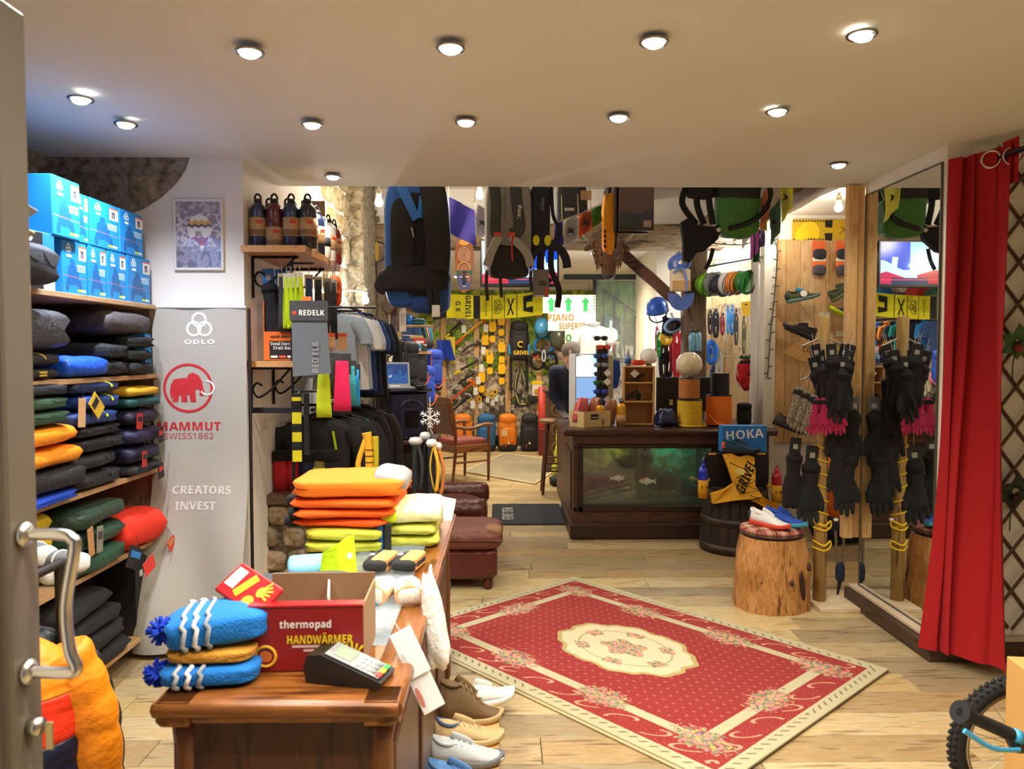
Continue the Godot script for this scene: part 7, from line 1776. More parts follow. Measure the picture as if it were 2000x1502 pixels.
	part(hc,"seat",sl([[-0.13,0.13],[-0.08,0.16],[-0.02,0.11],[0.1,0.1],[0.15,0.14],[0.12,0.02],[0.03,-0.06],[-0.02,-0.07],[-0.07,-0.14],[-0.11,-0.12],[-0.11,0.0]],0.05,XF(V(0,2.24,0.02))),mt("101012",0.8,"fab"))
	strap(hc,"buckle_strap",[V(0.09,2.2,0.03),V(0.07,2.12,0.03),V(0.04,2.06,0.03)],0.014,"131313")
	part(hc,"white_cap",pw(V(0.03,0.03,0.02),XF(V(0.12,2.32,0.05)),1.0),mt("dcdad4"))
	strap(hc,"hanging_strap",[V(0,2.64,0),V(0,2.8,-0.03),V(0,2.86,-0.05)],0.014,"121212")
	var gp := thing("backpack","green pack with a black curved tube hanging at the right of the opening","backpack",V(1.59,0,-5.1))
	part(gp,"body",pw(V(0.3,0.5,0.16),XF(V(-0.01,2.52,0)),0.55,{"ev": 0.5,"noise": 0.03,"nu": 26}),mt("3f7a2c",0.5,"crumple"))
	part(gp,"dark_top",pw(V(0.31,0.24,0.17),XF(V(-0.01,2.62,0.01)),0.55,{"noise": 0.04,"nu": 24}),mt("161b14",0.6))
	part(gp,"black_tube",tb(curve([V(0.1,2.68,0.08),V(0.18,2.58,0.08),V(0.16,2.47,0.09),V(0.06,2.37,0.1),V(-0.09,2.32,0.08)],6),0.016,10),mt("121212",0.5))
	strap(gp,"hanging_strap",[V(0,2.7,0),V(0,2.8,-0.03),V(0,2.86,-0.05)],0.014,"121212")
	# painted mask under the beam
	var m := thing("carved_mask","long painted wooden mask with dot patterns below the log beam","mask",P(907,519,7.45))
	var prof := [[0,0.265],[0.06,0.25],[0.085,0.18],[0.095,0.08],[0.085,-0.05],[0.07,-0.15],[0.045,-0.24],[0,-0.265],[-0.045,-0.24],[-0.07,-0.15],[-0.085,-0.05],[-0.095,0.08],[-0.085,0.18],[-0.06,0.25]]
	var bw := func(p): return p + V(0,0,0.03 - p.x * p.x * 4.0)
	part(m,"board",sl(prof,0.03,XF(),bw),mt("8c4a20",0.5))
	part(m,"blue_face",sl([[-0.078,-0.09],[0.078,-0.09],[0.066,-0.16],[0.042,-0.235],[-0.042,-0.235],[-0.066,-0.16]],0.004,XF(V(0,0,0.017)),bw),mt("1c2a5c",0.5))
	part(m,"green_brow",sl([[-0.08,-0.05],[0.08,-0.05],[0.075,-0.095],[0.0,-0.06],[-0.075,-0.095]],0.005,XF(V(0,0,0.018)),bw),mt("1f5a3c",0.5))
	part(m,"crown_panel",sl(ell(0.1,0.06,14),0.004,XF(V(0,0.22,0.017)),bw),mt("c88a2c",0.5))
	for k in 4: part(m,"ring_pattern",tb(arc(V(0,0.1,0.046),V(0.014 + 0.014 * k,0,0),V(0,0.018 + 0.018 * k,0),0,360,20),0.003,5),mt("e0b890"))
	part(m,"arch_pattern",tb(arc(V(0,-0.04,0.044),V(0.06,0,0),V(0,0.07,0),0,180,14),0.004,5),mt("e0b050"))
	part(m,"nose",tb([V(0,-0.06,0.045),V(0,-0.16,0.06),V(0,-0.18,0.05)],[0.006,0.014,0.006],8),mt("17181c",0.5))
	for x in [-0.03,0.03]: part(m,"eye",pw(V(0.034,0.012,0.01),XF(V(x,-0.115,0.046)),1.0),mt("e4e0d4"))
	part(m,"mouth",pw(V(0.03,0.012,0.01),XF(V(0,-0.205,0.046)),1.0),mt("d8d0b8"))
	part(m,"hanging_cord",tb([V(0,0.25,0),V(0,0.3,-0.03)],0.004,5),mt("2a2624"))
	# shaggy horned head on the beam
	var cow := thing("mounted_animal_head","shaggy brown cattle head with short horns mounted on the log beam","trophy head",P(1185,480,7.4))
	var cs := nst()
	sdf(cs,[[V(0,0.0,0.05),V(0,-0.12,0.12),0.12,0.1],[V(0,-0.12,0.12),V(0,-0.27,0.16),0.1,0.062],[V(0,-0.27,0.16),V(0,-0.29,0.17),0.06,0.055],[V(0,0.05,-0.03),V(0,0.0,0.05),0.13,0.12]],0.014,0.04)
	part(cow,"head",cs,mt("5e3d22",0.95,"fur"))
	part(cow,"muzzle",pw(V(0.11,0.07,0.1),XF(V(0,-0.31,0.18)),0.8,{"noise": 0.02}),mt("2c201a",0.6))
	var r := RandomNumberGenerator.new(); r.seed = 5
	var fs := nst()
	for k in 170:
		var a := r.randf() * TAU; var f := r.randf()
		var p := V(cos(a) * lerpf(0.13,0.085,f),lerpf(0.05,-0.2,f),0.06 + 0.09 * f + sin(a) * 0.07)
		tube(fs,[p,p + V(cos(a) * 0.02 + r.randfn() * 0.01,-0.03,0.012),p + V(cos(a) * 0.03,-0.075,0.012)],[0.009,0.007,0.002],4)
	tag(part(cow,"shaggy_coat",fs,mt("6b4628",0.95)),"","","","stuff")
	for x in [-1,1]:
		part(cow,"horn",tb(curve([V(x * 0.1,0.05,0.02),V(x * 0.18,0.05,0.04),V(x * 0.23,0.1,0.06),V(x * 0.235,0.16,0.06)],5),[0.03,0.03,0.028,0.028,0.026,0.025,0.023,0.021,0.019,0.017,0.015,0.013,0.011,0.009,0.007,0.004],10),mt("7c6a56",0.4))
		part(cow,"ear",pw(V(0.12,0.06,0.03),XF(V(x * 0.17,-0.02,0.03),0,0,x * -25),0.9),mt("54361e",0.95))
		part(cow,"eye",pw(V(0.022,0.022,0.014),XF(V(x * 0.075,-0.11,0.2)),1.0),mt("0c0a08",0.2))
	# television below the beam
	var tv := thing("television","flat television showing red jackets on snow, half hidden by the grey backpack","television",P(1015,515,7.46))
	var scr := img(160,90,func(u,v):
		var q := Color("9fd8f4").lerp(Color("d8f0fb"),v)
		if u > 0.6 and v < 0.55 + 0.4 * sin(u * 9.0 + 2.0) * 0.3: q = Color("1447c8")
		if u > 0.72 and v > 0.35 and v < 0.75 and absf(u - 0.78 - v * 0.06) < 0.04: q = Color("cfeefc")
		if v > 0.66 + 0.5 * absf(u - 0.25) and u < 0.5: q = Color("b8283a")
		if v > 0.7 + 0.6 * absf(u - 0.92): q = Color("c02c50")
		if v > 0.86 and u > 0.35 and u < 0.85: q = Color("2a3a5c")
		if absf(v - 0.9) < 0.012: q = Color("e84858")
		return q)
	part(tv,"case",bx(V(0,0,0),V(0.77,0.46,0.04),0.006),mt("0e0e10",0.3))
	part(tv,"screen",plate(0.73,0.41,0.001,XF(V(0,0.01,0.0205))),printed("tv_screen",scr,0.2,2.0))
	part(tv,"stand_bracket",bx(V(0,0.12,-0.05),V(0.2,0.2,0.06),0.004),mt("17171a",0.5))
	omni(tv.position + V(0,0,0.12),"a8d4f4",0.2,0.01)
	# yellow brand banner
	var bn := thing("cloth_banner","yellow and black brand banner hung across below the television","banner",P(966,598,7.9))
	var wv := func(p: Vector3) -> Vector3: return p + V(0,-0.03 * cos(p.x * 3.1) + 0.02 + 0.03 * p.x,0.015 * sin(p.x * 14.0))
	part(bn,"cloth",sh(30,4,func(u,v): return wv.call(V((u - 0.5) * 1.0,(v - 0.5) * 0.245,0)),0.002),mt("e2d40e",0.8,"fab"))
	part(bn,"black_end",sh(6,4,func(u,v): return wv.call(V(-0.5 - 0.14 * u,(v - 0.5) * 0.245 - 0.04 * u * (1.0 - v) + 0.04 * u * v,0.01)),0.003),mt("16150f",0.8,"fab"))
	var blk := mt("14130d",0.8)
	var prt := func(poly: Array): part(bn,"black_print",sl(poly,0.001,XF(V(0,0,0.003)),wv),blk)
	prt.call([[-0.22,-0.12],[-0.15,-0.12],[-0.15,0.12],[-0.22,0.12]])
	for x in [-0.03,0.1,0.23]: prt.call([[x,-0.12],[x + 0.006,-0.12],[x + 0.006,0.12],[x,0.12]])
	prt.call([[0.13,-0.09],[0.145,-0.09],[0.205,0.08],[0.19,0.08]]); prt.call([[0.2,-0.09],[0.185,-0.09],[0.13,0.08],[0.145,0.08]])
	prt.call([[0.3,0.09],[0.4,0.1],[0.39,0.03],[0.33,0.03],[0.33,-0.03],[0.4,-0.02],[0.4,-0.09],[0.3,-0.06]])
	prt.call([[-0.0,-0.07],[0.006,-0.07],[0.006,0.07],[0.0,0.07]]); prt.call([[0.0,0.07],[0.05,0.07],[0.085,0.0],[0.05,-0.07],[0.0,-0.07],[0.0,-0.064],[0.047,-0.064],[0.078,0.0],[0.047,0.064],[0.0,0.064]])
	txt(bn,"GRIVEL",0.055,blk,XF(V(-0.275,0,0.004),0,0,-90),0.9,"Droid Sans Bold","lettering",0.001,wv)
	txt(bn,"SUN",0.026,blk,XF(V(0.045,0,0.004),0,0,-90),0.9,"Droid Sans Bold","lettering",0.001,wv)
	txt(bn,"AT WORK",0.02,blk,XF(V(0.02,0,0.004),0,0,-90),0.9,"Droid Sans Bold","lettering",0.001,wv)
	txt(bn,"SINCE 1818",0.018,blk,XF(V(-0.09,0,0.004),0,0,-90),1.3,"Droid Serif","lettering",0.001,wv)
	txt(bn,"G X",0.05,blk,XF(V(-0.38,0.0,0.004),0,0,-90),1.0,"Droid Sans Bold","lettering",0.001,wv)
	for x in [-0.48,0.48]: part(bn,"cord",tb([V(x,0.11,0),V(x * 1.1,0.36,0.0),V(x * 1.1,0.56,0.24)],0.004,5),mt("2a2826"))
	# dome-shaped wall stove pipe light details: string of lights along the right
	var fl2 := thing("fairy_lights","dark wire of small fairy lights running down the white strip by the pine wall","string lights",P(1345,466,6.9))
	var o := fl2.position
	var pts := curve([P(1335,468,7.0) - o,P(1390,475,6.9) - o,P(1450,478,6.8) - o,P(1512,468,6.37) - o,P(1514,560,6.37) - o,P(1505,650,6.37) - o,P(1499,740,6.37) - o],6)
	part(fl2,"wire",tb(pts,0.0045,5),mt("1f2a1c",0.6))
	var fs2 := nst()
	for k in pts.size(): tube(fs2,[pts[k],pts[k] + V(-0.035 if k % 2 else 0.03,0.008,0.012)],0.005,5)
	tag(part(fl2,"bulbs",fs2,mt("3a3c34",0.5)),"","","","stuff")
# ---------- counter with built-in aquarium ----------
func counter() -> void:
	var w := mt("5c3b28",0.45,"woodx"); var dk := mt("38231a",0.45,"woodx")
	var t := thing("aquarium_counter","brown wooden shop counter with an aquarium built into its front","counter",V(0,0,0))
	part(t,"counter_top",bx(V(1.35,0.865,-6.5),V(1.72,0.05,1.0),0.012),mt("46291b",0.35,"woodx"))
	part(t,"top_rail",bx(V(1.37,0.8,-6.09),V(1.58,0.085,0.04),0.004),mt("6b4a33",0.45,"woodx"))
	part(t,"bottom_rail",bx(V(1.37,0.19,-6.09),V(1.58,0.13,0.04),0.004),w)
	part(t,"plinth",bx(V(1.37,0.065,-6.52),V(1.64,0.13,0.98),0.014),dk)
	part(t,"left_stile",bx(V(0.605,0.49,-6.09),V(0.05,0.54,0.04),0.004),w)
	part(t,"right_panel",bx(V(1.93,0.49,-6.09),V(0.46,0.54,0.04),0.004),w)
	part(t,"left_side",bx(V(0.59,0.48,-6.55),V(0.03,0.72,0.9),0.004),w)
	part(t,"right_side",bx(V(2.15,0.48,-6.55),V(0.03,0.72,0.9),0.004),w)
	part(t,"back",bx(V(1.37,0.48,-6.96),V(1.56,0.72,0.03)),w)
	for q in [[1.155,0.752,1.1,0.035],[1.155,0.245,1.1,0.05],[0.635,0.49,0.04,0.54],[1.71,0.49,0.05,0.54]]: part(t,"tank_frame",bx(V(q[0],q[1],-6.075),V(q[2],q[3],0.04),0.006),dk)
	part(t,"side_moulding",bx(V(0.572,0.45,-6.5),V(0.014,0.5,0.6),0.005),dk)
	var r := thing("counter_return","lower wooden side return of the counter behind the carton","counter",V(0.62,0,-7.6))
	part(r,"panel",bx(V(0,0.43,0),V(0.05,0.86,1.1),0.006),w)
	part(r,"cap",bx(V(0,0.88,0),V(0.09,0.04,1.12),0.008),dk)
	var a := thing("aquarium","dim green aquarium with driftwood set in the counter front","aquarium",V(1.17,0.26,-6.35))
	var nz := FastNoiseLite.new(); nz.seed = 3; nz.frequency = 3.5
	part(a,"algae_back",plate(1.06,0.5,0.004,XF(V(0,0.24,-0.235))),printed("algae",img(128,64,func(u,v): return Color("3f5a34").lerp(Color("8f9a4a") if u < 0.5 else Color("3f8a74"),clampf(0.45 + 1.4 * nz.get_noise_2d(u * 3.0,v * 1.6),0,1))),0.9))
	part(a,"gravel_bed",pw(V(1.06,0.07,0.44),XF(V(0,0.01,0)),0.3,{"noise": 0.06,"nu": 30}),mt("2b331c",0.95,"fleck"))
	for x in [-0.535,0.535]: part(a,"side_glass",bx(V(x,0.24,0),V(0.008,0.5,0.46)),mt("1a2420",0.4))
	part(a,"front_pane",bx(V(0,0.24,0.245),V(1.06,0.5,0.006)),glass("cfe8d8",0.06))
	var dw := nst()
	for q in [[V(-0.42,0.02,-0.05),V(-0.15,0.24,-0.08),V(0.1,0.32,-0.1)],[V(0.45,0.02,-0.02),V(0.2,0.14,-0.06),V(-0.1,0.26,-0.1)],[V(-0.02,0.22,-0.1),V(0.03,0.36,-0.1),V(0.06,0.45,-0.1)]]: tube(dw,curve(q,6),[0.07,0.08,0.09,0.1,0.1,0.11,0.11,0.1,0.09,0.07,0.06,0.05,0.03],10)
	part(a,"driftwood",dw,mt("120f0a",0.9,"bark"))
	for k in 5: part(a,"rock",pw(V(0.16,0.1,0.12),XF(V(-0.45 + 0.17 * k,0.05,0.1)),0.8,{"noise": 0.12,"seed": k}),mt("3c4428",0.95,"stone"))
	part(a,"light_strip",bx(V(0.2,0.485,-0.05),V(0.5,0.012,0.04)),glow("d8ffe8",3.0))
	omni(a.position + V(0.25,0.45,-0.05),"b8f4cc",0.035)
	omni(a.position + V(-0.2,0.45,-0.12),"e8e08c",0.02)
	for k in 4:
		var q = [[1208,934,0.02,0.11,"pale goldfish with orange back, left one of the pair","d8dcd0","d8642c"],[1262,940,0.06,0.115,"white and orange goldfish in front of the driftwood","dfe4d4","e0702c"],[1352,935,0.02,0.08,"small yellow fish at the right side of the tank","b0a424","8a8420"],[1224,953,0.0,0.05,"tiny golden fish low in the tank","c89430","a87420"]][k]
		var f := thing("aquarium_fish",q[4],"fish",P(q[0],q[1],6.22 - q[2]),[10,170,120,200][k])
		var l: float = q[3]
		part(f,"body",pw(V(l,l * 0.42,l * 0.24),XF(),1.0,{"noise": 0.0,"ev": 1.0}),mt(q[5],0.35))
		part(f,"tail",sl([[-l * 0.42,0],[-l * 0.72,l * 0.24],[-l * 0.62,0],[-l * 0.74,-l * 0.2]],0.004),mt(q[5],0.5))
		part(f,"dorsal_fin",sl([[l * 0.15,l * 0.18],[-l * 0.05,l * 0.34],[-l * 0.25,l * 0.14]],0.004),mt(q[6],0.5))
		part(f,"belly_fin",sl([[l * 0.1,-l * 0.17],[-l * 0.02,-l * 0.32],[-l * 0.12,-l * 0.17]],0.004),mt(q[5],0.5))
		part(f,"orange_patch",pw(V(l * 0.3,l * 0.2,l * 0.25),XF(V(l * 0.2,l * 0.1,0)),1.0,{"noise": 0.0}),mt(q[6],0.4))
		part(f,"eye",pw(V(0.008,0.008,l * 0.2),XF(V(l * 0.38,l * 0.04,0)),1.0),mt("101010",0.2))
func spool(lab: String,at: Vector3,r: float,h: float,hex: String,o := {}) -> Node3D:
	var t := thing("cord_spool",lab,"spool",at)
	var prof := [[0.0,0.008]]
	var n := int(h / 0.0115)
	for i in n * 4 + 1: prof.append([r * 0.97 + 0.006 * absf(sin(i / 4.0 * PI)),0.008 + (h - 0.016) * i / (n * 4.0)])
	prof.append([0.0,h - 0.008])
	part(t,"wound_cord",lt(prof,30),mt(hex,0.6,"fab"))
	for y in [0.0,h - 0.008]: part(t,"flange",lt([[0,y],[r * 1.02,y],[r * 1.02,y + 0.008],[0,y + 0.008]],30),mt("17151a",0.5))
	if o.has("tail"): part(t,"loose_end",tb(curve(o.tail,6),0.0075,8),mt(hex,0.6,"fab"))
	return t
func counter_goods() -> void:
	var y := 0.891
	var c := thing("open_carton","cream cardboard tray box of bags and a yellow bottle on the counter corner","box",V(0.74,y,-6.32),32)
	for q in [[0,0.095,0.28,0.004,0],[0,-0.095,0.28,0.004,0],[0.14,0,0.004,0.19,0],[-0.14,0,0.004,0.19,0]]: part(c,"wall",bx(V(q[0],0.065,q[1]),V(q[2],0.13,q[3])),mt("d8bd84",0.7))
	part(c,"bottom",bx(V(0,0.003,0),V(0.28,0.005,0.19)),mt("c8ad74",0.7))
	stick(c,"dark_label",V(-0.03,0.085,0.0972),0.08,0.045,"2a201a")
	stick(c,"label_line",V(-0.03,0.08,0.0985),0.06,0.008,"d8c8a8")
	for k in 3:
		var q = [["red and yellow sweets bag standing in the cream carton",V(0.66,y + 0.02,-6.3),"c8565a",20],["clear bag with tan contents leaning in the cream carton",V(0.78,y + 0.02,-6.35),"b8745a",-20],["brown crinkled bag standing behind the cream carton",V(0.92,y,-6.42),"9a6a48",0]][k]
		var b := thing("food_bag",q[0],"bag",q[1],q[3])
		part(b,"bag",pw(V(0.11,0.22,0.1),XF(V(0,0.11,0),0,0,-12),0.6,{"noise": 0.1,"taper": 0.15,"nu": 22}),mt(q[2],0.3,"crumple"))
		part(b,"tie",tb(arc(V(0.02,0.2,0),V(0.025,0,0),V(0,0,0.025),0,360,10),0.006,5),mt("d8c8a0"))
	flask("metal_bottle","yellow metal bottle standing in the cream carton",V(0.82,y + 0.006,-6.3),0.04,0.2,"d8a010","c8a078",Vector2(0.1,0.5))
	flask("metal_bottle","yellow metal bottle with pale label left of the wooden display box",V(1.005,y,-6.35),0.04,0.22,"d8a414","c8956a",Vector2(0.05,0.42))
	var wb := thing("display_box","open pine box on end with shelves of knives and badges","display box",V(1.16,y,-6.42),-4)
	var pn := mt("cfa468",0.6,"piney")
	for x in [-0.125,0.125]: part(wb,"side",bx(V(x,0.25,0),V(0.016,0.5,0.13),0.002),pn)
	part(wb,"back",bx(V(0,0.25,-0.06),V(0.25,0.5,0.01)),mt("b88c58",0.7,"piney"))
	for yy in [0.01,0.2,0.36,0.495]: part(wb,"shelf",bx(V(0,yy,0),V(0.25,0.014,0.13),0.002),pn)
	var inn := [["pocket_knife","black knife with a white diamond tag on the top shelf of the pine box",V(1.17,1.265,-6.4),1],["knife_sheath","dark sheathed knife on the middle shelf of the pine box",V(1.12,1.13,-6.4),0],["round_badge","small round mountain badge in the pine box",V(1.17,1.14,-6.47),2]]
	for q in inn:
		var k := thing(q[0],q[1],q[0].replace("_"," "),q[2],0)
		if q[3] == 2:
			part(k,"disc",lt([[0,0],[0.028,0],[0.028,0.006],[0,0.006]],18,XF(V(0,0.0,0),90,0,0)),mt("23302c",0.4))
			part(k,"rim",tb(arc(V(0,0,0.004),V(0.027,0,0),V(0,0.027,0),0,360,18),0.003,5),mt("c8b888"))
			part(k,"stand",bx(V(0,-0.03,0),V(0.03,0.03,0.02)),mt("23302c"))
		else:
			part(k,"handle",bx(V(0.03,0.03,0),V(0.07,0.024,0.02),0.006,XF(V(0,0,0),0,0,32)),mt("1c1a1a",0.5))
			part(k,"sheath",bx(V(-0.04,0.03,0),V(0.08,0.034,0.018),0.006,XF(V(0,0,0),0,0,32)),mt("242628",0.5))
			part(k,"base",bx(V(0,-0.0,0),V(0.06,0.012,0.03)),mt("17171a"))
			if q[3] == 1: part(k,"white_tag",bx(V(0.04,0.08,0.02),V(0.055,0.055,0.002),0.0,XF(V(-0.02,-0.02,0),0,0,45)),mt("e8e4dc"))
	var yt := y + 0.503
	var sp := thing("spray_bottle","small clear spray bottle with blue label on the pine box","bottle",V(1.07,yt,-6.42))
	part(sp,"body",lt([[0,0],[0.024,0],[0.025,0.08],[0.012,0.1],[0,0.1]],16),mt("7d9cc0",0.3))
	part(sp,"spray_cap",lt([[0.01,0.1],[0.014,0.1],[0.013,0.15],[0.008,0.165],[0,0.165]],14),mt("ecece8",0.4))
	part(sp,"label",lt([[0.0255,0.02],[0.026,0.02],[0.026,0.06],[0.0255,0.06]],16),mt("27508c"))
	var gg := thing("ski_goggles","orange red mirrored goggles on the pine box","goggles",V(1.155,yt,-6.39),8)
	part(gg,"lens",pw(V(0.12,0.05,0.05),XF(V(0,0.027,0)),0.6,{"noise": 0.0}),mt("d8381c",0.15,"gloss"))
	part(gg,"strap",tb(arc(V(0,0.024,-0.03),V(0.06,0,0),V(0,0,-0.05),0,180,12),0.014,6,0.3),mt("b82c18",0.8))
	for k in 2:
		var g := thing("glass_globe",["frosted white glass lamp globe on the pine box","glossy cream glass lamp globe on top of the cord spools"][k],"lamp globe",[V(1.255,yt,-6.46),V(1.575,y + 0.405,-6.34)][k])
		var rr: float = [0.075,0.108][k]
		part(g,"globe",lt([[rr * 0.3,0.0],[rr * 0.32,0.02]] + [[rr * 0.7,rr * 0.3],[rr * 0.93,rr * 0.66],[rr,rr * 1.02],[rr * 0.93,rr * 1.4],[rr * 0.75,rr * 1.7],[rr * 0.42,rr * 1.94],[0,rr * 2.02]],32),mt(["e4e6e2","dccfae"][k],[0.5,0.08][k],["","gloss"][k]))
		part(g,"collar",lt([[0,0],[rr * 0.36,0],[rr * 0.36,0.014],[0,0.014]],18),mt("8a8880",0.4,"",0.6))
	var bb := thing("plastic_bag","dark blue clothes packed in a clear plastic bag on the counter","bag",V(1.37,y,-6.3),15)
	part(bb,"contents",pw(V(0.17,0.15,0.16),XF(V(0,0.075,0)),0.6,{"noise": 0.08,"taper": 0.25}),mt("17224a",0.25,"crumple"))
	part(bb,"label",bx(V(0.02,0.1,0.07),V(0.03,0.03,0.003),0.0,XF(V(0,0,0),-20,0,0)),mt("e4d8a8"))
	var mo := thing("monitor","black monitor seen from behind between the cord spools","monitor",V(1.6,y,-6.62),4)
	part(mo,"screen_case",bx(V(0,0.25,0),V(0.5,0.3,0.03),0.006),mt("131315",0.4))
	part(mo,"stand",bx(V(-0.05,0.06,-0.01),V(0.06,0.12,0.04),0.004),mt("131315",0.4))
	part(mo,"foot",bx(V(-0.05,0.006,0),V(0.22,0.012,0.16),0.004),mt("131315",0.4))
	part(mo,"sticker",bx(V(-0.12,0.18,0.016),V(0.03,0.05,0.001)),mt("c8b070"))
	spool("spool of yellow cord with its end trailing on the counter",V(1.57,y,-6.3),0.1,0.225,"e0b81c",{"tail": [V(-0.1,0.012,0.04),V(-0.04,0.01,0.13),V(0.06,0.012,0.13),V(0.12,0.01,0.07),V(0.1,0.03,0.02)]})
	spool("spool of tan cord standing on the yellow one",V(1.57,y + 0.226,-6.32),0.085,0.178,"b8742c")
	spool("spool of orange cord with a strand hanging off the counter",V(1.83,y,-6.35),0.105,0.26,"f07c10",{"tail": [V(-0.1,0.1,0.06),V(-0.05,0.03,0.13),V(0.06,0.01,0.2),V(0.13,-0.002,0.3),V(0.16,-0.09,0.375)]})
	spool("spool of black cord on the orange one",V(1.84,y + 0.261,-6.36),0.075,0.18,"161618")
	var cb := thing("camouflage_pouch","camouflage pouch at the right end of the counter","pouch",V(2.06,y,-6.4),-10)
	part(cb,"pouch",pw(V(0.12,0.17,0.1),XF(V(0,0.085,0)),0.5,{"noise": 0.04}),mt("8a8a78",0.85,"camo"))
	part(cb,"flap",pw(V(0.12,0.06,0.11),XF(V(0,0.16,0.005)),0.6),mt("6e7060",0.85,"camo"))
	# lit display with sunglasses
	var d := thing("sunglasses_display","white lit display case with a stand of sunglasses on the counter","display",V(0.78,y,-6.78),10)
	part(d,"back_light_panel",bx(V(0,0.3,-0.09),V(0.28,0.56,0.008)),glow("9fc8f4",0.9))
	for x in [-0.15,0.15]: part(d,"side",bx(V(x,0.3,0),V(0.014,0.6,0.2),0.002),mt("d8dcdc",0.4))
	for yy in [0.01,0.2,0.4,0.6]: part(d,"shelf",bx(V(0,yy,0),V(0.3,0.01,0.2),0.002),mt("dfe6ea",0.3))
	part(d,"stand_column",bx(V(0.08,0.34,0.13),V(0.1,0.68,0.04),0.004),mt("17181c",0.5))
	part(d,"beige_column",bx(V(0.16,0.3,0.12),V(0.05,0.58,0.03),0.003),mt("b8b090",0.6))
	part(d,"blue_shield",sl([[-0.05,0.14],[0.05,0.12],[0.06,0.0],[0.03,-0.12],[-0.05,-0.14]],0.01,XF(V(0.22,0.42,0.05),0,-40,0)),mt("1c4a9c",0.5))
	omni(d.transform * V(-0.04,0.45,0.0),"a8ccff",0.12,0.01)
	var gc := ["17181c","c8381c","1c4a8c","8a8c90","17181c","2f6a3a","2a4ac8","1c6ab0","3a1c24"]
	for k in 9:
		var s := thing("sunglasses","%s sunglasses, %s from the top of the display stand" % [["clear framed","red","blue and yellow","silver rimmed","black","bronze","green lensed","bright blue","dark red"][k],["first","second","third","fourth","fifth","sixth","seventh","eighth","ninth"][k]],"sunglasses",d.transform * V(0.06 + (0.03 if k in [1,8] else 0.0),0.74 - 0.078 * k,0.155),10 + 6 * sin(k * 2.0),"sunglasses on the stand")
		for x in [-0.034,0.034]: part(s,"lens",pw(V(0.06,0.042,0.014),XF(V(x,0,0.004)),0.7,{"noise": 0.0,"nu": 14,"nv": 8}),mt(gc[k],0.1,"gloss"))
		part(s,"bridge",tb([V(-0.02,0.012,0.006),V(0.02,0.012,0.006)],0.004,6),mt(gc[k],0.3))
		for x in [-1,1]: part(s,"temple",tb([V(x * 0.066,0.01,0),V(x * 0.068,0.008,-0.02)],0.004,5),mt(gc[k],0.3))
		part(s,"peg",bx(V(0,0,-0.012),V(0.02,0.014,0.024)),mt("17181c"))
		if k in [4,5,7]: part(s,"price_tag",bx(V(0.05,-0.03,0.02),V(0.05,0.05,0.002),0.0,XF(V(0,0,0),0,0,40)),mt("e8e6e0"))
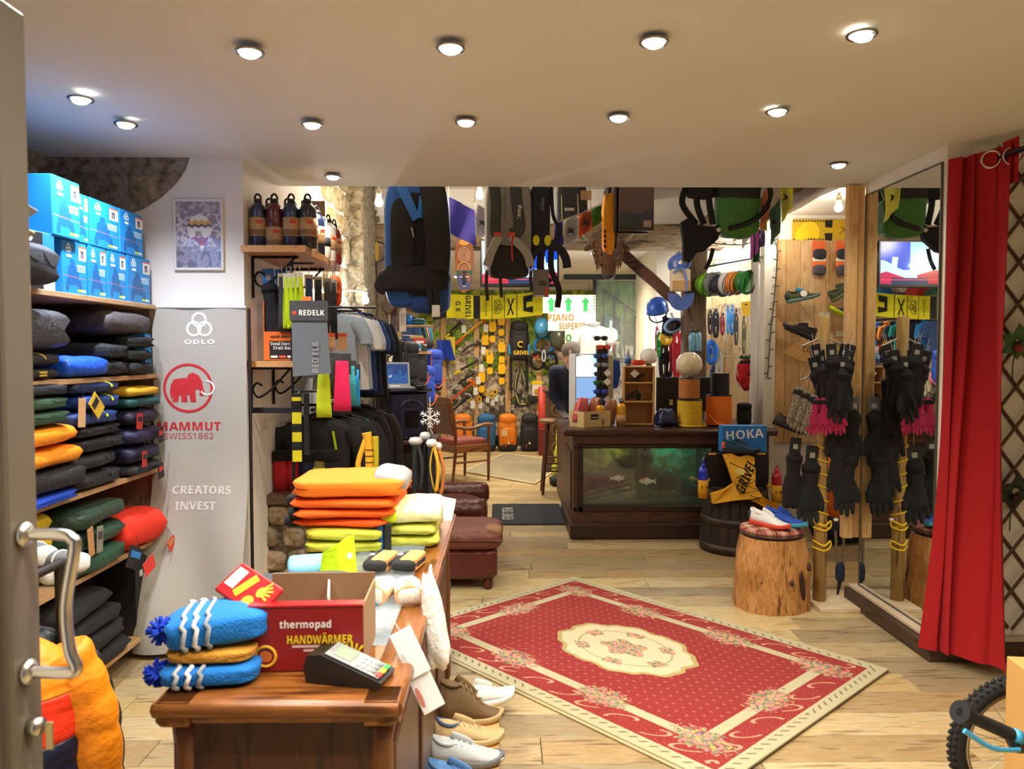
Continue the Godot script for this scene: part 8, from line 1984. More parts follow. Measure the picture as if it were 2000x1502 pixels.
# ---------- gear wall behind the counter ----------
func rear_right() -> void:
	var pb := thing("gear_board","pine gear board behind the helmets and slings","board",V(2.06,1.6,-7.72))
	for k in 5: part(pb,"plank",bx(V(-0.13 + 0.14 * k,0.0,0),V(0.138,1.7,0.02),0.003),mt(["cdb184","d4b88a","c6a878"][k % 3],0.6,"piney"))
	for k in 6:
		var q = [["lime climbing helmet at the far end of the helmet row",1384,556,"7cd016"],["grey climbing helmet second in the helmet row",1397,554,"7a7e84"],["navy climbing helmet third in the helmet row",1411,556,"23283a"],["white climbing helmet fourth in the helmet row",1425,554,"e4e2de"],["orange climbing helmet fifth in the helmet row",1439,552,"e88a34"],["green climbing helmet nearest in the helmet row",1458,551,"1f7a2a"]][k]
		helmet(q[0],P(q[1],q[2],6.96 - 0.05 * k),V(0,-50,78),0.122,q[3],"helmets hung in a row")
	var hr := thing("helmet_rod","metal rod carrying the row of climbing helmets","rod",P(1420,530,6.85))
	part(hr,"rod",tb([V(-0.3,0.05,-0.45),V(0.2,0.08,0.45)],0.01,8),mt("8a8880",0.4,"",0.7))
	part(hr,"end_hook",tb(arc(V(0.2,0.1,0.45),V(0.02,0,0),V(0,0.02,0),-90,150,8),0.008,6),mt("8a8880",0.4,"",0.7))
	var ls := thing("light_strip","bright white light strip above the helmet row","lamp",P(1432,513,7.4))
	part(ls,"tube",tb([V(-0.16,-0.05,-0.1),V(0.16,0.03,0.1)],0.018,10),glow("f4f8ff",16.0))
	part(ls,"housing",bx(V(0,0.03,-0.03),V(0.36,0.03,0.04),0.004,XF(Vector3.ZERO,0,0,12)),mt("d8d8d4"))
	omni(ls.position + V(0,-0.04,0.06),"f2f6ff",0.6,0.03)
	helmet("blue climbing helmet hanging left of the rope coil",P(1284,605,7.3),V(20,-30,0),0.12,"1f5fd0")
	# blue rope coil in its paper wrap
	var rc := thing("rope_coil","light blue climbing rope coiled in a paper band on the right post","rope",P(1328,556,6.92))
	var s := nst()
	for k in 9:
		var f := k / 8.0
		tube(s,arc(V(0.01 * sin(k),0.2,0.06 - 0.012 * k),V(0.03 + 0.06 * f,0,0.01),V(0.01,0.025 + 0.055 * f,0.01),0,360,22),0.0065,6)
		tube(s,arc(V(0.01 * sin(k * 2.0),0.2,0.0 - 0.01 * k),V(0.086,0,0.01),V(0.01,0.08,0.01),0,360,22),0.0065,6)
		tube(s,arc(V(0.005,-0.1,0.05 - 0.02 * f),V(0.028 + 0.085 * f,0,0),V(0,0.03 + 0.1 * f,0.02),170,370,18),0.0065,6)
	part(rc,"rope",s,mt("5f7fd0",0.7,"fab"))
	part(rc,"paper_band",pw(V(0.17,0.2,0.13),XF(V(0,0.04,0.0)),0.3,{"ev": 0.15,"noise": 0.01}),mt("d8c8a8",0.7))
	part(rc,"kraft_print",bx(V(0,-0.015,0.066),V(0.166,0.09,0.003)),mt("c49a68",0.7))
	part(rc,"loose_end",tb(curve([V(-0.08,0.1,0.07),V(0.0,0.14,0.09),V(0.04,0.05,0.075),V(0.045,-0.06,0.07)],5),0.01,6),mt("6a88d8",0.7))
	part(rc,"peg",tb([V(0,0.3,0),V(0.0,0.3,-0.12)],0.01,6),mt("8a8880"))
	# hanging gear,each bundle on its own peg
	var rows := [["red climbing skin roll hanging left of the blue bottles",1322,640,0.5,0.035,"c01c2c"],["second red climbing skin roll beside the first",1336,630,0.55,0.035,"a81828"],["dark red strap hanging behind the black gaiters",1312,665,0.3,0.02,"8c1c2c"],["black gaiter, left of two hanging behind the globe",1296,668,0.36,0.04,"151517"],["black gaiter, right of two hanging behind the globe",1306,664,0.36,0.04,"1b1b1e"],["yellow brush head hanging above the black gaiters",1301,650,0.1,0.05,"e8b81c"],["green sling hanging left of the black gaiters",1287,650,0.24,0.02,"2fa04a"],["red sling hanging at the far left of the gear",1283,640,0.24,0.016,"d83a2c"],["pale pole hanging between the gaiters and red rolls",1316,690,0.3,0.014,"d8c8b8"],["orange black quickdraw set on the gear board",1387,608,0.22,0.022,"3a2a24"],["black quickdraw set with blue gate on the gear board",1398,606,0.26,0.03,"14161c"],["dark red sling on the gear board",1411,614,0.2,0.02,"8c2430"],["white webbing sling on the gear board",1416,598,0.34,0.014,"d0c8b4"],["sky blue sling on the gear board, left of two",1422,600,0.26,0.016,"2f8fd0"],["sky blue sling on the gear board, right of two",1430,598,0.28,0.02,"3a7fc0"],["black and white sling on the gear board",1438,606,0.34,0.018,"3a382e"],["cream and black sling on the gear board",1446,606,0.38,0.016,"cdbfa0"],["olive sling beside the yellow card",1453,620,0.36,0.018,"5a5a2c"],["cream sling under the yellow card",1461,622,0.36,0.016,"b8ae8c"],["lime green sling at the right of the gear board",1468,640,0.34,0.018,"b8c41c"],["bright blue pouch low on the gear board",1390,668,0.2,0.05,"1c6ac8"],["white cord gloves hanging above the black box",1404,685,0.26,0.03,"b8b4a8"],["navy lace bundle behind the black spool",1396,715,0.24,0.04,"1f2f5c"]]
	for k in rows.size():
		var q = rows[k]
		var p := P(q[1],q[2],7.45 + 0.02 * (k % 5))
		var t := thing("gear_sling",q[0],"climbing gear",p)
		var w: float = q[4]; var h: float = q[3]
		part(t,"webbing",tb(curve([V(0,0.01,0),V(-w * 0.8,-h * 0.3,0.01),V(-w * 0.6,-h * 0.85,0.015),V(0,-h,0.015),V(w * 0.6,-h * 0.85,0.01),V(w * 0.8,-h * 0.3,0.0),V(0,0.01,0)],4),w * 0.55,7,0.6),mt(q[5],0.7,"fab"))
		part(t,"stitching",tb([V(0,-h * 0.3,w * 0.5),V(0,-h * 0.62,w * 0.5)],w * 0.4,6,0.4),mt(q[5],0.6))
		part(t,"carabiner",tb(arc(V(0,0.0,0.01),V(0.014,0,0),V(0,0.03,0),0,360,12),0.004,5),mt("a8a8a4",0.3,"",0.8))
		part(t,"peg",tb([V(0,0.02,0.02),V(0.0,0.02,-0.31)],0.004,5),mt("b8b4ac",0.4,"",0.7))
	var yc := thing("yellow_card","yellow product card hanging under the green helmet","card",P(1459,603,7.3))
	part(yc,"card",bx(V(0,0,0),V(0.1,0.14,0.004),0.0,XF(Vector3.ZERO,0,0,8)),mt("e8bc1c",0.6))
	part(yc,"mark",sl([[-0.02,0.0],[0,0.016],[0.02,0.0]],0.002,XF(V(-0.01,0.035,0.003))),mt("1c1a14"))
	part(yc,"peg",tb([V(0,0.06,0),V(0,0.06,-0.4)],0.004,5),mt("b8b4ac"))
	for k in 2:
		var f := flask("soft_flask",["light blue soft flask with black cap, left of two","light blue soft flask with black cap, right of two"][k],P(1352 + 11 * k,686,6.95),0.032,0.2,"6fa8c4","",Vector2.ZERO,"16171a","light blue flasks")
		part(f,"peg",tb([V(0,0.2,0),V(0,0.2,-0.1)],0.004,5),mt("b8b4ac"))
	for k in 2: glove(["black glove hanging under the blue helmet","black glove with white finger tips beside the pale goggles"][k],P(1299 + 9 * k,622 + 4 * k,7.3),10,mt("141518",0.85,"fab"),{"size": 0.75,"cordlen": 0.06})
	var gg := thing("ski_goggles","pale blue goggles hanging among the gloves","goggles",P(1316,636,7.2),0)
	part(gg,"frame",tb(arc(Vector3.ZERO,V(0.08,0.03,0),V(-0.02,0.055,0),0,360,20),0.014,8),mt("8fb0d8",0.5))
	part(gg,"lens",pw(V(0.14,0.09,0.03),XF(Vector3.ZERO,0,0,20),0.8,{"noise": 0.0}),mt("20242c",0.1,"gloss"))
	part(gg,"strap",tb([V(0,0.05,0),V(-0.02,0.12,-0.02),V(0,0.12,-0.4)],0.014,6,0.3),mt("c8c8c8"))
	var bn := thing("knit_hat","red knit hat with green and black zigzag bands at the right of the gear board","hat",P(1466,722,6.75),0)
	part(bn,"crown",pw(V(0.24,0.24,0.13),XF(V(0,-0.03,0),0,0,-12),0.6,{"noise": 0.07,"nu": 24,"nv": 16}),mt("b81420",0.9,"knit"))
	for q in [[0.1,"2c5a3c"],[0.055,"16221a"],[-0.055,"16221a"]]:
		var z := []
		for i in 15: z.append(V(-0.105 + 0.015 * i,q[0] + (0.02 if i % 2 else 0.0),0.066 - 0.004 * absf(i - 7.0)))
		part(bn,"zigzag_band",tb(z,0.018,6,0.5),mt(q[1],0.9,"knit"))
	part(bn,"fold_point",pw(V(0.1,0.12,0.08),XF(V(-0.04,-0.13,0.01),0,0,30),0.8,{"noise": 0.06}),mt("a8121c",0.9,"knit"))
	part(bn,"white_cord",tb(curve([V(-0.13,0.1,0.02),V(-0.15,-0.05,0.03),V(-0.11,-0.15,0.03),V(-0.13,0.0,0.02)],5),0.006,5),mt("d8d0bc"))
	part(bn,"peg",tb([V(0,0.1,0),V(0.0,0.12,-0.95)],0.005,5),mt("b8b4ac"))
# ---------- pine wall bay on the right ----------
func right_bay() -> void:
	var wb := struct("wall_bay",bx(V(2.85,1.5,-6.6),V(1.3,3.0,0.2)),mt("dfdad0",0.9))
	for k in 9: part(wb,"plank",bx(V(2.37 + 0.123 * k,1.6,-6.485),V(0.121,1.74,0.024),0.003),mt(["d8b888","cfae7e","dcc096"][k % 3],0.6,"piney"))
	struct("trim_3",bx(V(2.265,1.35,-6.46),V(0.1,2.7,0.14),0.004),mt("d8d2c4",0.8))
	var zf := 6.45
	var sb := thing("wall_sign","yellow sign with a big yellow helmet print above the pine wall","sign",P(1618,450,6.48))
	part(sb,"board",bx(V(0,0,0),V(0.62,0.185,0.012),0.003),mt("c8a414",0.6))
	part(sb,"helmet_print",sl([[-0.13,-0.08],[-0.12,-0.01],[-0.06,0.06],[0.0,0.075],[0.05,0.06],[0.08,0.01],[0.08,-0.05],[0.06,-0.075],[0.02,-0.06],[-0.04,-0.08],[-0.08,-0.085]],0.002,XF(V(-0.16,0,0.008))),mt("f0c810",0.6))
	var ck := nst()
	for k in 26: box(ck,V(-0.297 + 0.025 * (k % 13),[0.078,-0.078][int(k / 13.0)],0.0065),V(0.013,0.013,0.001))
	for q in [[-0.02,0.055],[-0.02,-0.055],[0.22,0.055]]: slab(ck,[[-0.03,-0.03],[0.028,-0.034],[0.032,0.032],[-0.034,0.03]],0.002,XF(V(q[0] + 0.02,q[1],0.0075)))
	tag(part(sb,"black_print",ck,mt("1b1912")),"","","","stuff")
	part(sb,"crossed_axes_print",tb([V(0.09,-0.03,0.0075),V(0.17,0.03,0.0075),V(0.12,0.02,0.0075),V(0.17,-0.03,0.0075),V(0.1,0.03,0.0075)],0.003,5),mt("7a6414"))
	for k in 2:
		var so := thing("carded_socks",["grey socks on an orange card, left pair on the pine wall","grey socks on an orange card, right pair on the pine wall"][k],"socks",P(1599 + 46 * k,505,zf))
		part(so,"card",bx(V(0,0.05,0),V(0.11,0.2,0.004),0.001),mt("e0652c",0.6))
		for q in [[0.035,"2b2c34"],[-0.1,"4a4852"]]: part(so,"sock",pw(V(0.11,0.09,0.05),XF(V(0,q[0],0.02)),0.7,{"noise": 0.05}),mt(q[1],0.9,"knit"))
		part(so,"white_band",bx(V(0,-0.01,0.012),V(0.112,0.035,0.02),0.004),mt("e4ddd4"))
		part(so,"orange_band",bx(V(0,-0.05,0.012),V(0.112,0.045,0.03),0.006),mt("e0702c"))
		part(so,"peg",tb([V(0,0.13,0.02),V(0,0.13,-0.03)],0.004,5),mt("b8b4ac"))
	var shoes := [["olive and teal trail shoe with a white patch, highest on the pine wall",1570,580,0,12,["3f4a26","5f7c80","1a3a4c","2a2e20"],{"collar": "1f2a2c","tongue": "2a86c0","toe": "2b2d26","patch": "dcd8d0","heel": "2a302e"}],["olive trail shoe at the edge of the tall pine post",1655,566,0,35,["39442a","5a6a3c","1a1d18","2a2e20"],{"toe": "23261f"}],["navy shoe with lime toe and sole beside the tall pine post",1648,612,180,24,["1c2a44","b4c41c","101420","3a86b0"],{"toe": "b4c41c"}],["black shoe tilted toe up on the pine wall",1558,645,180,24,["17171a","232326","0c0c0e","2a2a2c"],{"toe": "262629","tread": "1c1c1e"}],["yellow soled shoe half behind the black gloves",1642,690,180,8,["8a8430","c8b83a","2a2a1c","d8cc70"],{"toe": "b0a434"}],["brown black shoe hanging low behind the glove post",1540,832,0,-22,["4a4038","2c2a28","17171a","8a8070"],{"tread": "1c1a18"}],["blue running shoe low on the right of the glove post",1640,822,180,20,["1f62c8","e4e6ea","12264a","e8eaee"],{}]]
	for q in shoes:
		var o: Dictionary = q[6]; o["rz"] = q[4]
		var t := shoe(q[0],P(q[1],q[2],6.33) - V(0,0.03,0),q[3],0.29,q[5],o)
		part(t,"wall_peg",tb([V(0,0.04,0),V(0,0.03,-0.15 if q[3] == 0 else 0.15)],0.006,6),mt("8a8880"))
	for q in [[1543,635,0.09,0.05,"white paper note right of the black shoe"],[1610,618,0.1,0.07,"white paper note under the olive shoe"],[1640,652,0.07,0.05,"small white paper note near the pine post"]]:
		var n := thing("paper_note",q[4],"note",P(q[0] + (70 if q[0] == 1543 else 0),q[1],6.465))
		part(n,"sheet",bx(V(0,0,0),V(q[2],q[3],0.003)),mt("d8d4c4",0.7))
		part(n,"pin",bx(V(0,q[3] * 0.4,0.003),V(0.008,0.008,0.004)),mt("8a8880"))
	var co := thing("cardboard_sign","pointed cardboard sign with handwriting behind the glove bunch","sign",P(1572,688,6.2))
	part(co,"board",sl([[-0.18,0.0],[-0.06,0.085],[0.16,0.1],[0.16,-0.1],[-0.06,-0.06]],0.006),mt("c49a60",0.8))
	txt(co,"COL",0.045,mt("2a2018"),XF(V(0.03,0.02,0.004),0,0,-8),0.9,"Droid Sans")
	part(co,"peg",tb([V(0,0.05,0),V(0,0.05,-0.28)],0.005,5),mt("8a8880"))
	# round post wrapped in yellow cord,hung with gloves
	var p0 := P(1600,1180,4.45)
	var gp := thing("glove_post","round wooden post wrapped with yellow cord on a pale board","post",V(p0.x,0,-4.45))
	part(gp,"base_board",bx(V(0.14,0.014,-0.02),V(0.4,0.026,0.36),0.002),mt("d8c8ac",0.7,"pinex"))
	part(gp,"post",lt([[0,0.027],[0.038,0.027],[0.037,0.6],[0.035,1.3],[0.034,1.71],[0.03,1.72],[0,1.72]],22),mt("c0a060",0.6,"woody"))
	var hx := []
	for i in 121: hx.append(V(cos(i * 0.34) * 0.0405,0.46 + 0.5 * i / 120.0,sin(i * 0.34) * 0.0405))
	part(gp,"yellow_cord",tb(hx,0.0055,6),mt("e8c020",0.6))
	for y in [0.5,0.38]: part(gp,"cord_knot",tb(curve([V(-0.05,y + 0.01,0.01),V(0.0,y - 0.015,0.05),V(0.05,y + 0.005,0.02),V(0.05,y - 0.03,0.02),V(0.0,y - 0.045,0.05),V(-0.05,y - 0.03,0.01)],5),0.006,6),mt("e8c020",0.6))
	part(gp,"cord_end",pw(V(0.03,0.02,0.02),XF(V(0.07,0.52,0.05)),0.9),mt("d8d4c4",0.3))
	for y in [1.6,1.4,1.12]: part(gp,"arm",tb([V(-0.13,y - 0.06,0.0),V(0,y,0.0),V(0.13,y - 0.06,0.0)],0.006,6),mt("b8b4ac",0.4,"",0.7))
	var bk := mt("121213",0.9,"fab")
	var bk2 := mt("191a1c",0.85,"fab")
	for k in 10:
		var a := TAU * k / 10.0
		glove("black glove in the thick bunch at the top of the glove post",V(p0.x + 0.02 + cos(a) * 0.085,1.44 - 0.035 * (k % 3),-4.4 + sin(a) * 0.06 + 0.03),15 + 25 * sin(k * 2.0),bk if k % 2 else bk2,{"size": 1.2,"rz": -cos(a) * 16.0,"card": "1f2022","cordlen": 0.15,"group": "black gloves bunched on the post"})
	for k in 3: glove(["mottled grey glove at the left of the glove post","mottled grey glove behind the first grey one","mottled grey glove next to the magenta ones"][k],V(p0.x - 0.17 + 0.035 * k,1.27 - 0.02 * k,-4.38 + 0.02 * k),20,mt("a89c88",0.95,"fleck"),{"size": 0.95,"rz": -14,"cordlen": 0.16})
	for k in 3: glove(["magenta glove below the black bunch, left one","magenta glove below the black bunch, middle one","magenta glove below the black bunch, right one"][k],V(p0.x - 0.095 + 0.055 * k,1.22,-4.33),10 - 15 * k,mt("a8204e",0.85,"fab"),{"size": 0.85,"rz": -8 + 8 * k,"cordlen": 0.14})
	var lo := [["long black mitten hanging at the lower left of the glove post",-0.175,0.88,1,1.3],["black fleece glove low on the left of the glove post",-0.075,0.82,0,1.45],["black glove hanging right of the post, upper",0.085,1.2,0,1.5],["black glove hanging right of the post, middle",0.1,0.98,0,1.45],["black glove with grey card right of the post, lower",0.14,0.86,0,1.4],["black padded glove at the right edge beside the pine post",0.17,1.12,1,1.3]]
	for q in lo: glove(q[0],V(p0.x + q[1],q[2],-4.42),8,bk if q[3] else bk2,{"kind": q[3],"size": q[4],"card": "5a5a5c" if q[1] > 0.13 else "1f2022","cordlen": 0.15,"rz": -4})
	var wt := thing("price_tag","white bar code tag hanging at the right of the black glove bunch","tag",P(1637,712,4.32))
	part(wt,"card",bx(V(0,0,0),V(0.04,0.05,0.002),0.0,XF(Vector3.ZERO,0,0,18)),mt("e4e2dc"))
	part(wt,"print",bx(V(0,0.004,0.002),V(0.026,0.028,0.001),0.0,XF(Vector3.ZERO,0,0,18)),mt("9a9894"))
	part(wt,"cord",tb([V(0,0.02,0),V(-0.04,0.16,0)],0.0015,4),mt("d8d4cc"))
	var ob := thing("backpack","orange backpack with black base slumped on the floor behind the glove post","backpack",P(1645,1060,6.0) * V(1,0,1) + V(0,0.01,0),20)
	part(ob,"body",pw(V(0.36,0.62,0.28),XF(V(0,0.36,0),0,0,14),0.55,{"noise": 0.07,"nu": 26,"nv": 18}),mt("e06a14",0.6,"crumple"))
	part(ob,"base",pw(V(0.5,0.2,0.34),XF(V(-0.02,0.1,0.02)),0.6,{"noise": 0.08}),mt("141414",0.7,"fab"))
	part(ob,"red_panel",bx(V(0.1,0.42,0.14),V(0.2,0.1,0.02),0.006,XF(Vector3.ZERO,0,0,-20)),mt("c8301c",0.6))
	strap(ob,"black_strap",[V(-0.18,0.42,0.12),V(-0.05,0.43,0.17),V(0.06,0.45,0.15)],0.02,"141414")
	part(ob,"black_lid",pw(V(0.3,0.24,0.26),XF(V(0.06,0.72,-0.02)),0.6,{"noise": 0.06}),mt("17181a",0.7,"fab"))
	var tp := thing("trekking_pole","folded trekking poles with a blue basket standing beside the mirror","trekking pole",V(2.07,0.012,-4.56))
	for x in [-0.012,0.014]: part(tp,"shaft",tb([V(x,0.1,0),V(x * 2.0,0.4,-0.02)],0.009,8),mt("8a8478",0.3,"",0.7))
	part(tp,"blue_sleeve",pw(V(0.05,0.12,0.05),XF(V(0,0.15,0)),0.6),mt("15233c",0.7))
	part(tp,"tip",tb([V(0,0.1,0),V(-0.02,0.0,0.01)],[0.014,0.006],6),mt("141414"))
# ---------- mirror,post,curtain and lattice ----------
func mirror_curtain() -> void:
	var m := thing("mirror","tall frameless wall mirror reflecting the glove post and the shop","mirror",V(2.135,1.27,-4.065))
	var mm := StandardMaterial3D.new()
	mm.albedo_color = Color("e8eae8"); mm.metallic = 1.0; mm.roughness = 0.015
	part(m,"reflecting_face",bx(V(0,0,0),V(0.006,2.3,0.76)),mm)
	for z in [-0.383,0.383]: part(m,"edge",bx(V(0,0,z),V(0.012,2.3,0.008)),mt("5a5a50",0.4,"",0.5))
	for y in [1.152,-1.152]: part(m,"edge",bx(V(0,y,0),V(0.012,0.008,0.77)),mt("5a5a50",0.4,"",0.5))
	for k in 2: struct("trim_4" if k == 0 else "trim_5",bx(V(2.075 + 0.052 * k,1.44,-4.5 - 0.02 * k),V(0.06 - 0.012 * k,2.1,0.05),0.004),mt("dcb880",0.6,"piney"))
	var c := thing("curtain","red eyelet curtain gathered on a dark rod beside the mirror","curtain",V(0,0,0))
	var red := mt("a00c14",0.95,"")
	var cf := func(u: float,v: float) -> Vector3:
		var path := [V(2.14,0,-3.615),V(2.165,0,-3.57),V(2.18,0,-3.61),V(2.19,0,-3.54),V(2.205,0,-3.58),V(2.26,0,-3.47),V(2.275,0,-3.46),V(2.275,0,-3.41),V(2.25,0,-3.38)]
		var f := u * 8.0; var i := mini(int(f),7)
		var p: Vector3 = path[i].cubic_interpolate(path[i + 1],path[maxi(i - 1,0)],path[mini(i + 2,8)],f - i)
		var low := pow(1.0 - v,2.0)
		p.x += (-0.11 + 0.1 * u) * low + 0.015 * sin(v * 5.0 + u * 9.0)
		p.z += 0.08 * low * u
		p.y = lerpf(0.07,2.42 + 0.02 * u,v)
		return p
	part(c,"cloth",sh(64,24,cf,0.004),red)
	part(c,"hem",sh(64,1,func(u,v): return cf.call(u,0.018 * v) + V(0,-0.001,0.003),0.006),red)
	part(c,"folded_edge",bx(V(2.285,2.36,-3.41),V(0.012,0.2,0.1),0.004),red)
	for q in [[2.235,-3.47],[2.29,-3.4]]: part(c,"eyelet",tb(arc(V(q[0],2.385,q[1]),V(0.03,0,0.022),V(0,0.038,0),0,360,22),0.006,8),mt("c8b8b0",0.2,"",1.0))
	var r := thing("curtain_rod","dark metal curtain rod running from the wall towards the door","curtain rod",V(2.27,2.39,-3.65))
	part(r,"rod",tb([V(0,0,0),V(0.0,0.0,2.4)],0.0125,12),mt("2a2422",0.35,"",0.7))
	part(r,"wall_plate",lt([[0,0],[0.035,0],[0.03,0.01],[0,0.012]],18,XF(V(0,0,0),90,0,0)),mt("2a2422",0.35,"",0.7))
	var l := thing("lattice_trellis","brown diagonal wooden trellis on the wall right of the curtain","trellis",V(2.72,1.35,-3.63))
	for k in 15:
		for s in [-1,1]:
			var y := -1.5 + 0.2 * k
			var a := V(-0.42,y,0.012 * s); var b := V(0.42,y + 0.84 * 1.3 * s,0.012 * s)
			a.y -= 0.546 * s; b.y -= 0.546 * s
			var ta := 0.0; var tb_ := 1.0
			for lim in [-1.2,1.14]:
				var tt := clampf((lim - a.y) / (b.y - a.y),0,1)
				if (lim < 0) == (b.y > a.y): ta = maxf(ta,tt)
				else: tb_ = minf(tb_,tt)
			if tb_ - ta > 0.05: part(l,"slat",tb([a.lerp(b,ta),a.lerp(b,tb_)],0.009,4,0.6),mt("5a3c22",0.6))
	for q in [[1990,668,0,"green leaves of an artificial rose on the trellis"],[1985,960,1,"dark leaf cluster of an artificial rose low on the trellis"]]:
		var t := thing("artificial_rose",q[3],"plant",P(q[0],q[1],3.57))
		for k in 6: part(t,"leaf",sh(4,6,func(u,v): return XF(Vector3.ZERO,20,0,60.0 * k + 10) * V((u - 0.5) * 0.06 * sin(PI * minf(v + 0.05,1.0)),0.015 + v * 0.075,0.012 * sin(v * 3.0) - absf(u - 0.5) * 0.02),0.0015),mt(["3f6a34","1c2a1c"][q[2]],0.5))
		part(t,"bloom",pw(V(0.04,0.04,0.035),XF(V(-0.01,-0.03,0.01)),0.9,{"noise": 0.12}),mt(["8c3a30","3a1618"][q[2]],0.7))
		part(t,"stem",tb([V(0,0,0),V(-0.02,-0.1,-0.01),V(0.0,-0.2,-0.04)],0.003,5),mt("2a3a20"))
# ---------- things on the floor ----------
func floor_things() -> void:
	# rug
	var red := Color("86231f"); var cream := Color("aea482")
	var nz := FastNoiseLite.new(); nz.seed = 2; nz.frequency = 0.11
	var flower := func(x: float,y: float,c: Color) -> Color:
		var n: float = nz.get_noise_2d(x * 2.4,y * 2.4); var n2: float = nz.get_noise_2d(x * 3.0 + 90.0,y * 3.0)
		if n > 0.12: return Color("c07a70")
		if n2 > 0.2: return Color("b89a54")
		if n < -0.08: return Color("77785a")
		if n2 < -0.2: return Color("5e4c5c")
		return c
	var bunch := [[0.36,1.0],[1.0,1.0],[1.0,0.0]]
	var im := img(1000,715,func(u,v):
		var x: float = (u - 0.5) * 200.0; var y: float = (v - 0.5) * 143.0     # centimetres
		var e := minf(100.0 - absf(x),71.5 - absf(y))
		var c := red
		if e < 7.0:
			c = cream
			if fmod(absf(x) + absf(y) * 1.0,5.0) < 1.3 and absf(e - 4.2) < 1.2: c = Color("6f674c")
			return c
		if e < 19.0:
			var s := absf(Vector2(fmod(x + y + 400.0,16.0) - 8.0,e - 13.0).length() - 4.0)
			if s < 0.6 and sin(atan2(e - 13.0,fmod(x + y + 400.0,16.0) - 8.0) + floor((x + y + 400.0) / 16.0) * 2.0) > -0.3: c = Color("b8876a")
			elif nz.get_noise_2d(x * 9.0,y * 9.0) > 0.4: c = Color("b8605a")
		elif e < 24.5: c = cream
		else:
			if Vector2(fmod(x + 400.0,5.0) - 2.5,fmod(y + 400.0,5.0) - 2.5).length() < 0.7: c = Color("a85048")
			elif fmod(absf(x + y) + 0.2,5.0) < 0.25 or fmod(absf(x - y) + 0.2,5.0) < 0.25: c = Color("8e302a")
		for q in bunch:
			for s in 4:
				var p := Vector2(q[0] * 78.0 * (1 if s % 2 else -1),q[1] * 49.5 * (1 if s < 2 else -1))
				var d := Vector2((x - p.x) / (15.0 if q[1] != 0.0 else 9.0),(y - p.y) / (9.0 if q[1] != 0.0 else 15.0)).length()
				if d + nz.get_noise_2d(x * 3.0,y * 3.0) * 0.5 < 0.85: c = flower.call(x,y,c)
		var a := atan2(y,x * 0.72)
		var r := Vector2(x * 0.72,y).length()
		var lim := 26.0 + 2.2 * absf(sin(a * 4.0)) + 0.5 * sin(a * 16.0)
		if r < lim:
			c = Color("c2b692")
			if r > lim - 2.0: c = Color("a3925c")
			if absf(r - 17.5) < 2.8 and sin(a * 6.0) > 0.35: c = flower.call(x,y,c)
			elif absf(r - 18.5) < 0.4: c = Color("9a9468")
			if r < 8.5 + 1.5 * sin(a * 5.0): c = flower.call(x,y,c)
		return c)
	var rg := thing("floral_rug","red floral rug with cream medallion and border lying askew on the floor","rug",V(0.617,0.001,-3.754))
	rg.rotation.y = -atan2(1.5,1.343)
	part(rg,"pile",plate(2.01,1.43,0.008,XF(V(0,0.0085,0),-90,0,0)),printed("rug",im,0.95))
	for s in [-1,1]: part(rg,"bound_edge",bx(V(0,0.005,s * 0.718),V(2.02,0.01,0.012),0.003),mt("b8a880",0.95))
	# barrel with the running vest and its shoe box
	var bp := P(1452,1088,5.55)
	var bz := V(bp.x,0,-5.75)
	var b := thing("wooden_barrel","old dark wooden barrel with broad hoops in front of the counter","barrel",bz)
	var br := func(y: float) -> float: return 0.225 + 0.04 * (1.0 - y / 0.48) + 0.014 * sin(y * 6.5)
	for k in 20:
		var rings := []
		for i in 6:
			var y := 0.48 * i / 5.0
			var ring := PackedVector3Array()
			for q in [[-0.494,0.0],[-0.2,0.002],[0.2,0.002],[0.494,0.0],[0.494,-0.02],[-0.494,-0.02]]:
				var a: float = TAU * (k + q[0]) / 20.0
				ring.append(V(cos(a),0,sin(a)) * (br.call(y) + q[1]) + V(0,y,0))
			rings.append(ring)
		var s := nst(); loft(s,rings)
		part(b,"stave",s,mt(["2a1d16","30221a","251a14"][k % 3],0.6,"woody"))
	for y in [0.04,0.24,0.44]: part(b,"hoop",lt([[br.call(y) - 0.01,y - 0.03],[br.call(y) + 0.006,y - 0.03],[br.call(y + 0.03) + 0.005,y + 0.03],[br.call(y) - 0.01,y + 0.03]],30),mt("3a2a20",0.5,"woodx"))
	part(b,"lid",lt([[0,0.46],[0.22,0.46],[0.22,0.48],[0,0.48]],28),mt("2a1d16",0.6,"woodx"))
	var ry := 0.482
	var rk := thing("vest_stand","black display frame standing on the barrel under the yellow vest","stand",bz + V(0.0,ry,-0.02))
	part(rk,"frame",sl(rrect(0.5,0.25,0.05),0.05,XF(V(0,0.125,0))),mt("17120f",0.5))
	part(rk,"top_bar",bx(V(0,0.25,0),V(0.48,0.014,0.07),0.004),mt("121212",0.5))
	for x in [-0.19,0.19]: part(rk,"yellow_tab",bx(V(x,0.25,0.037),V(0.06,0.012,0.006),0.002),mt("e0b01c"))
	var vs := thing("running_vest","yellow running vest with black lettering draped over the barrel","vest",bz + V(0,ry,0.03))
	var ym := mt("d89c12",0.7,"crumple")
	var drape := func(p: Vector3) -> Vector3:
		var zb := 0.265 * sqrt(maxf(1.0 - pow(p.x / 0.33,2.0),0.0)) + 0.0
		return p + V(0,0,lerpf(zb,0.03,clampf(p.y / 0.24,0.0,1.0)))
